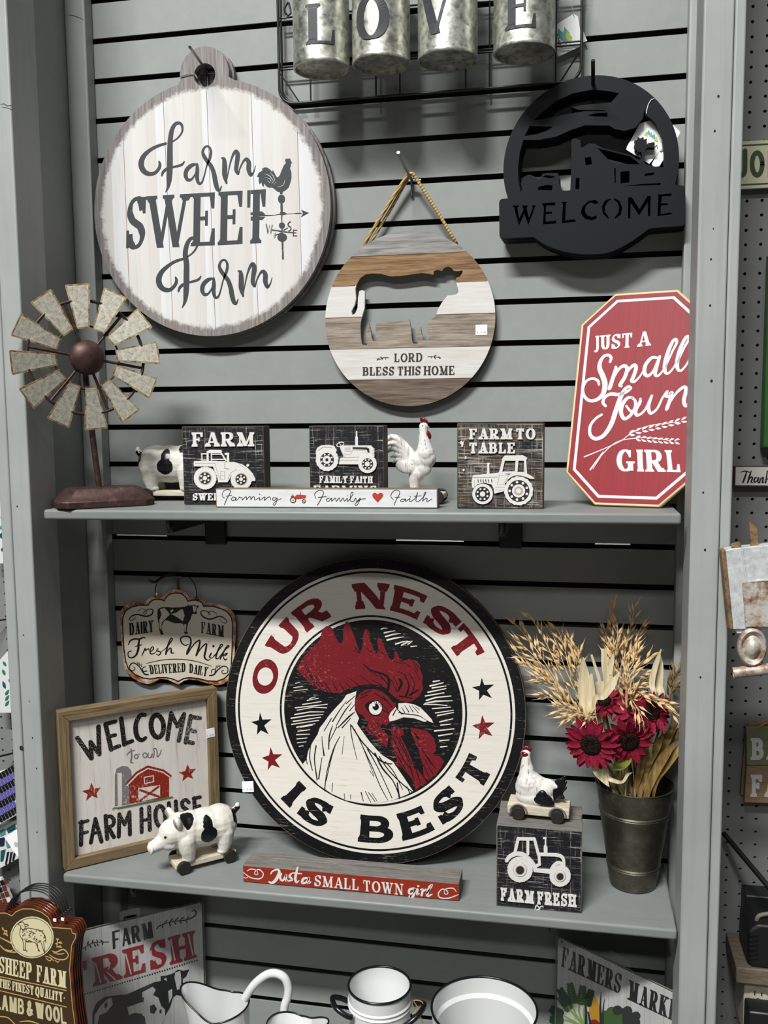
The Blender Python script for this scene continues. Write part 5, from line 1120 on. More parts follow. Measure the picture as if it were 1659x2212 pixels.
def blk_farm():
    fr, Wd, H = blk_frame((392.6, 921.5), (569, 920), -.140); cr = (385, 905, 4.327)
    t = block('black carved farm block with a cab tractor, behind the farming stick', fr, Wd, H, .036, BM1)
    q = MB(); C_ = c4(cr); letters(q, fr, 'FARM', *C_((135, 258), (718, 255), (718, 124), (133, 126)), **SLAB); q.build('lettering', CARVE, t); q = MB()
    letters(q, fr, 'SWEET', *C_((140, 760), (450, 760), (450, 692), (140, 694)), **SLAB); q.build('lettering', CARVE, t)
    q = MB()
    wheel(q, fr, cr, 258, 552, 104, 24, ((62, 1, .0001), (54, 2, .0003), (20, 0, .0014)), 38, 6, 10); wheel(q, fr, cr, 595, 562, 98, 24, ((58, 1, .0001), (50, 2, .0003), (18, 0, .0014)), 34, 6, 9)
    shape(q, fr, cr, "150 410,160 394,355 392,430 403,520 401,600 424,650 455,700 510,725 560,725 580,692 580,682 530,640 482,590 462,540 476,497 530,482 565,466 590,380 590,370 540,330 444,152 442", **zc)
    shape(q, fr, cr, "270 302,300 289,400 289,415 300,410 320,275 320", **zc); disc(q, fr, cr, 655, 433, 13, 13, **zc)
    pen(q, fr, cr, ["222 326 10,268 326 10", "226 326 10,228 385 10", "222 384 10,272 384 10", "280 320 20,282 392 20", "316 325 10,316 390 10", "408 322 12,452 390 12", "312 330 9,405 330 9", "314 378 10,450 378 10", "470 328 22,472 400 22", "448 326 20,472 326 20", "158 402 14,440 402 14"], smooth=False, **zc)
    q.mi = 1; pen(q, fr, cr, ["345 405 4,392 560 4", "440 410 4,440 460 4,480 465 4", "402 490 4,440 490 4,438 565 4,402 565 4,402 490 4", "402 528 3,440 528 3", "470 560 4,500 500 4,550 470 4,610 468 4", "560 410 3,640 470 3,690 540 3", "160 415 3,345 415 3"], smooth=False, **zl)
    q.build('tractor_relief', CM, t)
def blk_family():
    fr, Wd, H = blk_frame((667.3, 919.3), (829, 919.3), -.158); cr = (655, 900, 4.76); C_ = c4(cr)
    t = block('black carved block reading family faith with a vintage tractor, beside the white rooster', fr, Wd, H, .036, BM1)
    q = MB(); letters(q, fr, 'FAMILY FAITH', *C_((172, 682), (718, 685), (718, 614), (172, 610)), **SLAB); q.build('lettering', CARVE, t); q = MB(); letters(q, fr, 'FARMING', *C_((112, 790), (772, 792), (770, 710), (112, 708)), **SLAB); q.build('lettering', CARVE, t)
    q = MB(); shape(q, fr, cr, "132 370,146 322,190 294,260 289,322 302,348 345,330 400,140 400", **zc)
    wheel(q, fr, cr, 250, 442, 114, 16, ((70, 2, .0003), (42, 0, .0014), (16, 2, .0017)), 56, 8, 9); wheel(q, fr, cr, 665, 485, 94, 0, ((58, 2, .0003), (26, 0, .0014)), 44, 8, 9)
    shape(q, fr, cr, "380 312,420 296,700 296,728 326,736 410,720 420,600 420,580 490,372 490,380 430,420 412,398 360", **zc)
    pen(q, fr, cr, ["553 155 14,552 230 18", "552 215 28,553 292 28"], smooth=False, **zc); pen(q, fr, cr, [[(385+36*math.cos(a), 286+22*math.sin(a)-8*math.cos(a), 8) for a in [2*math.pi*i/16 for i in range(17)]]], smooth=False, **zc); pen(q, fr, cr, ["385 288 7,372 262 6", "385 288 7,400 308 6"], smooth=False, **zc)
    for y in (330, 345, 360, 375, 390): pen(q, fr, cr, [f"712 {y} 5,738 {y-2} 5"], smooth=False, **zl)
    q.mi = 2; shape(q, fr, cr, "512 312,660 316,682 328,686 370,668 366,655 338,512 330", **zl)
    q.mi = 1; pen(q, fr, cr, ["432 312 4,490 312 4", "432 326 4,490 326 4", "432 340 4,490 340 4", "432 355 4,500 355 4,515 340 4,640 345 4,660 378 4", "425 385 4,490 385 4,510 360 4", "385 420 4,580 415 4", "380 450 4,572 448 4", "398 360 4,430 410 4", "160 345 4,210 310 4,300 318 4"], smooth=False, **zl)
    q.build('tractor_relief', CM, t)
def blk_table():
    fr, Wd, H = blk_frame((987.5, 914.6), (1175.6, 913), -.1865); cr = (980, 900, 4.533); C_ = c4(cr)
    t = block('brown-black carved block reading farm to table with a cab tractor', fr, Wd, H, .036, BM2)
    q = MB(); k = 645
    letters(q, fr, 'FARM', *C_((155, 222), (578, 222), (578, 115), (155, 118)), **SLAB); letters(q, fr, 'TO', *C_((608, 222), (802, 222), (802, 115), (608, 115)), **SLAB); q.build('lettering', CARVE, t); q = MB(); letters(q, fr, 'TABLE', *C_((150, 360), (606, 360), (606, 254), (150, 254)), **SLAB); q.build('lettering', CARVE, t)
    q = MB()
    wheel(q, fr, cr, 637, 725, 138, 16, ((106, 2, .0003), (64, 0, .0014), (42, 1, .0016), (26, 0, .0019)), 86, 9, 13); wheel(q, fr, cr, 285, 756, 100, 0, ((72, 2, .0003), (26, 0, .0014)), 52, 8, 10)
    shape(q, fr, cr, "474 412,500 380,680 378,722 404,716 418,476 420", **zc)
    pen(q, fr, cr, ["490 424 26,458 555 30", "700 424 24,706 550 26", "622 426 28,612 548 26", "480 424 14,706 424 14", "450 550 20,600 545 20", "340 462 20,340 565 24", "332 460 14,350 460 14"], smooth=False, **zc)
    shape(q, fr, cr, "178 640,190 574,440 548,545 568,500 625,508 725,400 752,392 700,370 662,300 646,235 660,196 700,182 690", **zc); pen(q, fr, cr, ["500 640 26,540 590 28,600 560 30,680 562 34,740 585 30,780 602 16"], **zc)
    q.mi = 1; pen(q, fr, cr, ["192 594 5,430 588 5", "448 575 5,540 572 5,490 660 5,430 665 5,448 575 5", "410 690 4,500 690 4", "410 715 4,500 715 4", "205 620 4,205 690 4", "520 620 4,580 580 4,680 580 4,760 610 4"], smooth=False, **zl)
    q.mi = 2; pen(q, fr, cr, [f"{x} 616 8,{x+4} 640 8" for x in (240, 265, 290, 315, 340, 372)], smooth=False, **zl)
    q.build('tractor_relief', CM, t)
    q = MB(); shape(q, fr, cr, "62 245,78 238,82 248,104 240,98 270,92 296,78 294,76 270,66 268", **zc); disc(q, fr, cr, 120, 400, 9, 16, **zc); disc(q, fr, cr, 99, 522, 10, 12, **zc); q.build('paint_fleck', CARVE, t)
def blk_fresh():
    cr = (1040, 1600, 5.53); C_ = c4(cr); y = -.218
    a, b = at(1072.5, 1780, y=y), at(1258.5, 1797, y=y); zf = z2(a.x)+.0008
    fr = Fr((a.x, y, zf), (1, 0, 0), (0, 0, 1)); Wd, H = b.x-a.x, (a.z+b.z)/2-zf
    t = block('black carved block reading farm fresh with the hen on its plank top', fr, Wd, H, .105, BM1, 3)
    q = MB(); letters(q, fr, 'FARM', *C_((235, 1900), (630, 1940), (630, 1795), (232, 1750)), **SLAB); letters(q, fr, 'FRESH', *C_((670, 1945), (1135, 1980), (1130, 1836), (668, 1796)), **SLAB); q.build('lettering', CARVE, t)
    q = MB()
    wheel(q, fr, cr, 463, 1530, 148, 30, ((84, 1, .0001), (76, 0, .0014), (56, 1, .0016), (48, 2, .0019))); wheel(q, fr, cr, 940, 1606, 124, 30, ((70, 1, .0001), (62, 0, .0014), (48, 1, .0016), (40, 2, .0019)))
    pen(q, fr, cr, ["440 1165 34,398 1340 36", "435 1168 32,630 1170 32", "635 1170 34,680 1345 36", "555 1170 32,556 1345 32", "680 1352 34,900 1358 34", "688 1350 32,694 1470 32", "640 1500 30,700 1468 26", "640 1540 44,832 1560 44", "766 1165 16,766 1265 20", "766 1265 44,768 1340 44", "742 1160 14,772 1160 14"], smooth=False, **zc)
    pen(q, fr, cr, ["302 1425 40,340 1378 44,420 1345 46,510 1362 46,600 1440 46,650 1530 46", "880 1358 34,945 1372 36,980 1410 36,985 1480 34", "820 1560 36,866 1485 34,925 1452 34,990 1482 30"], **zc)
    q.build('tractor_relief', CM, t)
    q = MB(); pen(q, fr, cr, ["640 2010 10,660 1965 14,690 1990 12,720 1975 12,740 1985 8", "650 2020 8,690 2010 12,700 1995 8"], z0=.0003, z1=.0008); q.build('paint_fleck', CARVE, t)
    return fr, Wd, H
blk_farm(); blk_family(); blk_table(); FFR, FFW, FFH = blk_fresh()
# ------------------------------------------------------------------ lettered sticks
def farming_stick():
    y = -.1905; a, b = at(465.5, 1055, y=y), at(945.7, 1055, y=y); zf = z1((a.x+b.x)/2)
    bl = at(466.8, 1096.7, y=y); sl = .0064
    fr = Fr((a.x, y, z1(a.x)+.0005), (1, 0, sl), (0, 0, 1)); Wd = b.x-a.x; H = a.z-fr.o.z
    t = thing('stick_sign', 'long narrow white stick reading farming family faith along the shelf front', 'stick sign', mat=fr.mat())
    q = MB(); q.box((0, 0, -.022), (Wd, H, 0)); q.build('wooden_bar', wood('grey_brown_stick', ['#5B5142', '#8A7C66'], (2, 30, 30), 6), t, bevel=.0008)
    FACE = Mat('white_stick_print', .55, spec=.3); n = FACE.noise((6, 20, 1), 5, 5); FACE.color(FACE.ramp(n, [(.3, '#C9CBCC'), (.6, '#D6D6D6')]))
    q = MB(); e = .0018; q.poly([(e, e), (Wd-e, e), (Wd-e, H-e), (e, H-e)], 0, .0003, side=False); q.build('printed_face', FACE.m, t)
    z = dict(z0=.0003, z1=.0006); q = MB()
    pen(q, fr, (385, 905, 4.327), ["432 740 6,412 715 5,425 675 5,465 658 6,490 674 6,478 705 7,455 745 7,442 778 7,432 802 6", "446 722 5,500 712 5", "538 736 6,512 730 6,498 748 6,506 762 6,530 756 6,542 735 6,538 760 6,556 752 5,575 728 6,582 736 6,598 736 6,600 757 6,625 730 6,638 730 6,640 754 6,660 730 6,678 730 6,679 754 6,695 730 6,713 730 6,716 757 5,760 735 6,758 757 6,775 752 5,800 732 6,812 732 6,806 760 6,835 735 6,858 730 6,864 757 5", "915 738 6,892 735 6,880 752 6,900 760 6,926 738 6,916 780 6,900 806 6,888 796 5,915 766 5,965 744 5", "758 704 7,764 702 7"], **z)
    pen(q, fr, (640, 880, 2.9625), ["126 582 4,118 555 4,135 536 4,160 530 4,175 546 4,156 590 5,136 626 4", "140 576 4,192 570 4", "212 580 4,192 588 4,204 602 4,226 580 4,226 600 4,250 580 4,256 600 4,275 580 4,283 600 4,300 580 4,309 600 4,326 582 4,330 601 4,360 560 4,362 543 4,350 552 4,346 595 4,366 601 4,380 580 4,387 601 4,410 580 4,396 616 4,381 628 4,378 616 4,410 590 4,442 584 4", "325 566 4,328 565 4"], **z)
    pen(q, fr, (825, 890, 6.05), ["150 1145 8,118 1100 8,140 1045 8,190 1018 8,232 1042 8,220 1092 9,185 1152 9,160 1216 8", "172 1115 7,236 1111 7", "302 1136 8,256 1140 8,246 1166 8,280 1166 8,312 1136 8,312 1166 8,366 1130 8,362 1166 8,392 1160 8,440 1120 8,466 1050 8,446 1140 8,450 1168 8,480 1166 8,540 1112 8,576 1052 8,556 1060 8,532 1168 8", "532 1160 8,576 1126 8,592 1132 8,586 1166 8,612 1160 8,652 1134 8", "420 1100 7,516 1094 7", "368 1108 9,374 1105 9"], **z)
    q.build('lettering', plain('thin_script_ink', '#2B2422', .6), t)
    RED_ = distressed('brick_red_print', '#A93A28', '#D5B8AE', .6, 90, (40, 40, 1)); q = MB(); cr = (240, 880, 2.9625)
    shape(q, fr, cr, "1168 578,1188 560,1200 558,1248 562,1246 582,1205 586,1176 588", **z); shape(q, fr, cr, "1150 568,1160 562,1172 566,1170 574,1152 574", **z); q.mi = 1
    for x, y_, r, w in ((1165, 592, 17, 5), (1234, 600, 11, 4)):
        pen(q, fr, cr, [[(x+r*math.cos(a), y_+r*math.sin(a), w) for a in [2*math.pi*i/20 for i in range(21)]]], smooth=False, z0=.0005, z1=.0009); disc(q, fr, cr, x, y_, 4, 4, z0=.0005, z1=.0009)
    pen(q, fr, cr, ["1213 543 3,1213 560 3", "1162 552 2,1166 572 2"], smooth=False, **z); q.build('tractor_print', [RED_, plain('thin_ink', '#2B2422', .6)], t)
    q = MB(); shape(q, fr, (640, 880, 2.9625), "521 609,492 577,486 560,494 548,508 546,521 557,534 546,549 548,558 560,551 577", **z); q.build('heart_print', RED_, t)
farming_stick()
def red_stick():
    y = -.2145; a, b = at(524.6, 1867, y=y), at(991.5, 1911, y=y); zl0 = z2(a.x)+.0014
    fr = Fr((a.x, y, zl0), (1, 0, .0057), (0, 0, 1)); Wd = b.x-a.x; H = (a.z+b.z)/2-(zl0+.0057*Wd/2); cr = (500, 1800, 3.0722); C_ = c4(cr)
    t = thing('stick_sign', 'long red stick block reading just a small town girl, with plank top', 'stick sign', mat=fr.mat())
    for k, (d0, d1, hh) in enumerate(((0, -.020, H), (-.0206, -.036, H-.0006), (-.0366, -.056, H-.0003))):
        q = MB(); q.box((0, 0, d1), (Wd, hh, d0)); q.build('plank', BTOP, t, bevel=.001)
    q = MB(); q.poly([(.0006, .0006), (Wd-.0006, .0006), (Wd-.0006, H-.001), (.0006, H-.001)], 0, .0003, side=False); q.build('printed_face', distressed('rust_red_print', '#8A2B18', '#5A1A10', .6, 60, (20, 60, 1), .4), t)
    q = MB(); z = dict(z0=.0003, z1=.0006)
    pen(q, fr, cr, ["250 322 10,272 328 16,298 304 20,318 258 18,304 240 12,272 252 9,262 268 8", "330 268 12,324 298 15,342 312 12,364 276 12,362 312 13,372 308 6", "402 264 7,386 284 15,404 306 13,378 316 8", "440 226 12,425 290 17,430 324 13,448 314 6", "408 262 8,466 268 7", "500 296 12,476 302 15,470 328 15,494 326 12,516 296 12,510 328 15,528 322 6",
                     "1210 364 12,1182 374 15,1180 398 13,1204 396 10,1222 366 12,1202 424 15,1176 430 10,1182 414 7", "1236 372 14,1232 404 13,1246 400 7", "1256 374 8,1270 372 12,1262 410 15", "1268 388 8,1290 372 12", "1292 402 7,1326 356 10,1332 340 9,1312 360 15,1300 414 15,1332 404 6", "1238 350 12,1242 350 12",
                     "80 260 4,130 294 6,190 300 7,212 270 7,186 240 7,160 250 6,155 270 5,176 272 4,166 246 4,130 237 6,104 250 4", "82 292 4,100 296 4,110 286 3", "1506 406 4,1440 430 7,1385 426 7,1374 396 7,1400 370 7,1430 380 6,1436 400 4,1414 400 4,1420 370 4,1470 364 6,1492 386 4"], **z)
    letters(q, fr, 'SMALL', *C_((550, 348), (846, 378), (846, 306), (552, 276)), T=.17, t=.08, serif=.06, **z); letters(q, fr, 'TOWN', *C_((876, 382), (1142, 410), (1142, 336), (872, 310)), T=.17, t=.08, serif=.06, **z)
    q.build('lettering', WHITEP, t)
red_stick()
# ------------------------------------------------------------------ rooster and hen figures
CRED = Mat('glossy_comb_red', .3, spec=.5); CRED.color('#5E0F18'); CRED.bump(CRED.noise(sc=80), .2, .001); CRED = CRED.m
BEAK = plain('beak_yellow', '#C98F3C', .4)
HENW = Mat('painted_white_feathers', .42, spec=.35); n = HENW.noise((80, 80, 9), 3, 5, .6, 1.2); HENW.color(HENW.mix(HENW.ramp(n, [(.575, 0.0), (.64, .85)]), '#D6D4CF', '#6A625A')); HENW.bump(HENW.voro(70, out='Distance'), .3, .002); HENW = HENW.m
def rooster():
    y = -.088; fr0 = wallfr(905, 1090, y); x = fr0.o.x; zf = z1(x)+.0004
    fr = Fr((x, y, zf), (1, 0, 0), (0, 0, 1)); s_ = 6.05; k = fr.ppm(905, 1000)/s_
    t = thing('rooster_on_wheels', 'white rooster figurine with red comb on wheels, behind the farming stick', 'figurine', (x, y, zf))
    L = lambda a, b, d=0: Vector((fr.lo(825+a/s_, 890+b/s_)[0], d, fr.lo(825+a/s_, 890+b/s_)[1]))
    cart(t, .098, .044, .009, .020, .0375, .0125)
    q = MB(); R = lambda r: r*k
    def E(a, b, rx, rz, ry, d=0, rot=0): q.ell(L(a, b, d), (R(rx), R(ry), R(rz)), 18, 12, Matrix.Rotation(rot, 4, 'Y'))
    E(560, 600, 150, 150, 105); E(470, 640, 160, 120, 100, 0, .3); E(500, 740, 150, 120, 95)
    cap(q, [L(540, 190), L(545, 260), L(560, 400), L(570, 540)], [R(52), R(58), R(85), R(125)]); E(545, 190, 62, 56, 48)
    cap(q, [L(460, 800), L(430, 900), L(425, 1000)], [R(110), R(85), R(60)]); 
    for d in (-1, 1): cap(q, [L(430, 900, d*R(30)), L(428, 1090, d*R(30))], [R(45), R(32)])
    for P, rs in (([(400, 560), (300, 440), (200, 340), (120, 320), (60, 360), (45, 410)], [70, 66, 58, 48, 36, 14]), ([(390, 580), (280, 470), (180, 410), (100, 410), (60, 450)], [66, 60, 50, 38, 14]), ([(380, 600), (270, 520), (160, 480), (90, 500), (70, 540)], [62, 54, 44, 34, 14]), ([(370, 620), (270, 570), (180, 560), (115, 590)], [58, 48, 40, 16]), ([(370, 650), (270, 620), (190, 630), (145, 660)], [56, 46, 38, 16])):
        cap(q, [L(a, b, R(8)*((i % 2)*2-1)) for i, (a, b) in enumerate(P)], [R(r)*.8 for r in rs])
    for d in (-1, 1): q.ell(L(320, 710, d*R(85)), (R(135), R(40), R(88)), 18, 12, Matrix.Rotation(.25, 4, 'Y'))
    skin('rooster_body', q, [HENW], t, .0015, 4)
    q = MB()
    for a, b, r in ((520, 95, 26), (548, 100, 24), (575, 120, 24), (592, 140, 20), (512, 75, 16)): q.ell(L(a, b), (R(r), R(14), R(r*1.25)), 12, 8)
    q.ell(L(550, 135), (R(52), R(14), R(28)), 12, 8); skin('comb', q, [CRED], t, .0011, 3)
    q = MB()
    for d in (-1, 1): q.ell(L(598, 300, d*R(26)), (R(42), R(20), R(66)), 14, 10, Matrix.Rotation(-.45, 4, 'Y'))
    skin('wattle', q, [CRED], t, .0012, 3)
    q = MB(); q.tube([L(568, 192), L(600, 196), L(624, 204)], [R(24), R(16), R(2)], 12); q.build('beak', BEAK, t, smooth=60)
    for d in (-1, 1): q = MB(); q.ell(L(540, 180, d*R(48)), (R(9), R(4), R(9)), 10, 8); q.build('eye', PATCH, t, smooth=60)
rooster()
def hen():
    y0 = FFR.o.y+.052; s_ = 5.53; base = at(1040+690/s_, 1600+890/s_, y=y0); zf = FFR.o.z+FFH+.0004
    # stands on the middle of the plank top, turned a little to the aisle
    x = at(1040+690/s_, 1600+800/s_, y=y0).x
    t = thing('hen_on_wheels', 'white hen with black wing and tail on wheels, atop the farm fresh block', 'figurine', (x, y0, zf), -.06)
    fr = Fr((x, y0, zf), (1, 0, 0), (0, 0, 1)); k = fr.ppm(1160, 1700)/s_; R = lambda r: r*k
    cx, cy = 690, 760; zt = .0245
    L = lambda a, b, d=0: Vector(((a-cx)*k, d, zt+(cy-b)*k*1.03))
    cart(t, R(715), .046, .0075, .0245, R(225), .0118)
    for sx in (-1, 1):
        q = MB(); P = [(sx*R(225)+.0145*math.cos(a), -.0245, .0118+.0145*math.sin(a)) for a in [math.pi*i/12 for i in range(13)]]; q.tube(P, .0016, 8); q.build('wheel_arch', plain('grey_wheel_arch', '#6F6862', .6), t, smooth=60)
    q = MB()
    q.ell(L(600, 600), (R(195), R(140), R(180)), 20, 14); q.ell(L(640, 690), (R(230), R(145), R(125)), 20, 14); q.ell(L(720, 610), (R(150), R(120), R(130)), 18, 12)
    cap(q, [L(535, 215), L(535, 300), L(545, 420), L(570, 540)], [R(48), R(62), R(95), R(150)]); q.ell(L(532, 200), (R(56), R(46), R(52)), 14, 10); cap(q, [L(720, 560), L(820, 545), L(880, 560)], [R(95), R(65), R(45)])
    skin('hen_body', q, [HENW], t, .0015, 4)
    q = MB()
    for d in (-1, 1):
        q = MB()
        for i, (a, b, rx, rz, ro) in enumerate(((735, 620, 55, 60, .5), (760, 660, 105, 62, .35), (745, 700, 130, 52, .2), (790, 710, 95, 40, .15))): q.ell(L(a, b, d*R(136-4*i)), (R(rx), R(30), R(rz)), 14, 10, Matrix.Rotation(ro, 4, 'Y'))
        skin('wing', q, [PATCH], t, .0013, 3)
    q = MB()
    for P, rs in (([(870, 620), (930, 520), (985, 430)], [42, 40, 16]), ([(880, 640), (950, 560), (1000, 490)], [42, 38, 16]), ([(880, 660), (950, 600), (998, 560)], [42, 36, 16]), ([(860, 600), (900, 510), (930, 470)], [40, 36, 18]), ([(880, 680), (940, 650), (970, 680)], [40, 34, 20])):
        cap(q, [L(a, b, R(14)*((i % 2)*2-1)) for i, (a, b) in enumerate(P)], [R(r) for r in rs])
    skin('tail', q, [PATCH], t, .0013, 2)
    q = MB()
    for a, b, r in ((500, 145, 20), (525, 135, 22), (552, 138, 22), (578, 145, 18)): q.ell(L(a, b), (R(r), R(16), R(r*1.3)), 12, 8)
    q.ell(L(540, 165), (R(52), R(18), R(22)), 12, 8); skin('comb', q, [CRED], t, .0011, 3)
    q = MB(); q.ell(L(524, 205), (R(54), R(56), R(44)), 14, 10); q.ell(L(492, 245), (R(20), R(24), R(38)), 12, 8); q.ell(L(540, 240), (R(24), R(44), R(34)), 12, 8); skin('face_and_wattle', q, [CRED], t, .0012, 3)
    q = MB(); q.tube([L(495, 190), L(478, 192), L(464, 195)], [R(16), R(11), R(2)], 12); q.build('beak', BEAK, t, smooth=60)
hen()
# ------------------------------------------------------------------ windmill
def windmill():
    A, B, Cc = at(96, 1096, z=z1(.0)), at(186.6, 1098.8, z=z1(.06)), at(327.6, 1085.5, z=z1(.15))
    yaw = .66; ex = Vector((math.cos(yaw), math.sin(yaw), 0)); ey = Vector((-math.sin(yaw), math.cos(yaw), 0))
    lx = (Cc-B).dot(ex); 
    RUST = Mat('rusty_brown_iron', .5, .55); n = RUST.noise(sc=60, det=6, rough=.75); RUST.color(RUST.ramp(n, [(.35, '#3A2A27'), (.6, '#523C37'), (.72, '#7A6256')])); RUST.bump(n, .3, .0006)
    hub = at(186, 773, y=-.205)
    zf = z1(.07); w, d = .178, .098
    c = Vector((B.x, B.y, 0))+ex*(w/2-.008)+ey*(d/2-.004); c = Vector((.072, -.168, 0))
    t = thing('metal_windmill', 'galvanized twelve-blade windmill on a rust-brown base, left end of the top shelf', 'windmill', (c.x, c.y, zf+.0012), yaw)
    q = MB(); rings = []
    def rect(hx, hy, z, ch): return [q.vert(p) for p in ((-hx+ch, -hy, z), (hx-ch, -hy, z), (hx, -hy+ch, z), (hx, hy-ch, z), (hx-ch, hy, z), (-hx+ch, hy, z), (-hx, hy-ch, z), (-hx, -hy+ch, z))]
    for hx, hy, z, ch in ((w/2, d/2, 0, .018), (w/2, d/2, .012, .018), (w/2-.004, d/2-.004, .0155, .017), (w/2-.022, d/2-.018, .034, .014), (w/2-.025, d/2-.021, .0352, .013)): rings.append(rect(hx, hy, z, ch))
    for a, b in zip(rings, rings[1:]):
        for k in range(8): q.face((a[k], a[(k+1) % 8], b[(k+1) % 8], b[k]))
    q.face(rings[-1]); q.face(rings[0][::-1]); q.build('base', RUST.m, t, smooth=25, bevel=.0015)
    inv = (Matrix.Translation(t.location) @ Matrix.Rotation(yaw, 4, 'Z')).inverted()
    h = inv @ at(186, 773, y=c.y-.036); h.y = -.036
    foot = inv @ at(213, 1058, y=c.y); foot = Vector((foot.x, 0, .035))
    q = MB(); q.tube([foot, (h.x+.003, -.002, h.z-.06), (h.x, -.006, h.z-.012), (h.x, -.03, h.z)], .0056, 12); q.build('post', RUST.m, t, smooth=50)
    k = 1/ (FPX/((t.location-CPOS).dot(CF)-.02))
    q = MB(); q.lathe([(.0001, .020), (.010, .0195), (.020, .016), (.028, .009), (.0315, .002), (.031, -.001), (.0001, -.002)], 36, tuple(h), 'Y'); q.build('hub', RUST.m, t, smooth=40)
    ro, ri = 151*k, 60*k
    q = MB(); q.tube([(h.x+118*k*math.cos(a), h.y+.004, h.z+118*k*math.sin(a)) for a in [2*math.pi*i/64 for i in range(64)]], .003, 8, closed=True); q.tube([(h.x+66*k*math.cos(a), h.y+.004, h.z+66*k*math.sin(a)) for a in [2*math.pi*i/40 for i in range(40)]], .0018, 8, closed=True); q.build('wheel_ring', RUST.m, t, smooth=60)
    for i in range(6):
        a = math.radians(50+60*i); q = MB(); q.tube([(h.x+20*k*math.cos(a), h.y+.003, h.z+20*k*math.sin(a)), (h.x+120*k*math.cos(a), h.y+.004, h.z+120*k*math.sin(a))], .0026, 8); q.build('spoke', RUST.m, t, smooth=60)
    BG = Mat('galvanized_blade', .5, .2); n = BG.noise(sc=130, det=6, rough=.75, dist=.2); BG.color(BG.ramp(n, [(.33, '#84827A'), (.5, '#B0AD9F'), (.66, '#CCC8BA')])); BG.bump(n, .15, .0005)
    BR = Mat('rusting_blade_edge', .6, .35); n = BR.noise(sc=90, det=6, rough=.8); BR.color(BR.ramp(n, [(.36, '#4A3722'), (.5, '#8F7648'), (.62, '#B7AB8F')]))
    first = None
    for i in range(12):
        if first is None:
            q = MB(); hi, hoo = 12.5*k, 25.5*k; e = .0028; th = .0011
            O = [(ri, -hi+.001), (ri+.001, -hi), (ro-.002, -hoo), (ro, -hoo+.002), (ro, hoo-.002), (ro-.002, hoo), (ri+.001, hi), (ri, hi-.001)]
            I = [(ri+e, -hi+e*.8), (ri+e, -hi+e*.8), (ro-e, -hoo+e*1.2), (ro-e, -hoo+e*1.2), (ro-e, hoo-e*1.2), (ro-e, hoo-e*1.2), (ri+e, hi-e*.8), (ri+e, hi-e*.8)]
            q.mi = 1; q.poly(O, -th, 0); q.mi = 0; q.poly([I[0], I[2], I[4], I[6]], 0, .0002, side=False); q.mi = 1
            q.f = [f for f in q.f]
            b_ = first = q.build('blade', [BG.m, BR.m], t)
        else: b_ = first.copy(); COL.objects.link(b_); b_.parent = t
        a = math.radians(95+30*i)
        # the blade lies in the wheel plane (x right, z up, facing -y) with a little pitch
        F = Matrix(((math.cos(a), -math.sin(a), 0), (0, 0, -1), (math.sin(a), math.cos(a), 0))).to_4x4()
        b_.matrix_local = Matrix.Translation((h.x, h.y-.0015, h.z)) @ F @ Matrix.Rotation(math.radians(-13), 4, 'X')
windmill()
# ------------------------------------------------------------------ tall metal bucket with dried and silk flowers
YB = -.094
def bucket():
    c = at(1367, 1920, y=YB); zf = z2(c.x)+.0008; cx = at(1367, 1900, y=YB).x
    ztop = at(1366, 1690, y=YB).z; H = ztop-zf; rb, rt = .0415, .0692
    M = Mat('dull_zinc', .38, .8); n = M.noise(sc=40, det=6, rough=.7); M.color(M.ramp(n, [(.3, '#4A483F'), (.55, '#615F54'), (.75, '#7A776A')])); M.rough(M.ramp(M.noise(sc=25), [(.3, .28), (.7, .5)]))
    t = thing('metal_flower_bucket', 'tall dark zinc bucket filled with red and dried flowers', 'bucket', (cx, YB, zf))
    R = lambda f: rb+(rt-rb)*f
    prof = [(.0001, .002), (rb-.001, .002), (rb-.001, 0), (rb, .0005)]
    for f in (.214, .75):
        for d in (-.016, .002): prof += [(R(f+d/1)-0, H*(f+d)-.0025), (R(f+d)+.0014, H*(f+d)), (R(f+d), H*(f+d)+.0025)]
    prof += [(rt, H-.003)]
    for a in range(0, 360, 45): prof.append((rt+.0012*math.sin(math.radians(a)), H-.0012+.0018*(1-math.cos(math.radians(a)))*.7))
    prof += [(rt-.0014, H-.004), (rb-.001, .006), (.0001, .006)]
    q = MB(); q.lathe(prof, 64); q.build('bucket_body', M.m, t, smooth=35)
    return Vector((cx, YB, zf)), H
BC, BH = bucket()
STRAW = Mat('dried_straw', .8, spec=.15); n = STRAW.noise(sc=40, det=4); STRAW.color(STRAW.ramp(n, [(.3, '#BC9A68'), (.6, '#D8BC90'), (.8, '#E6D2AC')])); STRAW = STRAW.m
HUSK = Mat('pale_corn_husk', .8, spec=.15); n = HUSK.noise((6, 6, 60), 3, 5); n2 = HUSK.noise((90, 90, 4), 2, 3); HUSK.color(HUSK.mix(HUSK.ramp(n2, [(.4, .0), (.65, .6)]), '#D6CAA8', '#A8966C')); HUSK = HUSK.m
BROWNLEAF = Mat('brown_dried_leaf', .85, spec=.1); n = BROWNLEAF.noise((80, 80, 5), 2, 4); BROWNLEAF.color(BROWNLEAF.ramp(n, [(.35, '#6B5433'), (.6, '#927848'), (.8, '#B09A66')])); BROWNLEAF = BROWNLEAF.m
s3 = 3.2533
F = lambda a, b, y: at(1050+a/s3, 1280+b/s3, y=y)
def neck(i, n=16):
    a = 2.4*i; r = .012+.022*((i*7) % n)/n
    return Vector((BC.x+r*math.cos(a), BC.y+r*math.sin(a)*.8, BC.z+BH*.55))
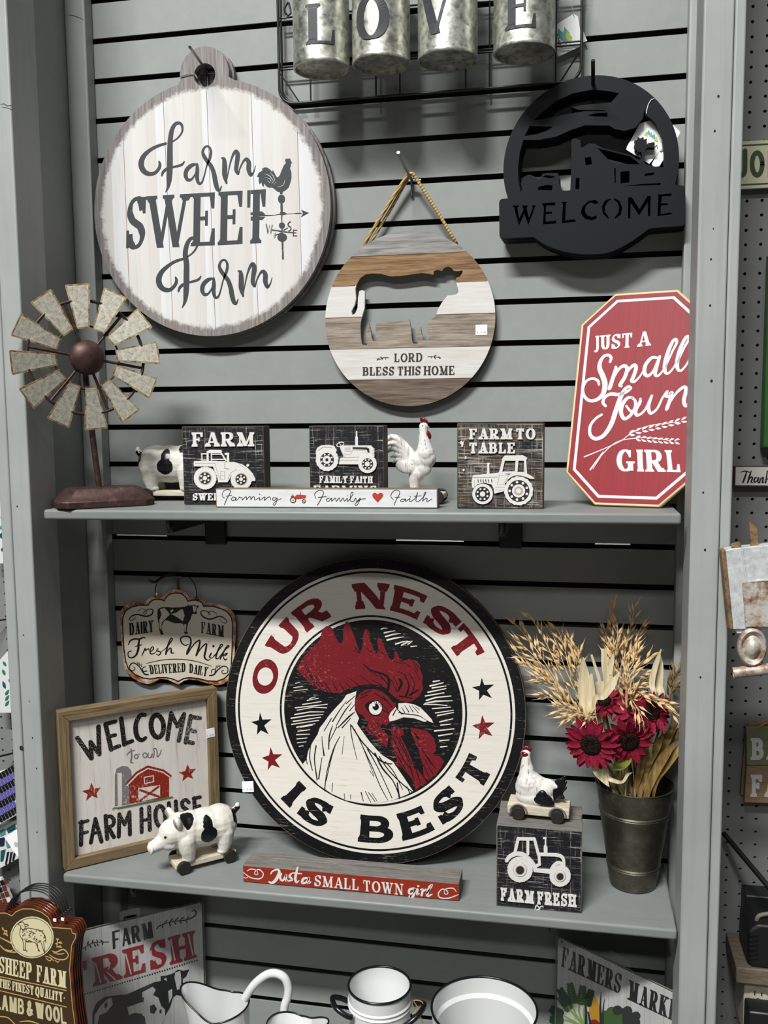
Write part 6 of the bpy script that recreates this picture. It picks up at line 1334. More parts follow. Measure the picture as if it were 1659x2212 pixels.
def oat(i, tip, mid, label, grp, dens=1.0, mat=STRAW, frac=.42):
    nb = neck(i); P = [Vector(p) for p in spl([tuple(nb), tuple((nb+Vector(mid))*.5+Vector((0, 0, .004))), tuple(mid), tuple((Vector(mid)+Vector(tip))*.5+Vector((0, 0, .006))), tuple(tip)], 8)]
    t = thing('dried_oat_stem', label, 'dried flower', tuple(nb), 0, grp)
    o = nb; q = MB(); N = len(P); q.tube([p-o for p in P], [.0011-.0006*k/N for k in range(N)], 6); q.build('stem', mat, t, smooth=60)
    rnd = random.Random(100+i); q = MB(); k0 = int(N*frac)
    cnt = int(17*dens)
    for s_ in range(cnt):
        u = k0+(N-2-k0)*s_/(cnt-1); k = int(u); p = P[k].lerp(P[min(k+1, N-1)], u-k)-o
        d = (P[min(k+2, N-1)]-P[max(k-1, 0)]).normalized()
        side = d.orthogonal().normalized(); side.rotate(__import__('mathutils').Quaternion(d, rnd.uniform(0, 6.28)))
        g = (d*.78+side*.62).normalized(); bl = rnd.uniform(.003, .013)*(1.15-.5*(u-k0)/(N-k0)); L = rnd.uniform(.0135, .0185); R_ = rnd.uniform(.0022, .0031)
        b0 = p+g*bl
        q.tube([p, b0], .0004, 4); dv = (g*.9+d*.35+Vector((0, 0, rnd.uniform(-.2, .1)))).normalized()
        q.tube([b0, b0+dv*L*.22, b0+dv*L*.48, b0+dv*L*.75, b0+dv*L*1.0, b0+dv*L*1.55], [.0004, R_*.8, R_, R_*.55, .0004, .0001], 6)
    q.build('seed_heads', mat, t, smooth=60)
G1, G2, G3 = 'oat stems fanning left', 'oat stems standing upright', 'oat stems arching right'
lefts = [(178, 190, -.03), (300, 150, -.045), (205, 325, -.09), (205, 425, -.06), (250, 505, -.1), (350, 600, -.13), (385, 715, -.15), (505, 815, -.16), (555, 885, -.175), (722, 890, -.172), (440, 240, -.04), (500, 245, -.05), (590, 340, -.055), (640, 380, -.075)]
for i, (a, b, y) in enumerate(lefts): oat(i, F(a, b, y), F(560+(a-400)*.45 if b < 700 else 720, 640+(b-400)*.35 if b < 700 else 900, (y+YB)/2-.012), 'tan dried oat stem fanning left out of the tall zinc bucket', G1)
ups = [(885, 68, -.05), (1050, 70, -.045), (925, 215, -.07), (830, 250, -.04), (1000, 330, -.06), (1090, 240, -.05), (1055, 420, -.1), (880, 410, -.06)]
for i, (a, b, y) in enumerate(ups): oat(20+i, F(a, b, y), F(930+(a-960)*.4, 560+(b-200)*.3, (y+YB)/2), 'tan dried oat stem standing upright at the back of the bucket', G2)
rts = [(1150, 450, -.11), (1085, 395, -.09), (1380, 882, -.17), (1290, 790, -.165), (1100, 890, -.17), (1235, 560, -.09), (1110, 640, -.12)]
for i, (a, b, y) in enumerate(rts): oat(40+i, F(a, b, y), F(970+(a-1000)*.2, 730 if b > 600 else 640, -.14), 'tan dried oat stem arching right over the red flowers', G3)
backr = [(1385, 500, -.07), (1330, 560, -.06), (1395, 640, -.07)]
for i, (a, b, y) in enumerate(backr): oat(60+i, F(a, b, y), F(1290, 740, -.085), 'brown dried oat stem beside the right post', 'brown oat stems by the post', .8, BROWNLEAF)
def blade(mb, pts, ws, tw=0.0, nrm=(0, -1, 0)):
    """a thin curled leaf with thickness"""
    P = [Vector(p) for p in spl([tuple(p) for p in pts], 6)]; W_ = [w[0] for w in spl([(w,) for w in ws], 6)]; N = len(P); A = []
    for k in range(N):
        d = (P[min(k+1, N-1)]-P[max(k-1, 0)]).normalized(); s_ = d.cross(Vector(nrm)).normalized(); nn = s_.cross(d)
        s_.rotate(__import__('mathutils').Quaternion(d, tw*(k/N-.5)))
        w = max(W_[k], .0004)/2; A.append([mb.vert(P[k]+s_*w), mb.vert(P[k]-nn*w*.35), mb.vert(P[k]-s_*w), mb.vert(P[k]-nn*(w*.35-.0006)+nn*.0)])
    for a, b in zip(A, A[1:]):
        for k in range(4): mb.face((a[k], a[(k+1) % 4], b[(k+1) % 4], b[k]))
    mb.face(A[0][::-1]); mb.face(A[-1])
husks = [([(735, 960), (700, 760), (690, 600), (683, 455)], [.010, .024, .020, .002], -.13, 'wide pale corn husk blade leaning left above the red sunflower'), ([(770, 940), (740, 760), (735, 640), (742, 570)], [.010, .016, .012, .003], -.14, 'short pale corn husk blade beside the widest husk'),
         ([(830, 900), (800, 640), (770, 530), (740, 436)], [.006, .006, .005, .004], -.11, 'thin straight husk strip leaning left in the bucket'), ([(840, 900), (848, 640), (832, 500), (830, 396)], [.008, .011, .011, .010], -.1, 'tall flat pale husk strip in the middle of the bucket'), ([(795, 900), (800, 740), (798, 625)], [.008, .016, .015], -.12, 'square-ended pale husk in front of the tall strip'),
         ([(760, 850), (830, 720), (880, 650), (938, 560)], [.006, .014, .014, .002], -.155, 'pale husk blade leaning right over the back red flower'), ([(1180, 820), (1165, 640), (1195, 500), (1230, 398)], [.006, .010, .009, .002], -.13, 'pale forked husk strip at the right of the bucket'), ([(1215, 830), (1210, 650), (1225, 520), (1222, 440)], [.008, .015, .010, .003], -.12, 'broad pale husk strip at the right, behind the forked one'),
         ([(900, 700), (868, 580), (885, 480), (895, 430)], [.006, .010, .008, .002], -.1, 'curled tan husk strip behind the tall flat one')]
for i, (pts, ws, y, lab) in enumerate(husks):
    P = [neck(70+i)]+[F(a, b, y) for a, b in pts]; q = MB(); blade(q, P, [.004]+ws, .5*(-1)**i); o = q.build('corn_husk_leaf', HUSK, smooth=50); tag(o, lab, 'husk leaf')
q = MB(); blade(q, [F(770, 1150, -.155), F(790, 1240, -.168), (F(835, 1320, -.1675)), F(865, 1365, -.168)], [.012, .022, .012, .001], .3); o = q.build('corn_husk_leaf', HUSK, smooth=50); tag(o, 'pale husk drooping over the bucket rim below the front sunflower', 'husk leaf')
q = MB(); blade(q, [F(840, 1180, -.150), F(850, 1290, -.164), F(905, 1325, -.169), F(960, 1330, -.168), F(995, 1280, -.166), F(1028, 1266, -.165)], [.006, .007, .007, .005, .006, .002], 1.2); o = q.build('corn_husk_leaf', HUSK, smooth=50); tag(o, 'narrow curling husk strip lying across the bucket opening', 'husk leaf')
bund = [((1050, 1370), (1085, 1230), (1100, 1150), (1130, 1090), .014), ((1085, 1380), (1140, 1200), (1200, 1080), (1250, 990), .014), ((1110, 1385), (1180, 1220), (1290, 1010), (1350, 900), .012), ((1150, 1370), (1230, 1200), (1330, 1010), (1390, 940), .015), ((1140, 1385), (1190, 1260), (1260, 1140), (1345, 1040), .016), ((1180, 1340), (1260, 1230), (1340, 1120), (1388, 1050), .012), ((1100, 1370), (1200, 1130), (1300, 960), (1395, 800), .010), ((1200, 1330), (1290, 1210), (1370, 1110), (1395, 1060), .010)]
for i, (a, b, c_, d, w) in enumerate(bund):
    y = -.125+.008*(i % 4); P = [neck(90+i)*.35+F(a[0], a[1]+30, -.12)*.65, F(*a, -.12), F(*b, y), F(*c_, y), F(*d, y+.005)]; q = MB(); blade(q, P, [.005, w*.7, w, w, .004], .6*(-1)**i); o = q.build('dried_brown_leaf', BROWNLEAF, smooth=50)
    tag(o, 'long brown dried leaf in the bundle leaning right out of the bucket', 'dried leaf', 'brown leaf bundle in the bucket')
PETAL = Mat('crimson_silk_petal', .7, spec=.2); n = PETAL.noise((9, 9, 9), 30, 4); PETAL.color(PETAL.ramp(n, [(.35, '#640B1E'), (.6, '#861631'), (.8, '#A22E4A')])); PETAL = PETAL.m
SEEDC = Mat('dark_sunflower_seeds', .9, spec=.1); v_ = SEEDC.voro(380, out='Distance'); SEEDC.color(SEEDC.ramp(v_, [(.1, '#3A241B'), (.6, '#120B08')])); SEEDC.bump(v_, .8, .002); SEEDC = SEEDC.m
STEMG = plain('green_plastic_stem', '#5C6636', .6)
def sunflower(i, c, R, facing, label, n=17, rc=.38):
    c = Vector(c); f = Vector(facing).normalized(); u = f.orthogonal().normalized(); v = f.cross(u)
    M = Matrix((u, v, f)).transposed().to_4x4(); M.translation = c
    t = thing('red_sunflower', label, 'flower', mat=M)
    rnd = random.Random(i)
    for ring, (cnt, rr, tilt) in enumerate(((n, 1.0, .12), (n-3, .92, .38))):
        q = MB()
        for k in range(cnt):
            a = 2*math.pi*(k+.5*ring)/cnt+rnd.uniform(-.08, .08); L = R*rr*rnd.uniform(.9, 1.05); w = R*.27*rnd.uniform(.9, 1.1); tl = tilt+rnd.uniform(-.22, .12)
            D = Vector((math.cos(a), math.sin(a), 0)); Sd = Vector((-math.sin(a), math.cos(a), 0)); rows = []
            for j, (x, ww) in enumerate(((.25, .35), (.4, .75), (.58, 1.0), (.78, .85), (.92, .45), (1.0, .06))):
                z = L*(x-.25)*math.sin(tl)-.16*L*max(0, x-.55)**1.2*2 - ring*.0
                ctr = D*(L*x)+Vector((0, 0, z+.003*ring))
                rows.append([q.vert(ctr+Sd*w*ww*.5+Vector((0, 0, .0016))), q.vert(ctr+Vector((0, 0, -.0008))), q.vert(ctr-Sd*w*ww*.5+Vector((0, 0, .0016))), q.vert(ctr+Vector((0, 0, -.0014)))])
            for A, B in zip(rows, rows[1:]):
                for e in range(4): q.face((A[e], A[(e+1) % 4], B[(e+1) % 4], B[e]))
            q.face(rows[-1])
        q.build('petal_ring', PETAL, t, smooth=60)
    q = MB(); r = R*rc; q.lathe([(.0001, -.004), (r*.8, -.004), (r, 0), (r*.97, .004), (r*.8, .0085), (r*.5, .0095), (r*.3, .008), (.0001, .007)], 28); q.build('seed_centre', SEEDC, t, smooth=60)
    nb = M.inverted() @ neck(i); q = MB(); q.tube(spl([(0, 0, -.003), (0, 0, -.012), tuple(Vector((0, 0, -.02))*.6+nb*.3), tuple(nb)], 6), .0017, 8); q.build('stem', STEMG, t, smooth=60)
    return t
view = lambda p: (CPOS-Vector(p)).normalized()
cA = F(742, 1062, -.178); sunflower(120, cA, .050, view(cA)+Vector((-.25, 0, -.42)), 'crimson silk sunflower at the lower left of the bouquet, fully open to the aisle', 18, .42)
cB = F(1000, 1035, -.162); sunflower(121, cB, .050, view(cB)+Vector((.35, 0, -.55)), 'crimson silk sunflower in the middle, drooping right of the front one', 16, .4)
cC = F(1050, 830, -.135); sunflower(122, cC, .044, view(cC)+Vector((.1, 0, .25)), 'crimson silk sunflower high in the bouquet under the arching oats', 15, .36)
cD = F(1155, 845, -.140); sunflower(123, cD, .043, view(cD)+Vector((.55, 0, -.1)), 'crimson silk sunflower at the right edge of the bouquet', 15, .36)
cE = F(830, 770, -.115); sunflower(124, cE, .038, view(cE)+Vector((-.1, 0, .8)), 'crimson silk sunflower at the back, behind the pale husks', 14, .35)
q = MB(); blade(q, [F(1010, 1120, -.155), F(985, 1170, -.160), F(930, 1215, -.165), F(890, 1245, -.166)], [.004, .020, .020, .002], .2); o = q.build('green_leaf', Mat('olive_silk_leaf', .6).color('#6E7520').m, smooth=50); tag(o, 'olive green silk leaf below the middle sunflower', 'leaf')
# ------------------------------------------------------------------ what stands on the bottom deck
DECK = -2.34
board('trim_7', (-.02, -.44, DECK-.02), (1.124, -.0005, DECK), SHM)
ENAM = Mat('white_enamel', .18, spec=.5); ENAM.color('#D3D4D4'); ENAM = ENAM.m
RIMB = plain('black_enamel_rim', '#121418', .25)
def enamel_pot(name, cx, cy, rx, y, label, cat, taper=.9, beads=True):
    c = at(cx, cy, y=y); dist = (c-CPOS).dot(CF); r = rx/FPX*dist*.985
    t = thing(name, label, cat, (c.x, c.y, DECK)); H = c.z-DECK
    prof = [(.0001, .0), (r*taper-.004, 0), (r*taper, .004)]
    if beads:
        for h in (H-.026, H-.034): prof += [(r*(taper+(1-taper)*(h-.003)/H), h-.003), (r*(taper+(1-taper)*h/H)+.0022, h), (r*(taper+(1-taper)*(h+.003)/H), h+.003)]
    prof += [(r, H-.001), (r-.0015, H-.001), (r-.003, H-.03), (r*.9, H-.036), (r*.9*taper, .006), (.0001, .005)]
    q = MB(); q.lathe(prof, 64); q.build('pot_body', ENAM, t, smooth=35)
    q = MB(); q.tube([(r*math.cos(a), r*math.sin(a), H) for a in [2*math.pi*i/64 for i in range(64)]], .0023, 8, closed=True); q.build('rim', RIMB, t, smooth=60)
    return t, r, H
t, r, H = enamel_pot('enamel_bucket', 820, 2127, 68, -.25, 'white enamel bucket with black rim and dark side handles on the bottom deck', 'bucket')
for sx, lab in ((-1, 0), (1, 0)):
    a0 = math.radians(200 if sx < 0 else -20); q = MB()
    D = Vector((math.cos(a0), math.sin(a0), 0)); Sd = Vector((-math.sin(a0), math.cos(a0), 0))
    P = [D*(r-.002)+Sd*.028*s_+Vector((0, 0, H-.030+z)) for s_, z in ()] or [tuple(D*(r-.001)+Sd*.030+Vector((0, 0, H-.036))), tuple(D*(r+.010)+Sd*.031+Vector((0, 0, H-.030))), tuple(D*(r+.026)+Sd*.018+Vector((0, 0, H-.022))), tuple(D*(r+.028)-Sd*.012+Vector((0, 0, H-.024))), tuple(D*(r+.012)-Sd*.030+Vector((0, 0, H-.038))), tuple(D*(r-.001)-Sd*.031+Vector((0, 0, H-.046)))]
    q.tube(spl(P, 8), .0048, 12); q.build('side_handle', RIMB, t, smooth=60)
TW = plain('jute_twine', '#A98A52', .9); q = MB()
P0 = lambda a, b, y=-.262: at(380+a/2.0232, 1960+b/2.0232, y=y)-t.location
q.tube(spl([tuple(P0(1035, 470)), tuple(P0(1055, 440)), tuple(P0(1040, 408)), tuple(P0(1075, 412)), tuple(P0(1082, 440)), tuple(P0(1060, 450)), tuple(P0(1070, 480)), tuple(P0(1080, 508))], 6), .0009, 6)
q.tube(spl([tuple(P0(1060, 440)), tuple(P0(1052, 470)), tuple(P0(1068, 500))], 5), .0009, 6); q.build('twine_bow', TW, t, smooth=60)
enamel_pot('enamel_basin', 1046, 2178, 115, -.235, 'large white enamel basin with thin black rim, right of the bucket', 'basin', .86, False)
def jug(cx, cy, rx, y, label, spout_ang, hpts, sp=1.5):
    c = at(cx, cy, y=y); dist = (c-CPOS).dot(CF); r = rx/FPX*dist; H = c.z-DECK
    t = thing('enamel_jug', label, 'jug', (c.x, c.y, DECK)); n = 64
    def rad(a, f):
        d = math.cos(a-spout_ang); k = max(0, d)**6 if d > 0 else 0
        return r*(1+(sp-1)*k*f)
    def top(a):
        d = math.cos(a-spout_ang); k = max(0, d)**5 if d > 0 else 0
        return H*(1)+.022*k-.010*(1-abs(d))
    q = MB(); rings = []
    for h, f, rr in ((0, 0, .0001), (0, 0, .98), (.004, 0, 1.0), (.5, 0, 1.0), (.7, .12, 1.0), (.85, .45, 1.0), (1.0, 1.0, 1.0)):
        rings.append([q.vert((rad(a, f)*rr*math.cos(a), rad(a, f)*rr*math.sin(a), (h*top(a) if h > .01 else h))) for a in [2*math.pi*k/n for k in range(n)]])
    for h, f, rr in ((.998, 1.0, .975), (.85, .45, .97), (.7, .12, .97), (.06, 0, .96), (.06, 0, .0001)):
        rings.append([q.vert((rad(a, f)*rr*math.cos(a), rad(a, f)*rr*math.sin(a), h*top(a))) for a in [2*math.pi*k/n for k in range(n)]])
    for A, B in zip(rings, rings[1:]):
        for k in range(n): q.face((A[k], A[(k+1) % n], B[(k+1) % n], B[k]))
    q.build('jug_body', ENAM, t, smooth=50)
    q = MB(); q.tube([(rad(a, 1)*.99*math.cos(a), rad(a, 1)*.99*math.sin(a), top(a)) for a in [2*math.pi*k/n for k in range(n)]], .0016, 8, closed=True); q.build('rim', RIMB, t, smooth=60)
    if hpts:
        q = MB(); q.tube(spl([tuple(at(380+a/2.0232, 1960+b/2.0232, y=yy)-t.location) for a, b, yy in hpts], 8), .0078, 14); q.build('handle', ENAM, t, smooth=60)
    return t
jug(482, 2166, 56, -.235, 'white enamel jug with pointed spout and arched handle, nearest the farm fresh tin sign', math.radians(178), [(300, 400, -.228), (340, 340, -.225), (390, 298, -.222), (432, 288, -.22), (472, 305, -.22), (490, 345, -.22), (488, 390, -.222), (475, 430, -.225), (455, 520, -.23), (330, 560, -.232)], 1.75)
jug(625, 2212, 50, -.27, 'white enamel jug cut by the picture bottom, its spout turned right', math.radians(-14), None, 1.9)
q = MB(); hk = at(1186, 2008, y=-.215); q.tube(spl([(0, 0, .004), (0, 0, -.004), (.001, -.002, -.014), (.0015, -.006, -.019), (.001, -.010, -.014), (0, -.011, -.006)], 6), .0012, 8); o = q.build('cup_hook', DARKSTEEL, smooth=60); o.location = (hk.x, hk.y, z2(hk.x)-.0222); tag(o, 'small dark cup hook screwed under the lower shelf', 'hook')
CLEAR = bpy.data.materials.new('clear_plastic_sleeve'); CLEAR.use_nodes = True; _t = CLEAR.node_tree; _p = _t.nodes['Principled BSDF']; _p.inputs['Base Color'].default_value = (.9, .9, .9, 1); _p.inputs['Roughness'].default_value = .12
_tr = _t.nodes.new('ShaderNodeBsdfTransparent'); _mx = _t.nodes.new('ShaderNodeMixShader'); _mx.inputs[0].default_value = .06
_gl = _t.nodes.new('ShaderNodeBsdfGlossy'); _gl.inputs['Roughness'].default_value = .12
_t.links.new(_tr.outputs[0], _mx.inputs[1]); _t.links.new(_gl.outputs[0], _mx.inputs[2]); _t.links.new(_mx.outputs[0], _t.nodes['Material Output'].inputs[0])
TINP = Mat('pale_plank_tin_print', .3, spec=.45); n = TINP.noise((60, 2, 1), 3, 5); TINP.color(TINP.ramp(n, [(.3, '#AFAFAB'), (.6, '#C4C4C1')])); TINP = TINP.m
PLK = plain('faint_plank_line', '#8F8E89', .5)
INKB = plain('tin_black_ink', '#15161A', .35); REDT = plain('tin_red_ink', '#8C1C28', .35)
def tin_sheet(fr, Wd, H, name, label, r=.008):
    t = thing(name, label, 'sign', mat=fr.mat())
    def rr(x0, y0, x1, y1, r): return arc(x1-r, y1-r, r, r, 0, 90, 5)+arc(x0+r, y1-r, r, r, 90, 180, 5)+arc(x0+r, y0+r, r, r, 180, 270, 5)+arc(x1-r, y0+r, r, r, 270, 360, 5)
    q = MB(); q.poly(rr(0, -H, Wd, 0, r), -.0012, 0); q.build('tin_sheet', TINP, t)
    q = MB(); q.mi = 0
    for i in range(1, 7): q.ribbon([(Wd*i/7+.004, -H+.001), (Wd*i/7+.004, -.001)], [.0006]*2, 0, .0002, cap=False)
    q.build('plank_line_print', PLK, t)
    q = MB(); q.poly(rr(-.003, -H-.003, Wd+.003, .003, r), .0030, .0032); q.build('clear_sleeve', CLEAR, t)
    q = MB()
    P = rr(-.0035, -H-.003, Wd+.0035, .0035, r); q.tube([(x, y, .0) for x, y in P], .0013, 6, closed=True); q.build('sleeve_edge', plain('grey_sleeve_edge', '#6D6D6B', .3), t, smooth=60)
    return t
def farm_fresh_tin():
    T = at(435.5, 1949.4, y=-.022); Lf = at(185, 2010.8, z=T.z); d = (T-Lf).normalized(); k = (-.012-T.x)/d.x; O = T+d*k
    fr = Fr(O, d, (0, 0, 1)); Wd = (T-O).length; cr = (0, 1880, 3.456); C_ = c4(cr)
    t = tin_sheet(fr, Wd, .32, 'farm_tin_sign', 'plank-print tin sign with a dairy cow reading farm fresh, in a clear sleeve')
    z = dict(z0=.0002, z1=.0005); q = MB()
    letters(q, fr, 'FARM', *C_((842, 588), (1148, 500), (1132, 382), (836, 456)), T=.27, t=.09, serif=0, **z); q.build('lettering', INKB, t); q = MB()
    pen(q, fr, cr, ["1170 436 8,1200 410 7,1290 382 6,1380 372 7,1440 350 10,1464 320 9,1450 298 9,1432 308 6", "620 582 5,700 540 5,810 534 6"], **z)
    for a, b, dx, dy in ((1215, 400, -5, 30), (1225, 395, 25, -25), (1262, 388, 10, 30), (1265, 385, 26, -26), (1300, 380, 14, 26), (1305, 376, 28, -24), (1340, 375, 14, 22), (1345, 372, 28, -26), (1380, 370, 16, 18), (1390, 366, 22, -22), (640, 570, -2, 28), (670, 552, 8, 28), (700, 540, 14, 30), (650, 560, 10, -32), (685, 546, 10, -28), (720, 538, 14, 26), (730, 536, -10, -22), (770, 534, -24, -16), (770, 534, -10, 22)):
        pen(q, fr, cr, [[(a, b, 2), (a+dx*.6, b+dy*.6, 9), (a+dx, b+dy, 3)]], n=4, **z)
    q.build('sprig_print', INKB, t); q = MB()
    for i in range(46):
        u = i/45; disc(q, fr, cr, 636+u*834, 924-u*252, 5.5, 6, n=8, **z)
    q.build('dotted_line_print', INKB, t); q = MB(); shape(q, fr, cr, "690 1200,690 1060,720 990,780 945,860 935,950 925,1050 880,1150 835,1200 825,1198 790,1240 785,1290 770,1330 740,1370 750,1412 738,1390 790,1362 812,1366 850,1382 900,1352 937,1315 930,1290 950,1270 1020,1230 1090,1195 1160,1190 1200", **z)
    q.build('cow_print', INKB, t)
    q = MB(); letters(q, fr, 'RESH', *C_((700, 868), (1464, 650), (1446, 450), (690, 655)), T=.28, t=.12, serif=.08, st=.1, xs=[(0, .27), (.29, .51), (.54, .71), (.74, 1)], **z)
    letters(q, fr, 'F', *C_((530, 915), (662, 878), (655, 672), (520, 710)), T=.26, t=.12, serif=.06, **z); q.build('red_lettering', REDT, t)
    q = MB(); z = dict(z0=.0005, z1=.0008)
    pen(q, fr, cr, ["712 690 10,752 836 10", "795 668 6,820 690 10,810 735 8", "800 760 8,860 815 10", "938 625 10,978 772 10", "1125 600 8,1130 640 10,1180 660 10,1200 695 8", "1275 515 10,1305 668 10", "1405 478 10,1440 630 10"], smooth=False, **z)
    for p in ("1308 762,1345 750,1352 800,1352 880,1322 892,1302 800", "1062 910,1140 868,1162 890,1142 930,1182 950,1202 1010,1232 1040,1230 1110,1190 1180,1092 1180,1080 1090,1012 1060,962 1080,950 1020,1060 982", "800 962,832 950,842 1000,792 1060,742 1080,720 1180,702 1180,706 1080,750 1010", "1222 812,1240 800,1246 826", "1255 900,1285 885,1285 940,1262 990"): shape(q, fr, cr, p, **z)
    q.mi = 1; z = dict(z0=.0008, z1=.0011)
    for p in ("1118 1010,1150 1000,1170 1030,1150 1070,1120 1062", "960 1080,1010 1062,1060 1070,1080 1120,1040 1150,980 1130", "1060 950,1074 945,1070 985,1058 980", "780 1000,800 975,802 1010,782 1030", "1190 1040,1205 1035,1202 1065,1190 1065"): shape(q, fr, cr, p, **z)
    q.build('cow_patch_print', [TINP, INKB], t)
    q = MB(); q.poly([fr.lo(*p) for p in C_((893, 385), (893, 318), (905, 305), (1035, 280), (1046, 292), (1046, 355), (1025, 362), (1020, 325), (925, 345), (915, 382))], -.0006, .0002); q.build('hanger_tab', plain('grey_hanger_tab', '#8E8B8A', .3), t)
farm_fresh_tin()
def farmers_tin():
    T = at(1205, 2024, y=-.022); Rt = at(1467.5, 2151.5, z=T.z); d = (Rt-T).normalized(); fr = Fr(T, d, (0, 0, 1)); Wd = (1.1405-T.x)/d.x; cr = (1150, 1880, 3.2593); C_ = c4(cr)
    t = tin_sheet(fr, Wd, .32, 'vegetable_tin_sign', 'plank-print tin sign with vegetables reading farmers market, in a clear sleeve')
    z = dict(z0=.0002, z1=.0005); q = MB()
    letters(q, fr, 'FARMERS', *C_((205, 675), (620, 872), (632, 735), (216, 536)), T=.24, t=.06, serif=.06, st=.05, gap=.1, **z); letters(q, fr, 'MARKE', *C_((668, 905), (1012, 1068), (1030, 928), (680, 768)), T=.24, t=.06, serif=.06, st=.05, gap=.1, **z); q.build('lettering', INKB, t)
    q = MB(); z = dict(z0=.0005, z1=.0008)
    pen(q, fr, cr, ["238 552 4,226 655 4", "284 596 4,294 690 4", "318 605 4,312 704 4", "372 650 4,402 748 4", "460 672 4,452 770 4", "518 700 4,512 792 4"], smooth=False, **z); q.build('letter_inline_print', TINP, t)
    VG = [plain('dark_leaf_print', '#16301A', .4), plain('leaf_print', '#2E5A26', .4), plain('corn_print', '#B98A22', .4), plain('tomato_print', '#7E1C18', .4), plain('broccoli_print', '#3A5C2C', .4), plain('kale_print', '#262A2A', .4), plain('celery_print', '#7E9A4E', .4)]
    q = MB(); z = dict(z0=.0002, z1=.0005)
    rnd = random.Random(3)
    for a, b, ln, ang, mi in ((300, 1000, 190, 100, 1), (280, 1000, 170, 118, 0), (330, 1000, 170, 82, 1), (250, 1040, 120, 150, 0), (260, 1060, 120, 175, 0), (300, 1020, 150, 130, 1), (360, 1000, 150, 70, 0)):
        dx, dy = math.cos(math.radians(ang)), -math.sin(math.radians(ang)); q.mi = 6; pen(q, fr, cr, [[(390, 1120, 16), (a, b, 12), (a+dx*ln*.7, b+dy*ln*.7, 6)]], n=4, **z); q.mi = mi
        for k in range(7):
            u = .35+.65*k/6; px, py = a+dx*ln*u, b+dy*ln*u
            for s_ in (-1, 1):
                sx, sy = dx*.5-s_*dy*.8, dy*.5+s_*dx*.8; L_ = 46*(1.1-u*.5); pen(q, fr, cr, [[(px, py, 8), (px+sx*L_*.6, py+sy*L_*.6, 26), (px+sx*L_, py+sy*L_, 6)]], n=4, **z)
    q.mi = 5; pen(q, fr, cr, ["380 1100 20,378 980 16,372 915 4", "410 1080 20,395 1000 12", "485 1080 20,480 960 14,485 855 3", "495 1080 20,500 980 10,508 910 3"], **z)
    for a, b, r_ in ((600, 985, 34), (640, 1010, 40), (670, 990, 34), (700, 1040, 40), (730, 1025, 32), (650, 1060, 50), (600, 1040, 40), (720, 1070, 40)): disc(q, fr, cr, a, b, r_, r_, **z)
    q.mi = 2; shape(q, fr, cr, "392 900,405 880,430 875,450 890,470 950,482 1050,470 1080,425 1070,402 1000", **z)
    q.mi = 4
    for a, b, r_ in ((520, 1020, 34), (560, 1000, 40), (600, 1030, 36), (545, 1050, 50), (590, 1070, 46), (510, 1070, 36)): disc(q, fr, cr, a, b, r_, r_, **z)
    q.mi = 3; disc(q, fr, cr, 436, 1095, 42, 46, **z); q.build('vegetable_print', VG, t)
    q = MB(); q.poly([fr.lo(*p) for p in C_((547, 640), (545, 562), (560, 566), (660, 618), (690, 660), (688, 710))], -.0006, .0); q.build('hanger_tab', CLEAR, t)
    q = MB(); x, y = fr.lo(1150+207/3.2593, 1880+502/3.2593); q.poly(arc(x, y, .0022, .0022, 0, 340, 17), 0, .0003, side=False); q.build('corner_hole', plain('hole_dark', '#3A3A3A', .6), t)
farmers_tin()
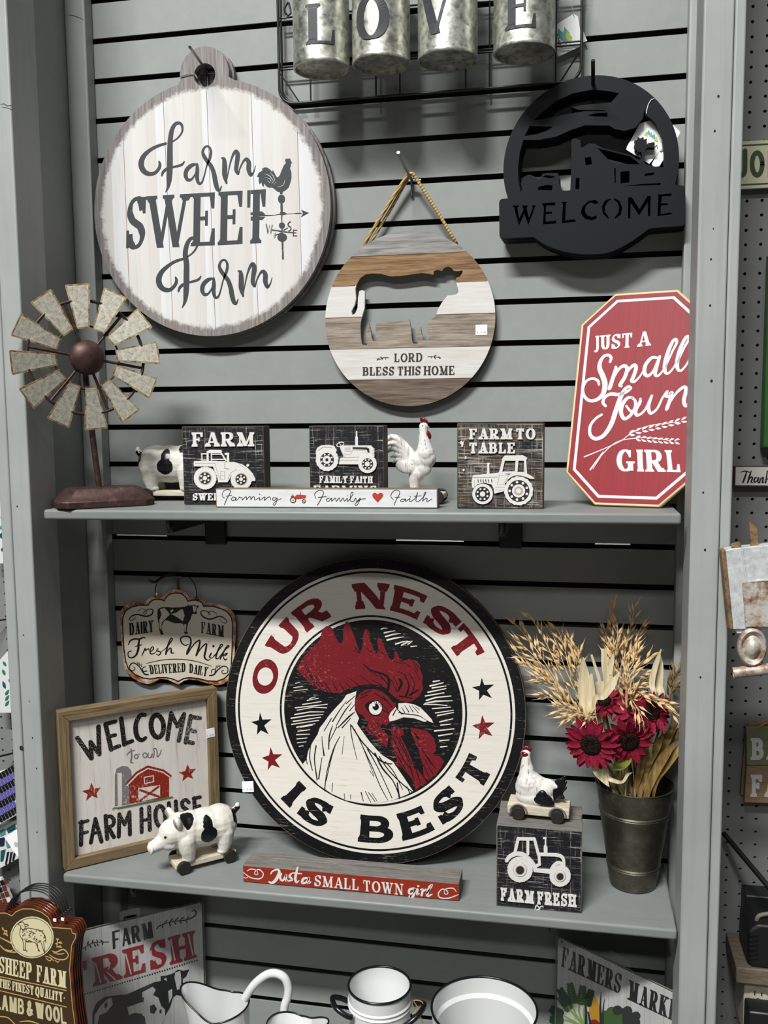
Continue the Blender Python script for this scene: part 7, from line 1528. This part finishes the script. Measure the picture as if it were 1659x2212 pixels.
# ------------------------------------------------------------------ stack of sheep farm signs hanging in front of the left post
def sheep_signs():
    s_ = 3.456; cr = (0, 1880, s_); C_ = c4(cr)
    A = at(0, 1880+763/s_, y=-.318); B = at(495/s_, 1880+875/s_, z=A.z); fr = Fr(A, B-A, (0, 0, 1)); L = lambda a, b: fr.lo(a/s_, 1880+b/s_)
    BRN = Mat('dark_olive_brown_gloss', .25, spec=.5); BRN.color('#3B2C17'); EDG = Mat('red_brown_lacquer_edge', .25, spec=.5); n = EDG.noise(sc=40, det=5); EDG.color(EDG.ramp(n, [(.35, '#35140A'), (.6, '#5C2812'), (.75, '#7A4220')])); GOLD = plain('pale_gold_print', '#B79E63', .35); CRM = plain('cream_print_gloss', '#CFC59E', .35); BINK = plain('brown_ink_print', '#3A2A1C', .4)
    out = nums("-120 330,-60 300,40 292,84 312,110 282,165 260,240 260,320 288,378 332,405 400,470 405,545 412,568 440,580 480,556 560,540 740,560 1000,580 1146,600 1290,-120 1290", 2)
    labs = ['brown and gold tin sheep farm sign on a wire handle, frontmost of its stack', 'second brown sheep farm sign in the stack, only its lacquered edge showing', 'third brown sheep farm sign in the stack, only its lacquered edge showing', 'fourth brown sheep farm sign in the stack, only its lacquered edge showing', 'rearmost brown sheep farm sign in the stack, against the grey post']
    for i, lab in enumerate(labs):
        off = Vector((.0008*i, .0060*i, .0003*i)); f2 = Fr(fr.o+off, fr.ex, (0, 0, 1))
        t = thing('sheep_farm_sign', lab, 'sign', mat=f2.mat(), group='stacked sheep farm signs')
        q = MB(); q.poly([L(*p) for p in out], -.0030, 0); q.build('tin_plate', EDG.m, t, bevel=.0008)
        q = MB(); w = .0012
        for dx in (0, ):
            q.tube(spl([(*L(52, 300), .002), (*L(60, 270), .002), (*L(105, 200), .001), (*L(200, 152), 0), (*L(320, 165), 0), (*L(400, 225), .001), (*L(440, 300), .002), (*L(445, 350), .002)], 6), w, 8)
        q.tube(spl([(*L(440, 340), .003), (*L(470, 325), .004), (*L(480, 355), .002)], 4), .001, 6); q.build('wire_handle', WIREB, t, smooth=60)
        if i: continue
        z = dict(z0=.0002, z1=.0005); q = MB()
        inn = nums("-120 360,-60 322,40 318,90 340,120 308,170 288,240 288,310 312,362 352,392 425,470 432,532 436,540 468,566 476,566 500,536 560,520 740,540 1000,560 1146,580 1290,-120 1290", 2)
        q.poly([L(*p) for p in inn], 0, .0002, side=False); q.build('printed_face', BRN.m, t)
        q = MB(); pen(q, fr, cr, [[(a, b, 5) for a, b in inn[:-2]]], smooth=False, **z)
        pen(q, fr, cr, ["0 793 5,496 897 5", "0 897 5,496 1020 5", "390 600 5,420 610 8,470 590 9,500 610 8,510 640 7,480 665 8,420 660 7,370 630 5", "400 615 4,440 625 6,480 620 5", "340 640 4,380 655 6,400 675 5", "345 655 4,370 675 6,390 660 4", "410 670 4,430 685 5,445 675 4", "0 500 5,60 530 9,110 560 8", "0 560 5,50 600 9,120 610 7,140 590 5", "40 590 4,80 600 6,100 590 4", "425 575 4,430 530 5,440 510 4", "30 480 4,35 450 5,20 440 4", "0 1090 5,60 1100 6,110 1146 5,140 1175 5", "150 1130 4,220 1125 8,290 1146 4"], **z)
        for a, b, c_, d in ((430, 530, 420, 510), (432, 540, 465, 545), (428, 560, 415, 545), (428, 570, 462, 575), (35, 450, 55, 465), (28, 470, 60, 490), (20, 445, 15, 430)): pen(q, fr, cr, [[(a, b, 3), ((a+c_)/2+4, (b+d)/2-4, 14), (c_, d, 3)]], n=4, **z)
        q.build('gold_print', GOLD, t)
        q = MB(); disc(q, fr, cr, 240, 500, 163, 156, **z); q.mi = 1; z2_ = dict(z0=.0005, z1=.0008)
        pen(q, fr, cr, [[(240+152*math.cos(a), 500+145*math.sin(a), 3) for a in [2*math.pi*i_/40 for i_ in range(41)]]], smooth=False, **z2_)
        pen(q, fr, cr, ["145 390 4,170 384 5,185 400 5,205 400 4", "145 392 4,135 402 4,150 408 4", "205 400 4,214 410 4,196 416 4", "150 405 4,160 430 5,175 445 6,188 430 5,190 410 4", "155 430 4,150 480 4,170 520 4,180 560 5,178 595 5", "190 432 4,220 430 4,270 440 4,315 455 5,340 500 5,345 540 4", "195 520 4,192 590 5,205 600 6", "180 595 5,190 592 5", "215 520 4,250 535 4,270 545 5,290 590 5,298 602 6", "280 545 4,288 600 5", "310 540 4,325 590 5,335 615 6", "328 540 4,338 610 5", "200 530 4,215 525 4"], **z2_)
        rnd = random.Random(5)
        for k in range(70):
            x, y_ = rnd.uniform(165, 335), rnd.uniform(440, 540)
            if (x < 190 and y_ > 520) or (y_ < 450 and x > 290): continue
            pen(q, fr, cr, [[(x, y_, 2), (x+4, y_-5, 3), (x+9, y_-1, 2)]], n=3, **z2_)
        disc(q, fr, cr, 166, 412, 3, 3, **z2_); disc(q, fr, cr, 182, 414, 3, 3, **z2_); pen(q, fr, cr, ["168 438 4,176 443 5,184 437 4"], **z2_)
        q.build('sheep_roundel_print', [CRM, BINK], t)
        q = MB(); z = dict(z0=.0002, z1=.0006)
        letters(q, fr, 'SHEEP', *C_((-6, 763), (242, 820), (242, 694), (-6, 640)), T=.24, t=.09, serif=.05, st=.06, gap=.09, **z); letters(q, fr, 'FARM', *C_((276, 830), (497, 880), (497, 756), (276, 706)), T=.24, t=.09, serif=.05, st=.06, gap=.09, **z); q.build('lettering', CRM, t)
        q = MB(); letters(q, fr, '-THE FINEST QUALITY-', *C_((-24, 866), (490, 986), (490, 916), (-24, 802)), T=.2, t=.08, serif=.05, st=.06, gap=.09, space=.26, **z); q.build('lettering', CRM, t)
        q = MB(); letters(q, fr, 'LAMB & WOOL', *C_((-30, 1030), (500, 1152), (492, 1032), (-30, 918)), T=.28, t=.15, serif=0, gap=.12, space=.22, **z); q.build('lettering', plain('tan_block_print', '#BDB48E', .4), t)
        q = MB(); x, y_ = L(476, 358); q.T = Matrix.Translation((x, y_, .003)); q.box((-.003, -.0025, -.001), (.003, .0025, .001)); q.build('string_clip', STICK, t)
        q = MB(); x, y_ = L(418, 365); q.T = Matrix.Translation((x, y_, .003)); q.box((-.003, -.0025, -.001), (.003, .0025, .001)); q.build('string_clip', STICK, t)
sheep_signs()
# ------------------------------------------------------------------ next bay on the right
def right_bay():
    # green-lettered plate
    fr = wallfr(1630, 360, .006); C_ = lambda *a: [(x, y) for x, y in a]; L = fr.lo
    t = thing('lettered_plate', 'cream metal plate with green letters high on the right pegboard', 'sign', mat=fr.mat())
    a, b = L(1594, 306), L(1594, 409); w = .34
    q = MB(); q.poly([(a[0], b[1]), (a[0]+w, b[1]), (a[0]+w, a[1]), (a[0], a[1])], -.008, 0); q.build('plate', plain('cream_plate', '#C6BFA4', .45), t, bevel=.0015)
    GRN = plain('deep_green_print', '#27441F', .4); q = MB(); z = dict(z0=0, z1=.0006)
    q.poly([(a[0]+.002, b[1]+.006), (a[0]+w-.002, b[1]+.006), (a[0]+w-.002, b[1]+.0085), (a[0]+.002, b[1]+.0085)], 0, .0004, side=False); q.poly([(a[0]+.002, a[1]-.0085), (a[0]+w-.002, a[1]-.0085), (a[0]+w-.002, a[1]-.006), (a[0]+.002, a[1]-.006)], 0, .0004, side=False)
    q.build('border_line', GRN, t)
    q = MB(); pen(q, fr, (0, 0, 1), ["1609 326 10.5,1609 362 10.5,1607 374 10.5,1600 380 9,1592 376 8"], **z); q.build('lettering', GRN, t)
    q = MB(); pen(q, fr, (0, 0, 1), [[(1635.5+11*math.cos(a), 354+24*math.sin(a), 10) for a in [2*math.pi*i/28 for i in range(29)]]], smooth=False, **z); q.build('lettering', GRN, t)
    q = MB(); pen(q, fr, (0, 0, 1), ["1664 325 10.5,1664 382 10.5", "1688 324 10.5,1688 381 10.5", "1664 352 9,1688 352 9"], smooth=False, **z); q.build('lettering', GRN, t)
    # green board at the picture edge
    fr = wallfr(1655, 770, -.01); a, b = fr.lo(1656, 548), fr.lo(1647, 968)
    t = thing('green_board', 'tall green painted board at the right picture edge', 'board', mat=fr.mat()); q = MB(); q.poly([(b[0], b[1]), (b[0]+.2, b[1]), (b[0]+.2, a[1]), (b[0], a[1])], -.026, 0); q.build('board', paint('worn_green_paint', '#2F5A28', '#3C6A34', .4), t, bevel=.003)
    # thankful stick
    fr = wallfr(1620, 1030, .002); a, b = fr.lo(1586.5, 1007), fr.lo(1585, 1051)
    t = thing('script_stick_sign', 'white stick sign with black brush lettering on the right pegboard', 'stick sign', mat=fr.mat()); q = MB(); q.poly([(b[0], b[1]), (b[0]+.3, b[1]), (b[0]+.3, a[1]), (b[0], a[1])], -.016, 0); q.build('wooden_bar', BSIDE, t, bevel=.001)
    q = MB(); q.poly([(b[0]+.0025, b[1]+.0025), (b[0]+.297, b[1]+.0025), (b[0]+.297, a[1]-.0015), (b[0]+.0025, a[1]-.0015)], 0, .0004, side=False); q.build('printed_face', plain('off_white_face', '#CFCBC2', .5), t)
    q = MB(); pen(q, fr, (1540, 280, 1.5486), ["93 1146 2,108 1142 4,122 1146 3", "112 1146 4,106 1165 6,100 1180 5", "128 1142 3,122 1160 6,116 1181 5", "117 1175 2,128 1162 4,132 1166 5,128 1178 5,134 1181 2", "148 1164 2,140 1166 5,138 1178 5,146 1176 3,152 1164 4,150 1180 4,156 1178 2", "158 1165 3,156 1181 5", "157 1176 2,166 1163 4,168 1168 5,165 1180 5,172 1178 2", "182 1142 4,176 1181 5", "178 1172 2,190 1162 4"], z0=.0004, z1=.0008); q.build('lettering', plain('black_brush_ink', '#17161A', .5), t)
    # galvanized truck front
    s_ = 3.4286; fr = wallfr(1610, 1300, -.300); L = lambda a, b: fr.lo(1540+a/s_, 1110+b/s_)
    RW = Mat('whitewashed_rust_metal', .55, .3); n = RW.noise(sc=45, det=6, rough=.75); RW.color(RW.ramp(n, [(.38, '#6A4A38'), (.48, '#A08C7C'), (.6, '#C3BEB6')])); RS = Mat('rusty_side_metal', .7, .2); n = RS.noise(sc=60, det=6, rough=.75); RS.color(RS.ramp(n, [(.35, '#4E3A28'), (.6, '#8A7050'), (.75, '#A58F6E')]))
    GALW = Mat('bright_hammered_zinc', .45, .15); n = GALW.noise(sc=70, det=5, rough=.7); GALW.color(GALW.ramp(n, [(.3, '#A4A8A9'), (.55, '#C4C8C8'), (.75, '#DADCDB')])); GALW.bump(GALW.voro(90, out='Distance'), .4, .001); GALW = GALW.m
    t = thing('metal_truck_decor', 'galvanized metal tractor-front wall decor hung on the right pegboard', 'wall decor', mat=fr.mat())
    q = MB(); q.poly([L(*p) for p in ((95, 272), (150, 258), (380, 236), (560, 220), (640, 840), (420, 850), (150, 855))], -.028, 0); q.build('grille_body', GALW, t, bevel=.002)
    q = MB(); q.poly([L(*p) for p in ((62, 270), (95, 268), (152, 858), (118, 850))], -.027, .0012); q.build('rusted_side', RS.m, t, bevel=.001)
    q = MB()
    for i in range(6):
        x = 246+i*48; q.ribbon([L(x, 505), L(x+24, 830)], [.0115, .0125], 0, .0045, cap=False)
    q.build('grille_bars', RW.m, t)
    q = MB(); q.ribbon([L(212, 255), L(246, 500), L(430, 488)], [.0022]*3, 0, .0025); q.ribbon([L(246, 500), L(275, 832)], [.0022]*2, 0, .003); q.build('raised_seam', GALW, t)
    q = MB(); q.poly([L(*p) for p in ((278, 62), (334, 102), (346, 242), (288, 246))], -.012, -.009); q.build('exhaust_pipe', RS.m, t)
    q = MB(); q.poly([L(*p) for p in spl(nums("140 236,160 225,200 216,214 226,212 244,190 252,150 252", 2), 4, True)], -.014, -.006); q.build('cap_knob', RS.m, t, bevel=.001)
    q = MB(); x, y_ = L(290, 985); k = fr.ppm(1625, 1400)/s_; rr = 145*k; prof = []
    for r_, h in ((1.0, -.006), (1.0, .002), (.96, .006), (.86, .008), (.76, .006), (.62, .002), (.5, .004), (.42, .008), (.2, .011), (.001, .012)):
        prof.append([q.vert((x+rr*.72*r_*math.cos(a), y_+rr*1.03*r_*math.sin(a), h)) for a in [2*math.pi*i/40 for i in range(40)]])
    for A, B in zip(prof, prof[1:]):
        for i in range(40): q.face((A[i], A[(i+1) % 40], B[(i+1) % 40], B[i]))
    q.build('wheel', RW.m, t, smooth=50)
    q = MB(); q.poly([L(*p) for p in ((160, 858), (420, 832), (480, 838), (480, 862), (185, 890))], -.02, -.004); q.build('bumper', GALW, t)
    q = MB(); P0, P1 = L(150, 1180), L(560, 1128); q.tube([(*P0, 0), (*P1, 0)], .0088, 16, caps=False); q.tube([(*P1, 0), (*P0, 0)], .0076, 16, caps=False); q.build('base_pipe', RW.m, t, smooth=60)
    b = at(1640, 1230, y=.019); q = MB(); q.tube([(0, 0, 0), (0, -.29, 0), (0, -.30, .008)], .0025, 8); o = q.build('peg_hook', DARKSTEEL, smooth=60); o.location = b; tag(o, 'long dark peg hook behind the galvanized tractor-front decor', 'hook')
    # plank words
    s_ = 1.8899; lab = ['two-tone wooden plank sign with white letters, in front on the right pegboard', 'brown wooden plank sign tucked behind the two-tone one']
    for i, (pts, y) in enumerate((("134 62,140 215,127 360,138 368,420 372,420 60", -.004), ("150 42,135 60,112 330,118 336,300 340,400 44", .0105))):
        fr = wallfr(1620, 1640, y); L = lambda a, b: fr.lo(1540+a/s_, 1540+b/s_)
        t = thing('plank_word_sign', lab[i], 'sign', mat=fr.mat(), group='plank word signs')
        if i == 0:
            q = MB(); q.poly([L(*p) for p in ((136, 62), (420, 60), (420, 212), (138, 214))], -.012, 0); q.build('plank', paint('sage_green_stain', '#6C7452', '#7C8462', .6), t, bevel=.001)
            q = MB(); q.poly([L(*p) for p in ((138, 217), (420, 215), (420, 372), (128, 366))], -.012, 0); q.build('plank', wood('tan_stained_plank', ['#7A644C', '#9A8064', '#A88F72'], (2, 20, 20), 6), t, bevel=.001)
            q = MB(); cr = (1540, 1540, s_); z = dict(z0=0, z1=.0008); C_ = c4(cr); letters(q, fr, 'BARN', *C_((155, 192), (420, 190), (420, 98), (155, 102)), T=.3, t=.2, serif=.06, st=.12, **z); q.build('lettering', WHITEP, t)
            q = MB(); letters(q, fr, 'FARM', *C_((155, 342), (420, 344), (420, 252), (155, 252)), T=.3, t=.2, serif=.06, st=.12, **z); q.build('lettering', WHITEP, t)
            q = MB(); q.tube(spl([(*L(180, 62), .001), (*L(200, 45), .004), (*L(240, 30), .004), (*L(330, 10), .004)], 6), .0016, 8); q.tube(spl([(*L(185, 40), .003), (*L(215, 25), .005), (*L(235, 18), .003)], 6), .0014, 8); q.build('hanging_twine', TW, t, smooth=60)
        else:
            q = MB(); q.poly([L(*p) for p in nums(pts, 2)], -.010, 0); q.build('plank', wood('tan_stained_plank_back', ['#7A644C', '#9A8064'], (2, 20, 20), 6), t, bevel=.001)
    # strut, shelf, speaker, outlet
    a, b = at(1563, 1800, y=.0), at(1668, 1925, y=-.11); q = MB(); q.tube([(0, 0, 0), tuple(b-a)], .0048, 12); o = q.build('black_rod', BLK, smooth=60); o.location = a; tag(o, 'slanting black metal rod from the pegboard above the speaker shelf', 'rod')
    b0 = at(1567, 2013, y=.018); f0 = at(1592, 2090, z=b0.z); SW = wood('weathered_grey_shelf', ['#4E463C', '#6E6457', '#857A6B'], (2, 25, 25), 5)
    q = MB(); q.box((0, f0.y, -.030), (.4, .0195, 0)); o = q.build('side_shelf', SW, bevel=.002); o.location = (b0.x+.001, 0, b0.z); tag(o, 'short weathered wooden shelf on the right pegboard holding the speaker', 'shelf')
    zs = b0.z+.0008; base = at(1650, 2090, z=zs)
    t = thing('job_site_speaker', 'rugged black speaker with pale bezel on the weathered side shelf', 'speaker', (1.3195, -.052, zs))
    BK = plain('speaker_rubber', '#101113', .5); 
    q = MB(); Wd, H, D = .058, .083, .045
    P = [(-Wd, .012), (-Wd*.86, 0), (Wd, 0), (Wd, H), (-Wd*.72, H), (-Wd, H-.014)]
    q.T = Matrix.Rotation(math.pi/2, 4, 'X'); q.poly(P, -D, D); q.build('speaker_body', BK, t, bevel=.006, seg=3)
    q = MB(); q.T = Matrix.Rotation(math.pi/2, 4, 'X'); O = arc(.02, H*.5, .036, .034, 0, 350, 35); q.poly(O, D, D+.003, [arc(.02, H*.5, .031, .029, 0, 350, 35)]); q.build('bezel', plain('silver_bezel', '#9A9A98', .35), t)
    for i in range(6):
        q = MB(); q.T = Matrix.Rotation(math.pi/2, 4, 'X'); q.ribbon([(-Wd*.93, .018+i*.009), (-Wd*.72, .021+i*.009)], [.004, .003], D-.002, D+.003); q.build('grip_rib', BK, t)
    q = MB(); q.tube(spl([(-Wd*.7, -D*.6, H-.004), (-Wd*.6, -D*.6, H+.008), (0, -D*.5, H+.013), (Wd, -D*.5, H+.015)], 6), .004, 8); q.build('carry_handle', plain('worn_grey_handle', '#6F6A60', .6), t, smooth=60)
    q = MB(); q.box((-.05, -.022, 0), (.11, .022, .10)); o = q.build('black_case', plain('matte_black_case', '#141518', .5), bevel=.003); 
    o.location = (1.318, .0185-.0228, zs); 
    o.location.y = -.0045+.0; tag(o, 'black case standing behind the speaker on the side shelf', 'case')
    wz = at(1637, 2150, y=-.075).z; wx = at(1637, 2150, y=-.075).x
    t = thing('wall_outlet', 'cream electrical outlet box below the side shelf', 'outlet', (wx, -.075, wz)); CR = plain('cream_outlet_plastic', '#C9C3AE', .4)
    q = MB(); q.box((-.024, 0, -.08), (.06, .094, .030)); q.build('box', CR, t, bevel=.003)
    q = MB(); q.T = Matrix.Rotation(math.pi/2, 4, 'X'); q.poly(arc(0, 0, .0155, .0150, 0, 350, 35), 0, .0022); q.build('socket_face', CR, t, bevel=.0006)
    q = MB(); q.T = Matrix.Rotation(math.pi/2, 4, 'X')
    for x, h in ((-.0058, .0045), (.0062, .0036)): q.poly([(x-.001, .0005), (x+.001, .0005), (x+.001, .0005+2*h), (x-.001, .0005+2*h)], .0021, .0025)
    q.poly(arc(0, -.0068, .0030, .0028, 0, 350, 17), .0021, .0025); q.build('socket_slot', plain('slot_dark', '#1A1512', .7), t)
    p = at(1612, 2168, y=-.10); q = MB(); q.box((0, -.022, -.08), (.09, .022, 0)); o = q.build('black_charger', plain('charger_black', '#17181A', .4), bevel=.004); o.location = (p.x, -.1005, p.z); tag(o, 'black plug-in charger pushed into the cream outlet', 'charger')
right_bay()
# ------------------------------------------------------------------ next bay on the left
def left_bay():
    TEAL = [plain('tile_emerald', '#1F7A5A', .2), plain('tile_teal', '#14504F', .2), plain('tile_black', '#101116', .2), plain('tile_purple', '#5A57A0', .2), plain('tile_brown', '#5A2D1A', .25), plain('tile_navy', '#1C2140', .2), plain('tile_aqua', '#4E8790', .2)]
    GR = plain('white_mosaic_frame', '#D0D2D0', .35)
    def tray(label, cr, outl, tiles, y, base=GR, th=.01, grp=None, name='mosaic_tray'):
        x0, y0, s_ = cr; fr = wallfr(x0+20/1, y0+100, y); t = thing(name, label, 'mosaic', mat=fr.mat())
        L = lambda a, b: fr.lo(x0+a/s_, y0+b/s_)
        q = MB(); q.poly([L(*p) for p in nums(outl, 2)], -th, 0); q.build('panel', base, t, bevel=.0012)
        q = MB()
        for mi, txt in tiles: q.mi = mi; q.poly([L(*p) for p in nums(txt, 2)], 0, .0016)
        q.build('mosaic_tiles', TEAL, t); return t
    cr = (0, 1060, 2.54)
    leaf = lambda a, b, L_, w, an: ' '.join(f"{a+L_*u*math.cos(an)+w*v*math.sin(an):.1f} {b-L_*u*math.sin(an)+w*v*math.cos(an):.1f}," for u, v in ((0, 0), (.25, .8), (.6, 1), (1, .1), (.6, -.9), (.25, -.8)))
    tl = [(0, leaf(30, 1120, 36, 7, 1.0)), (0, leaf(30, 1150, 36, 7, 1.0)), (0, leaf(30, 1180, 36, 7, 1.0)), (0, leaf(28, 1010, 34, 8, 2.0)), (0, leaf(34, 960, 30, 7, 2.2)), (1, leaf(30, 1085, 44, 8, 1.9)), (1, leaf(52, 1050, 30, 8, 1.2)), (0, leaf(60, 1130, 30, 7, 1.0)), (0, leaf(58, 960, 26, 7, 1.5))]
    tray('white framed mosaic of emerald leaves beside the left post', cr, "-30 960,52 868,70 868,90 1220,-30 1222", tl, -.02)
    tray('teal and white mosaic panel with white ledge at the upper left edge', cr, "-40 0,40 0,44 400,-40 404", [(1, leaf(6, 60, 40, 9, 1.2)), (0, leaf(4, 150, 40, 9, .8)), (1, leaf(6, 260, 34, 9, 1.4)), (1, leaf(8, 330, 30, 8, .9)), (6, leaf(2, 210, 30, 8, 1.0))], -.01)
    cr = (0, 1540, 2.76); tl = []
    ux, uy = .85, -.50; vx, vy = .42, .90
    for r_ in range(-2, 9):
        for c_ in range(-3, 6):
            a, b = 0+c_*21*ux+r_*42*vx*.5, 400+c_*21*uy+r_*42*vy
            P = [(a, b), (a+17*ux, b+17*uy), (a+17*ux+36*vx, b+17*uy+36*vy), (a+36*vx, b+36*vy)]
            tl.append(((2 if (r_ % 2) else 3), ' '.join(f"{x:.1f} {y:.1f}," for x, y in P)))
    tl = [q_ for q_ in tl if all(-60 < p[0] < 118 and 330-p[0]*.35 < p[1] < 668-p[0]*.5 for p in nums(q_[1], 2))]
    tray('purple and black striped mosaic tray beside the left post', cr, "-60 372,92 318,118 600,-60 700", tl, -.03)
    tl = [(6, "0 700,30 690,34 720,4 735"), (1, "40 690,90 660,96 690,50 715"), (5, "0 745,30 740,26 790,2 795"), (6, "35 760,70 745,76 790,44 805"), (1, "6 820,34 812,20 880,4 885"), (2, "44 830,56 826,40 905,32 900"), (2, "64 830,76 828,62 900,54 895"), (2, "84 830,96 828,84 880,74 880"), (6, "60 700,100 680,104 720,70 735")]
    tray('aqua and dark glass mosaic tray under the purple one', cr, "-60 690,104 640,112 868,-60 960", tl, -.012)
    tl = []
    for r_ in range(0, 6):
        for c_ in range(-2, 3):
            a, b = 0+c_*24+r_*13, 1000+c_*(-8)+r_*34; tl.append((4 if (r_+c_) % 3 else 2, f"{a} {b},{a+20} {b-6},{a+30} {b+22},{a+10} {b+29}"))
    tl = [q_ for q_ in tl if all(p[0] < 62 for p in nums(q_[1], 2))]
    tray('brown and black brick mosaic tray at the lower left', cr, "-60 1000,0 985,40 1050,66 1120,50 1180,-60 1180", tl, -.022)
    fr = wallfr(30, 1820, -.055); L = lambda a, b: fr.lo(a/2.76, 1540+b/2.76)
    q = MB(); q.poly([L(*p) for p in ((26, 742), (104, 690), (118, 860), (100, 852))], -.0008, 0); q.mi = 1
    for i in range(6): q.poly([L(*p) for p in ((84+i*4, 770+i*1), (86+i*4, 768+i*1), (92+i*4, 800), (90+i*4, 800))], 0, .0003, side=False)
    o = q.build('hang_tag', [STICK, FAINT]); o.matrix_world = fr.mat(); tag(o, 'white card tag with a barcode hanging over the aqua mosaic', 'tag')
    b = at(16, 1620, y=.019); q = MB(); q.tube([(.03, 0, -.002), (.006, -.03, -.002), (-.004, -.06, .001)], .0022, 8); o = thing('peg_hook', 'black peg hook with white ball tip on the left pegboard', 'hook', b); q.build('rod', BLK, o, smooth=60)
    q = MB(); q.ell((-.005, -.063, .0015), (.0048, .0048, .0048), 14, 10); q.build('ball_tip', STICK, o, smooth=60)
    b = at(8, 1336, y=.019); q = MB(); q.tube([(.02, 0, 0), (.0, -.02, 0), (-.06, -.08, 0)], .002, 8); o = q.build('peg_hook', BLK, smooth=60); o.location = b; tag(o, 'plain black peg hook higher on the left pegboard', 'hook')
left_bay()
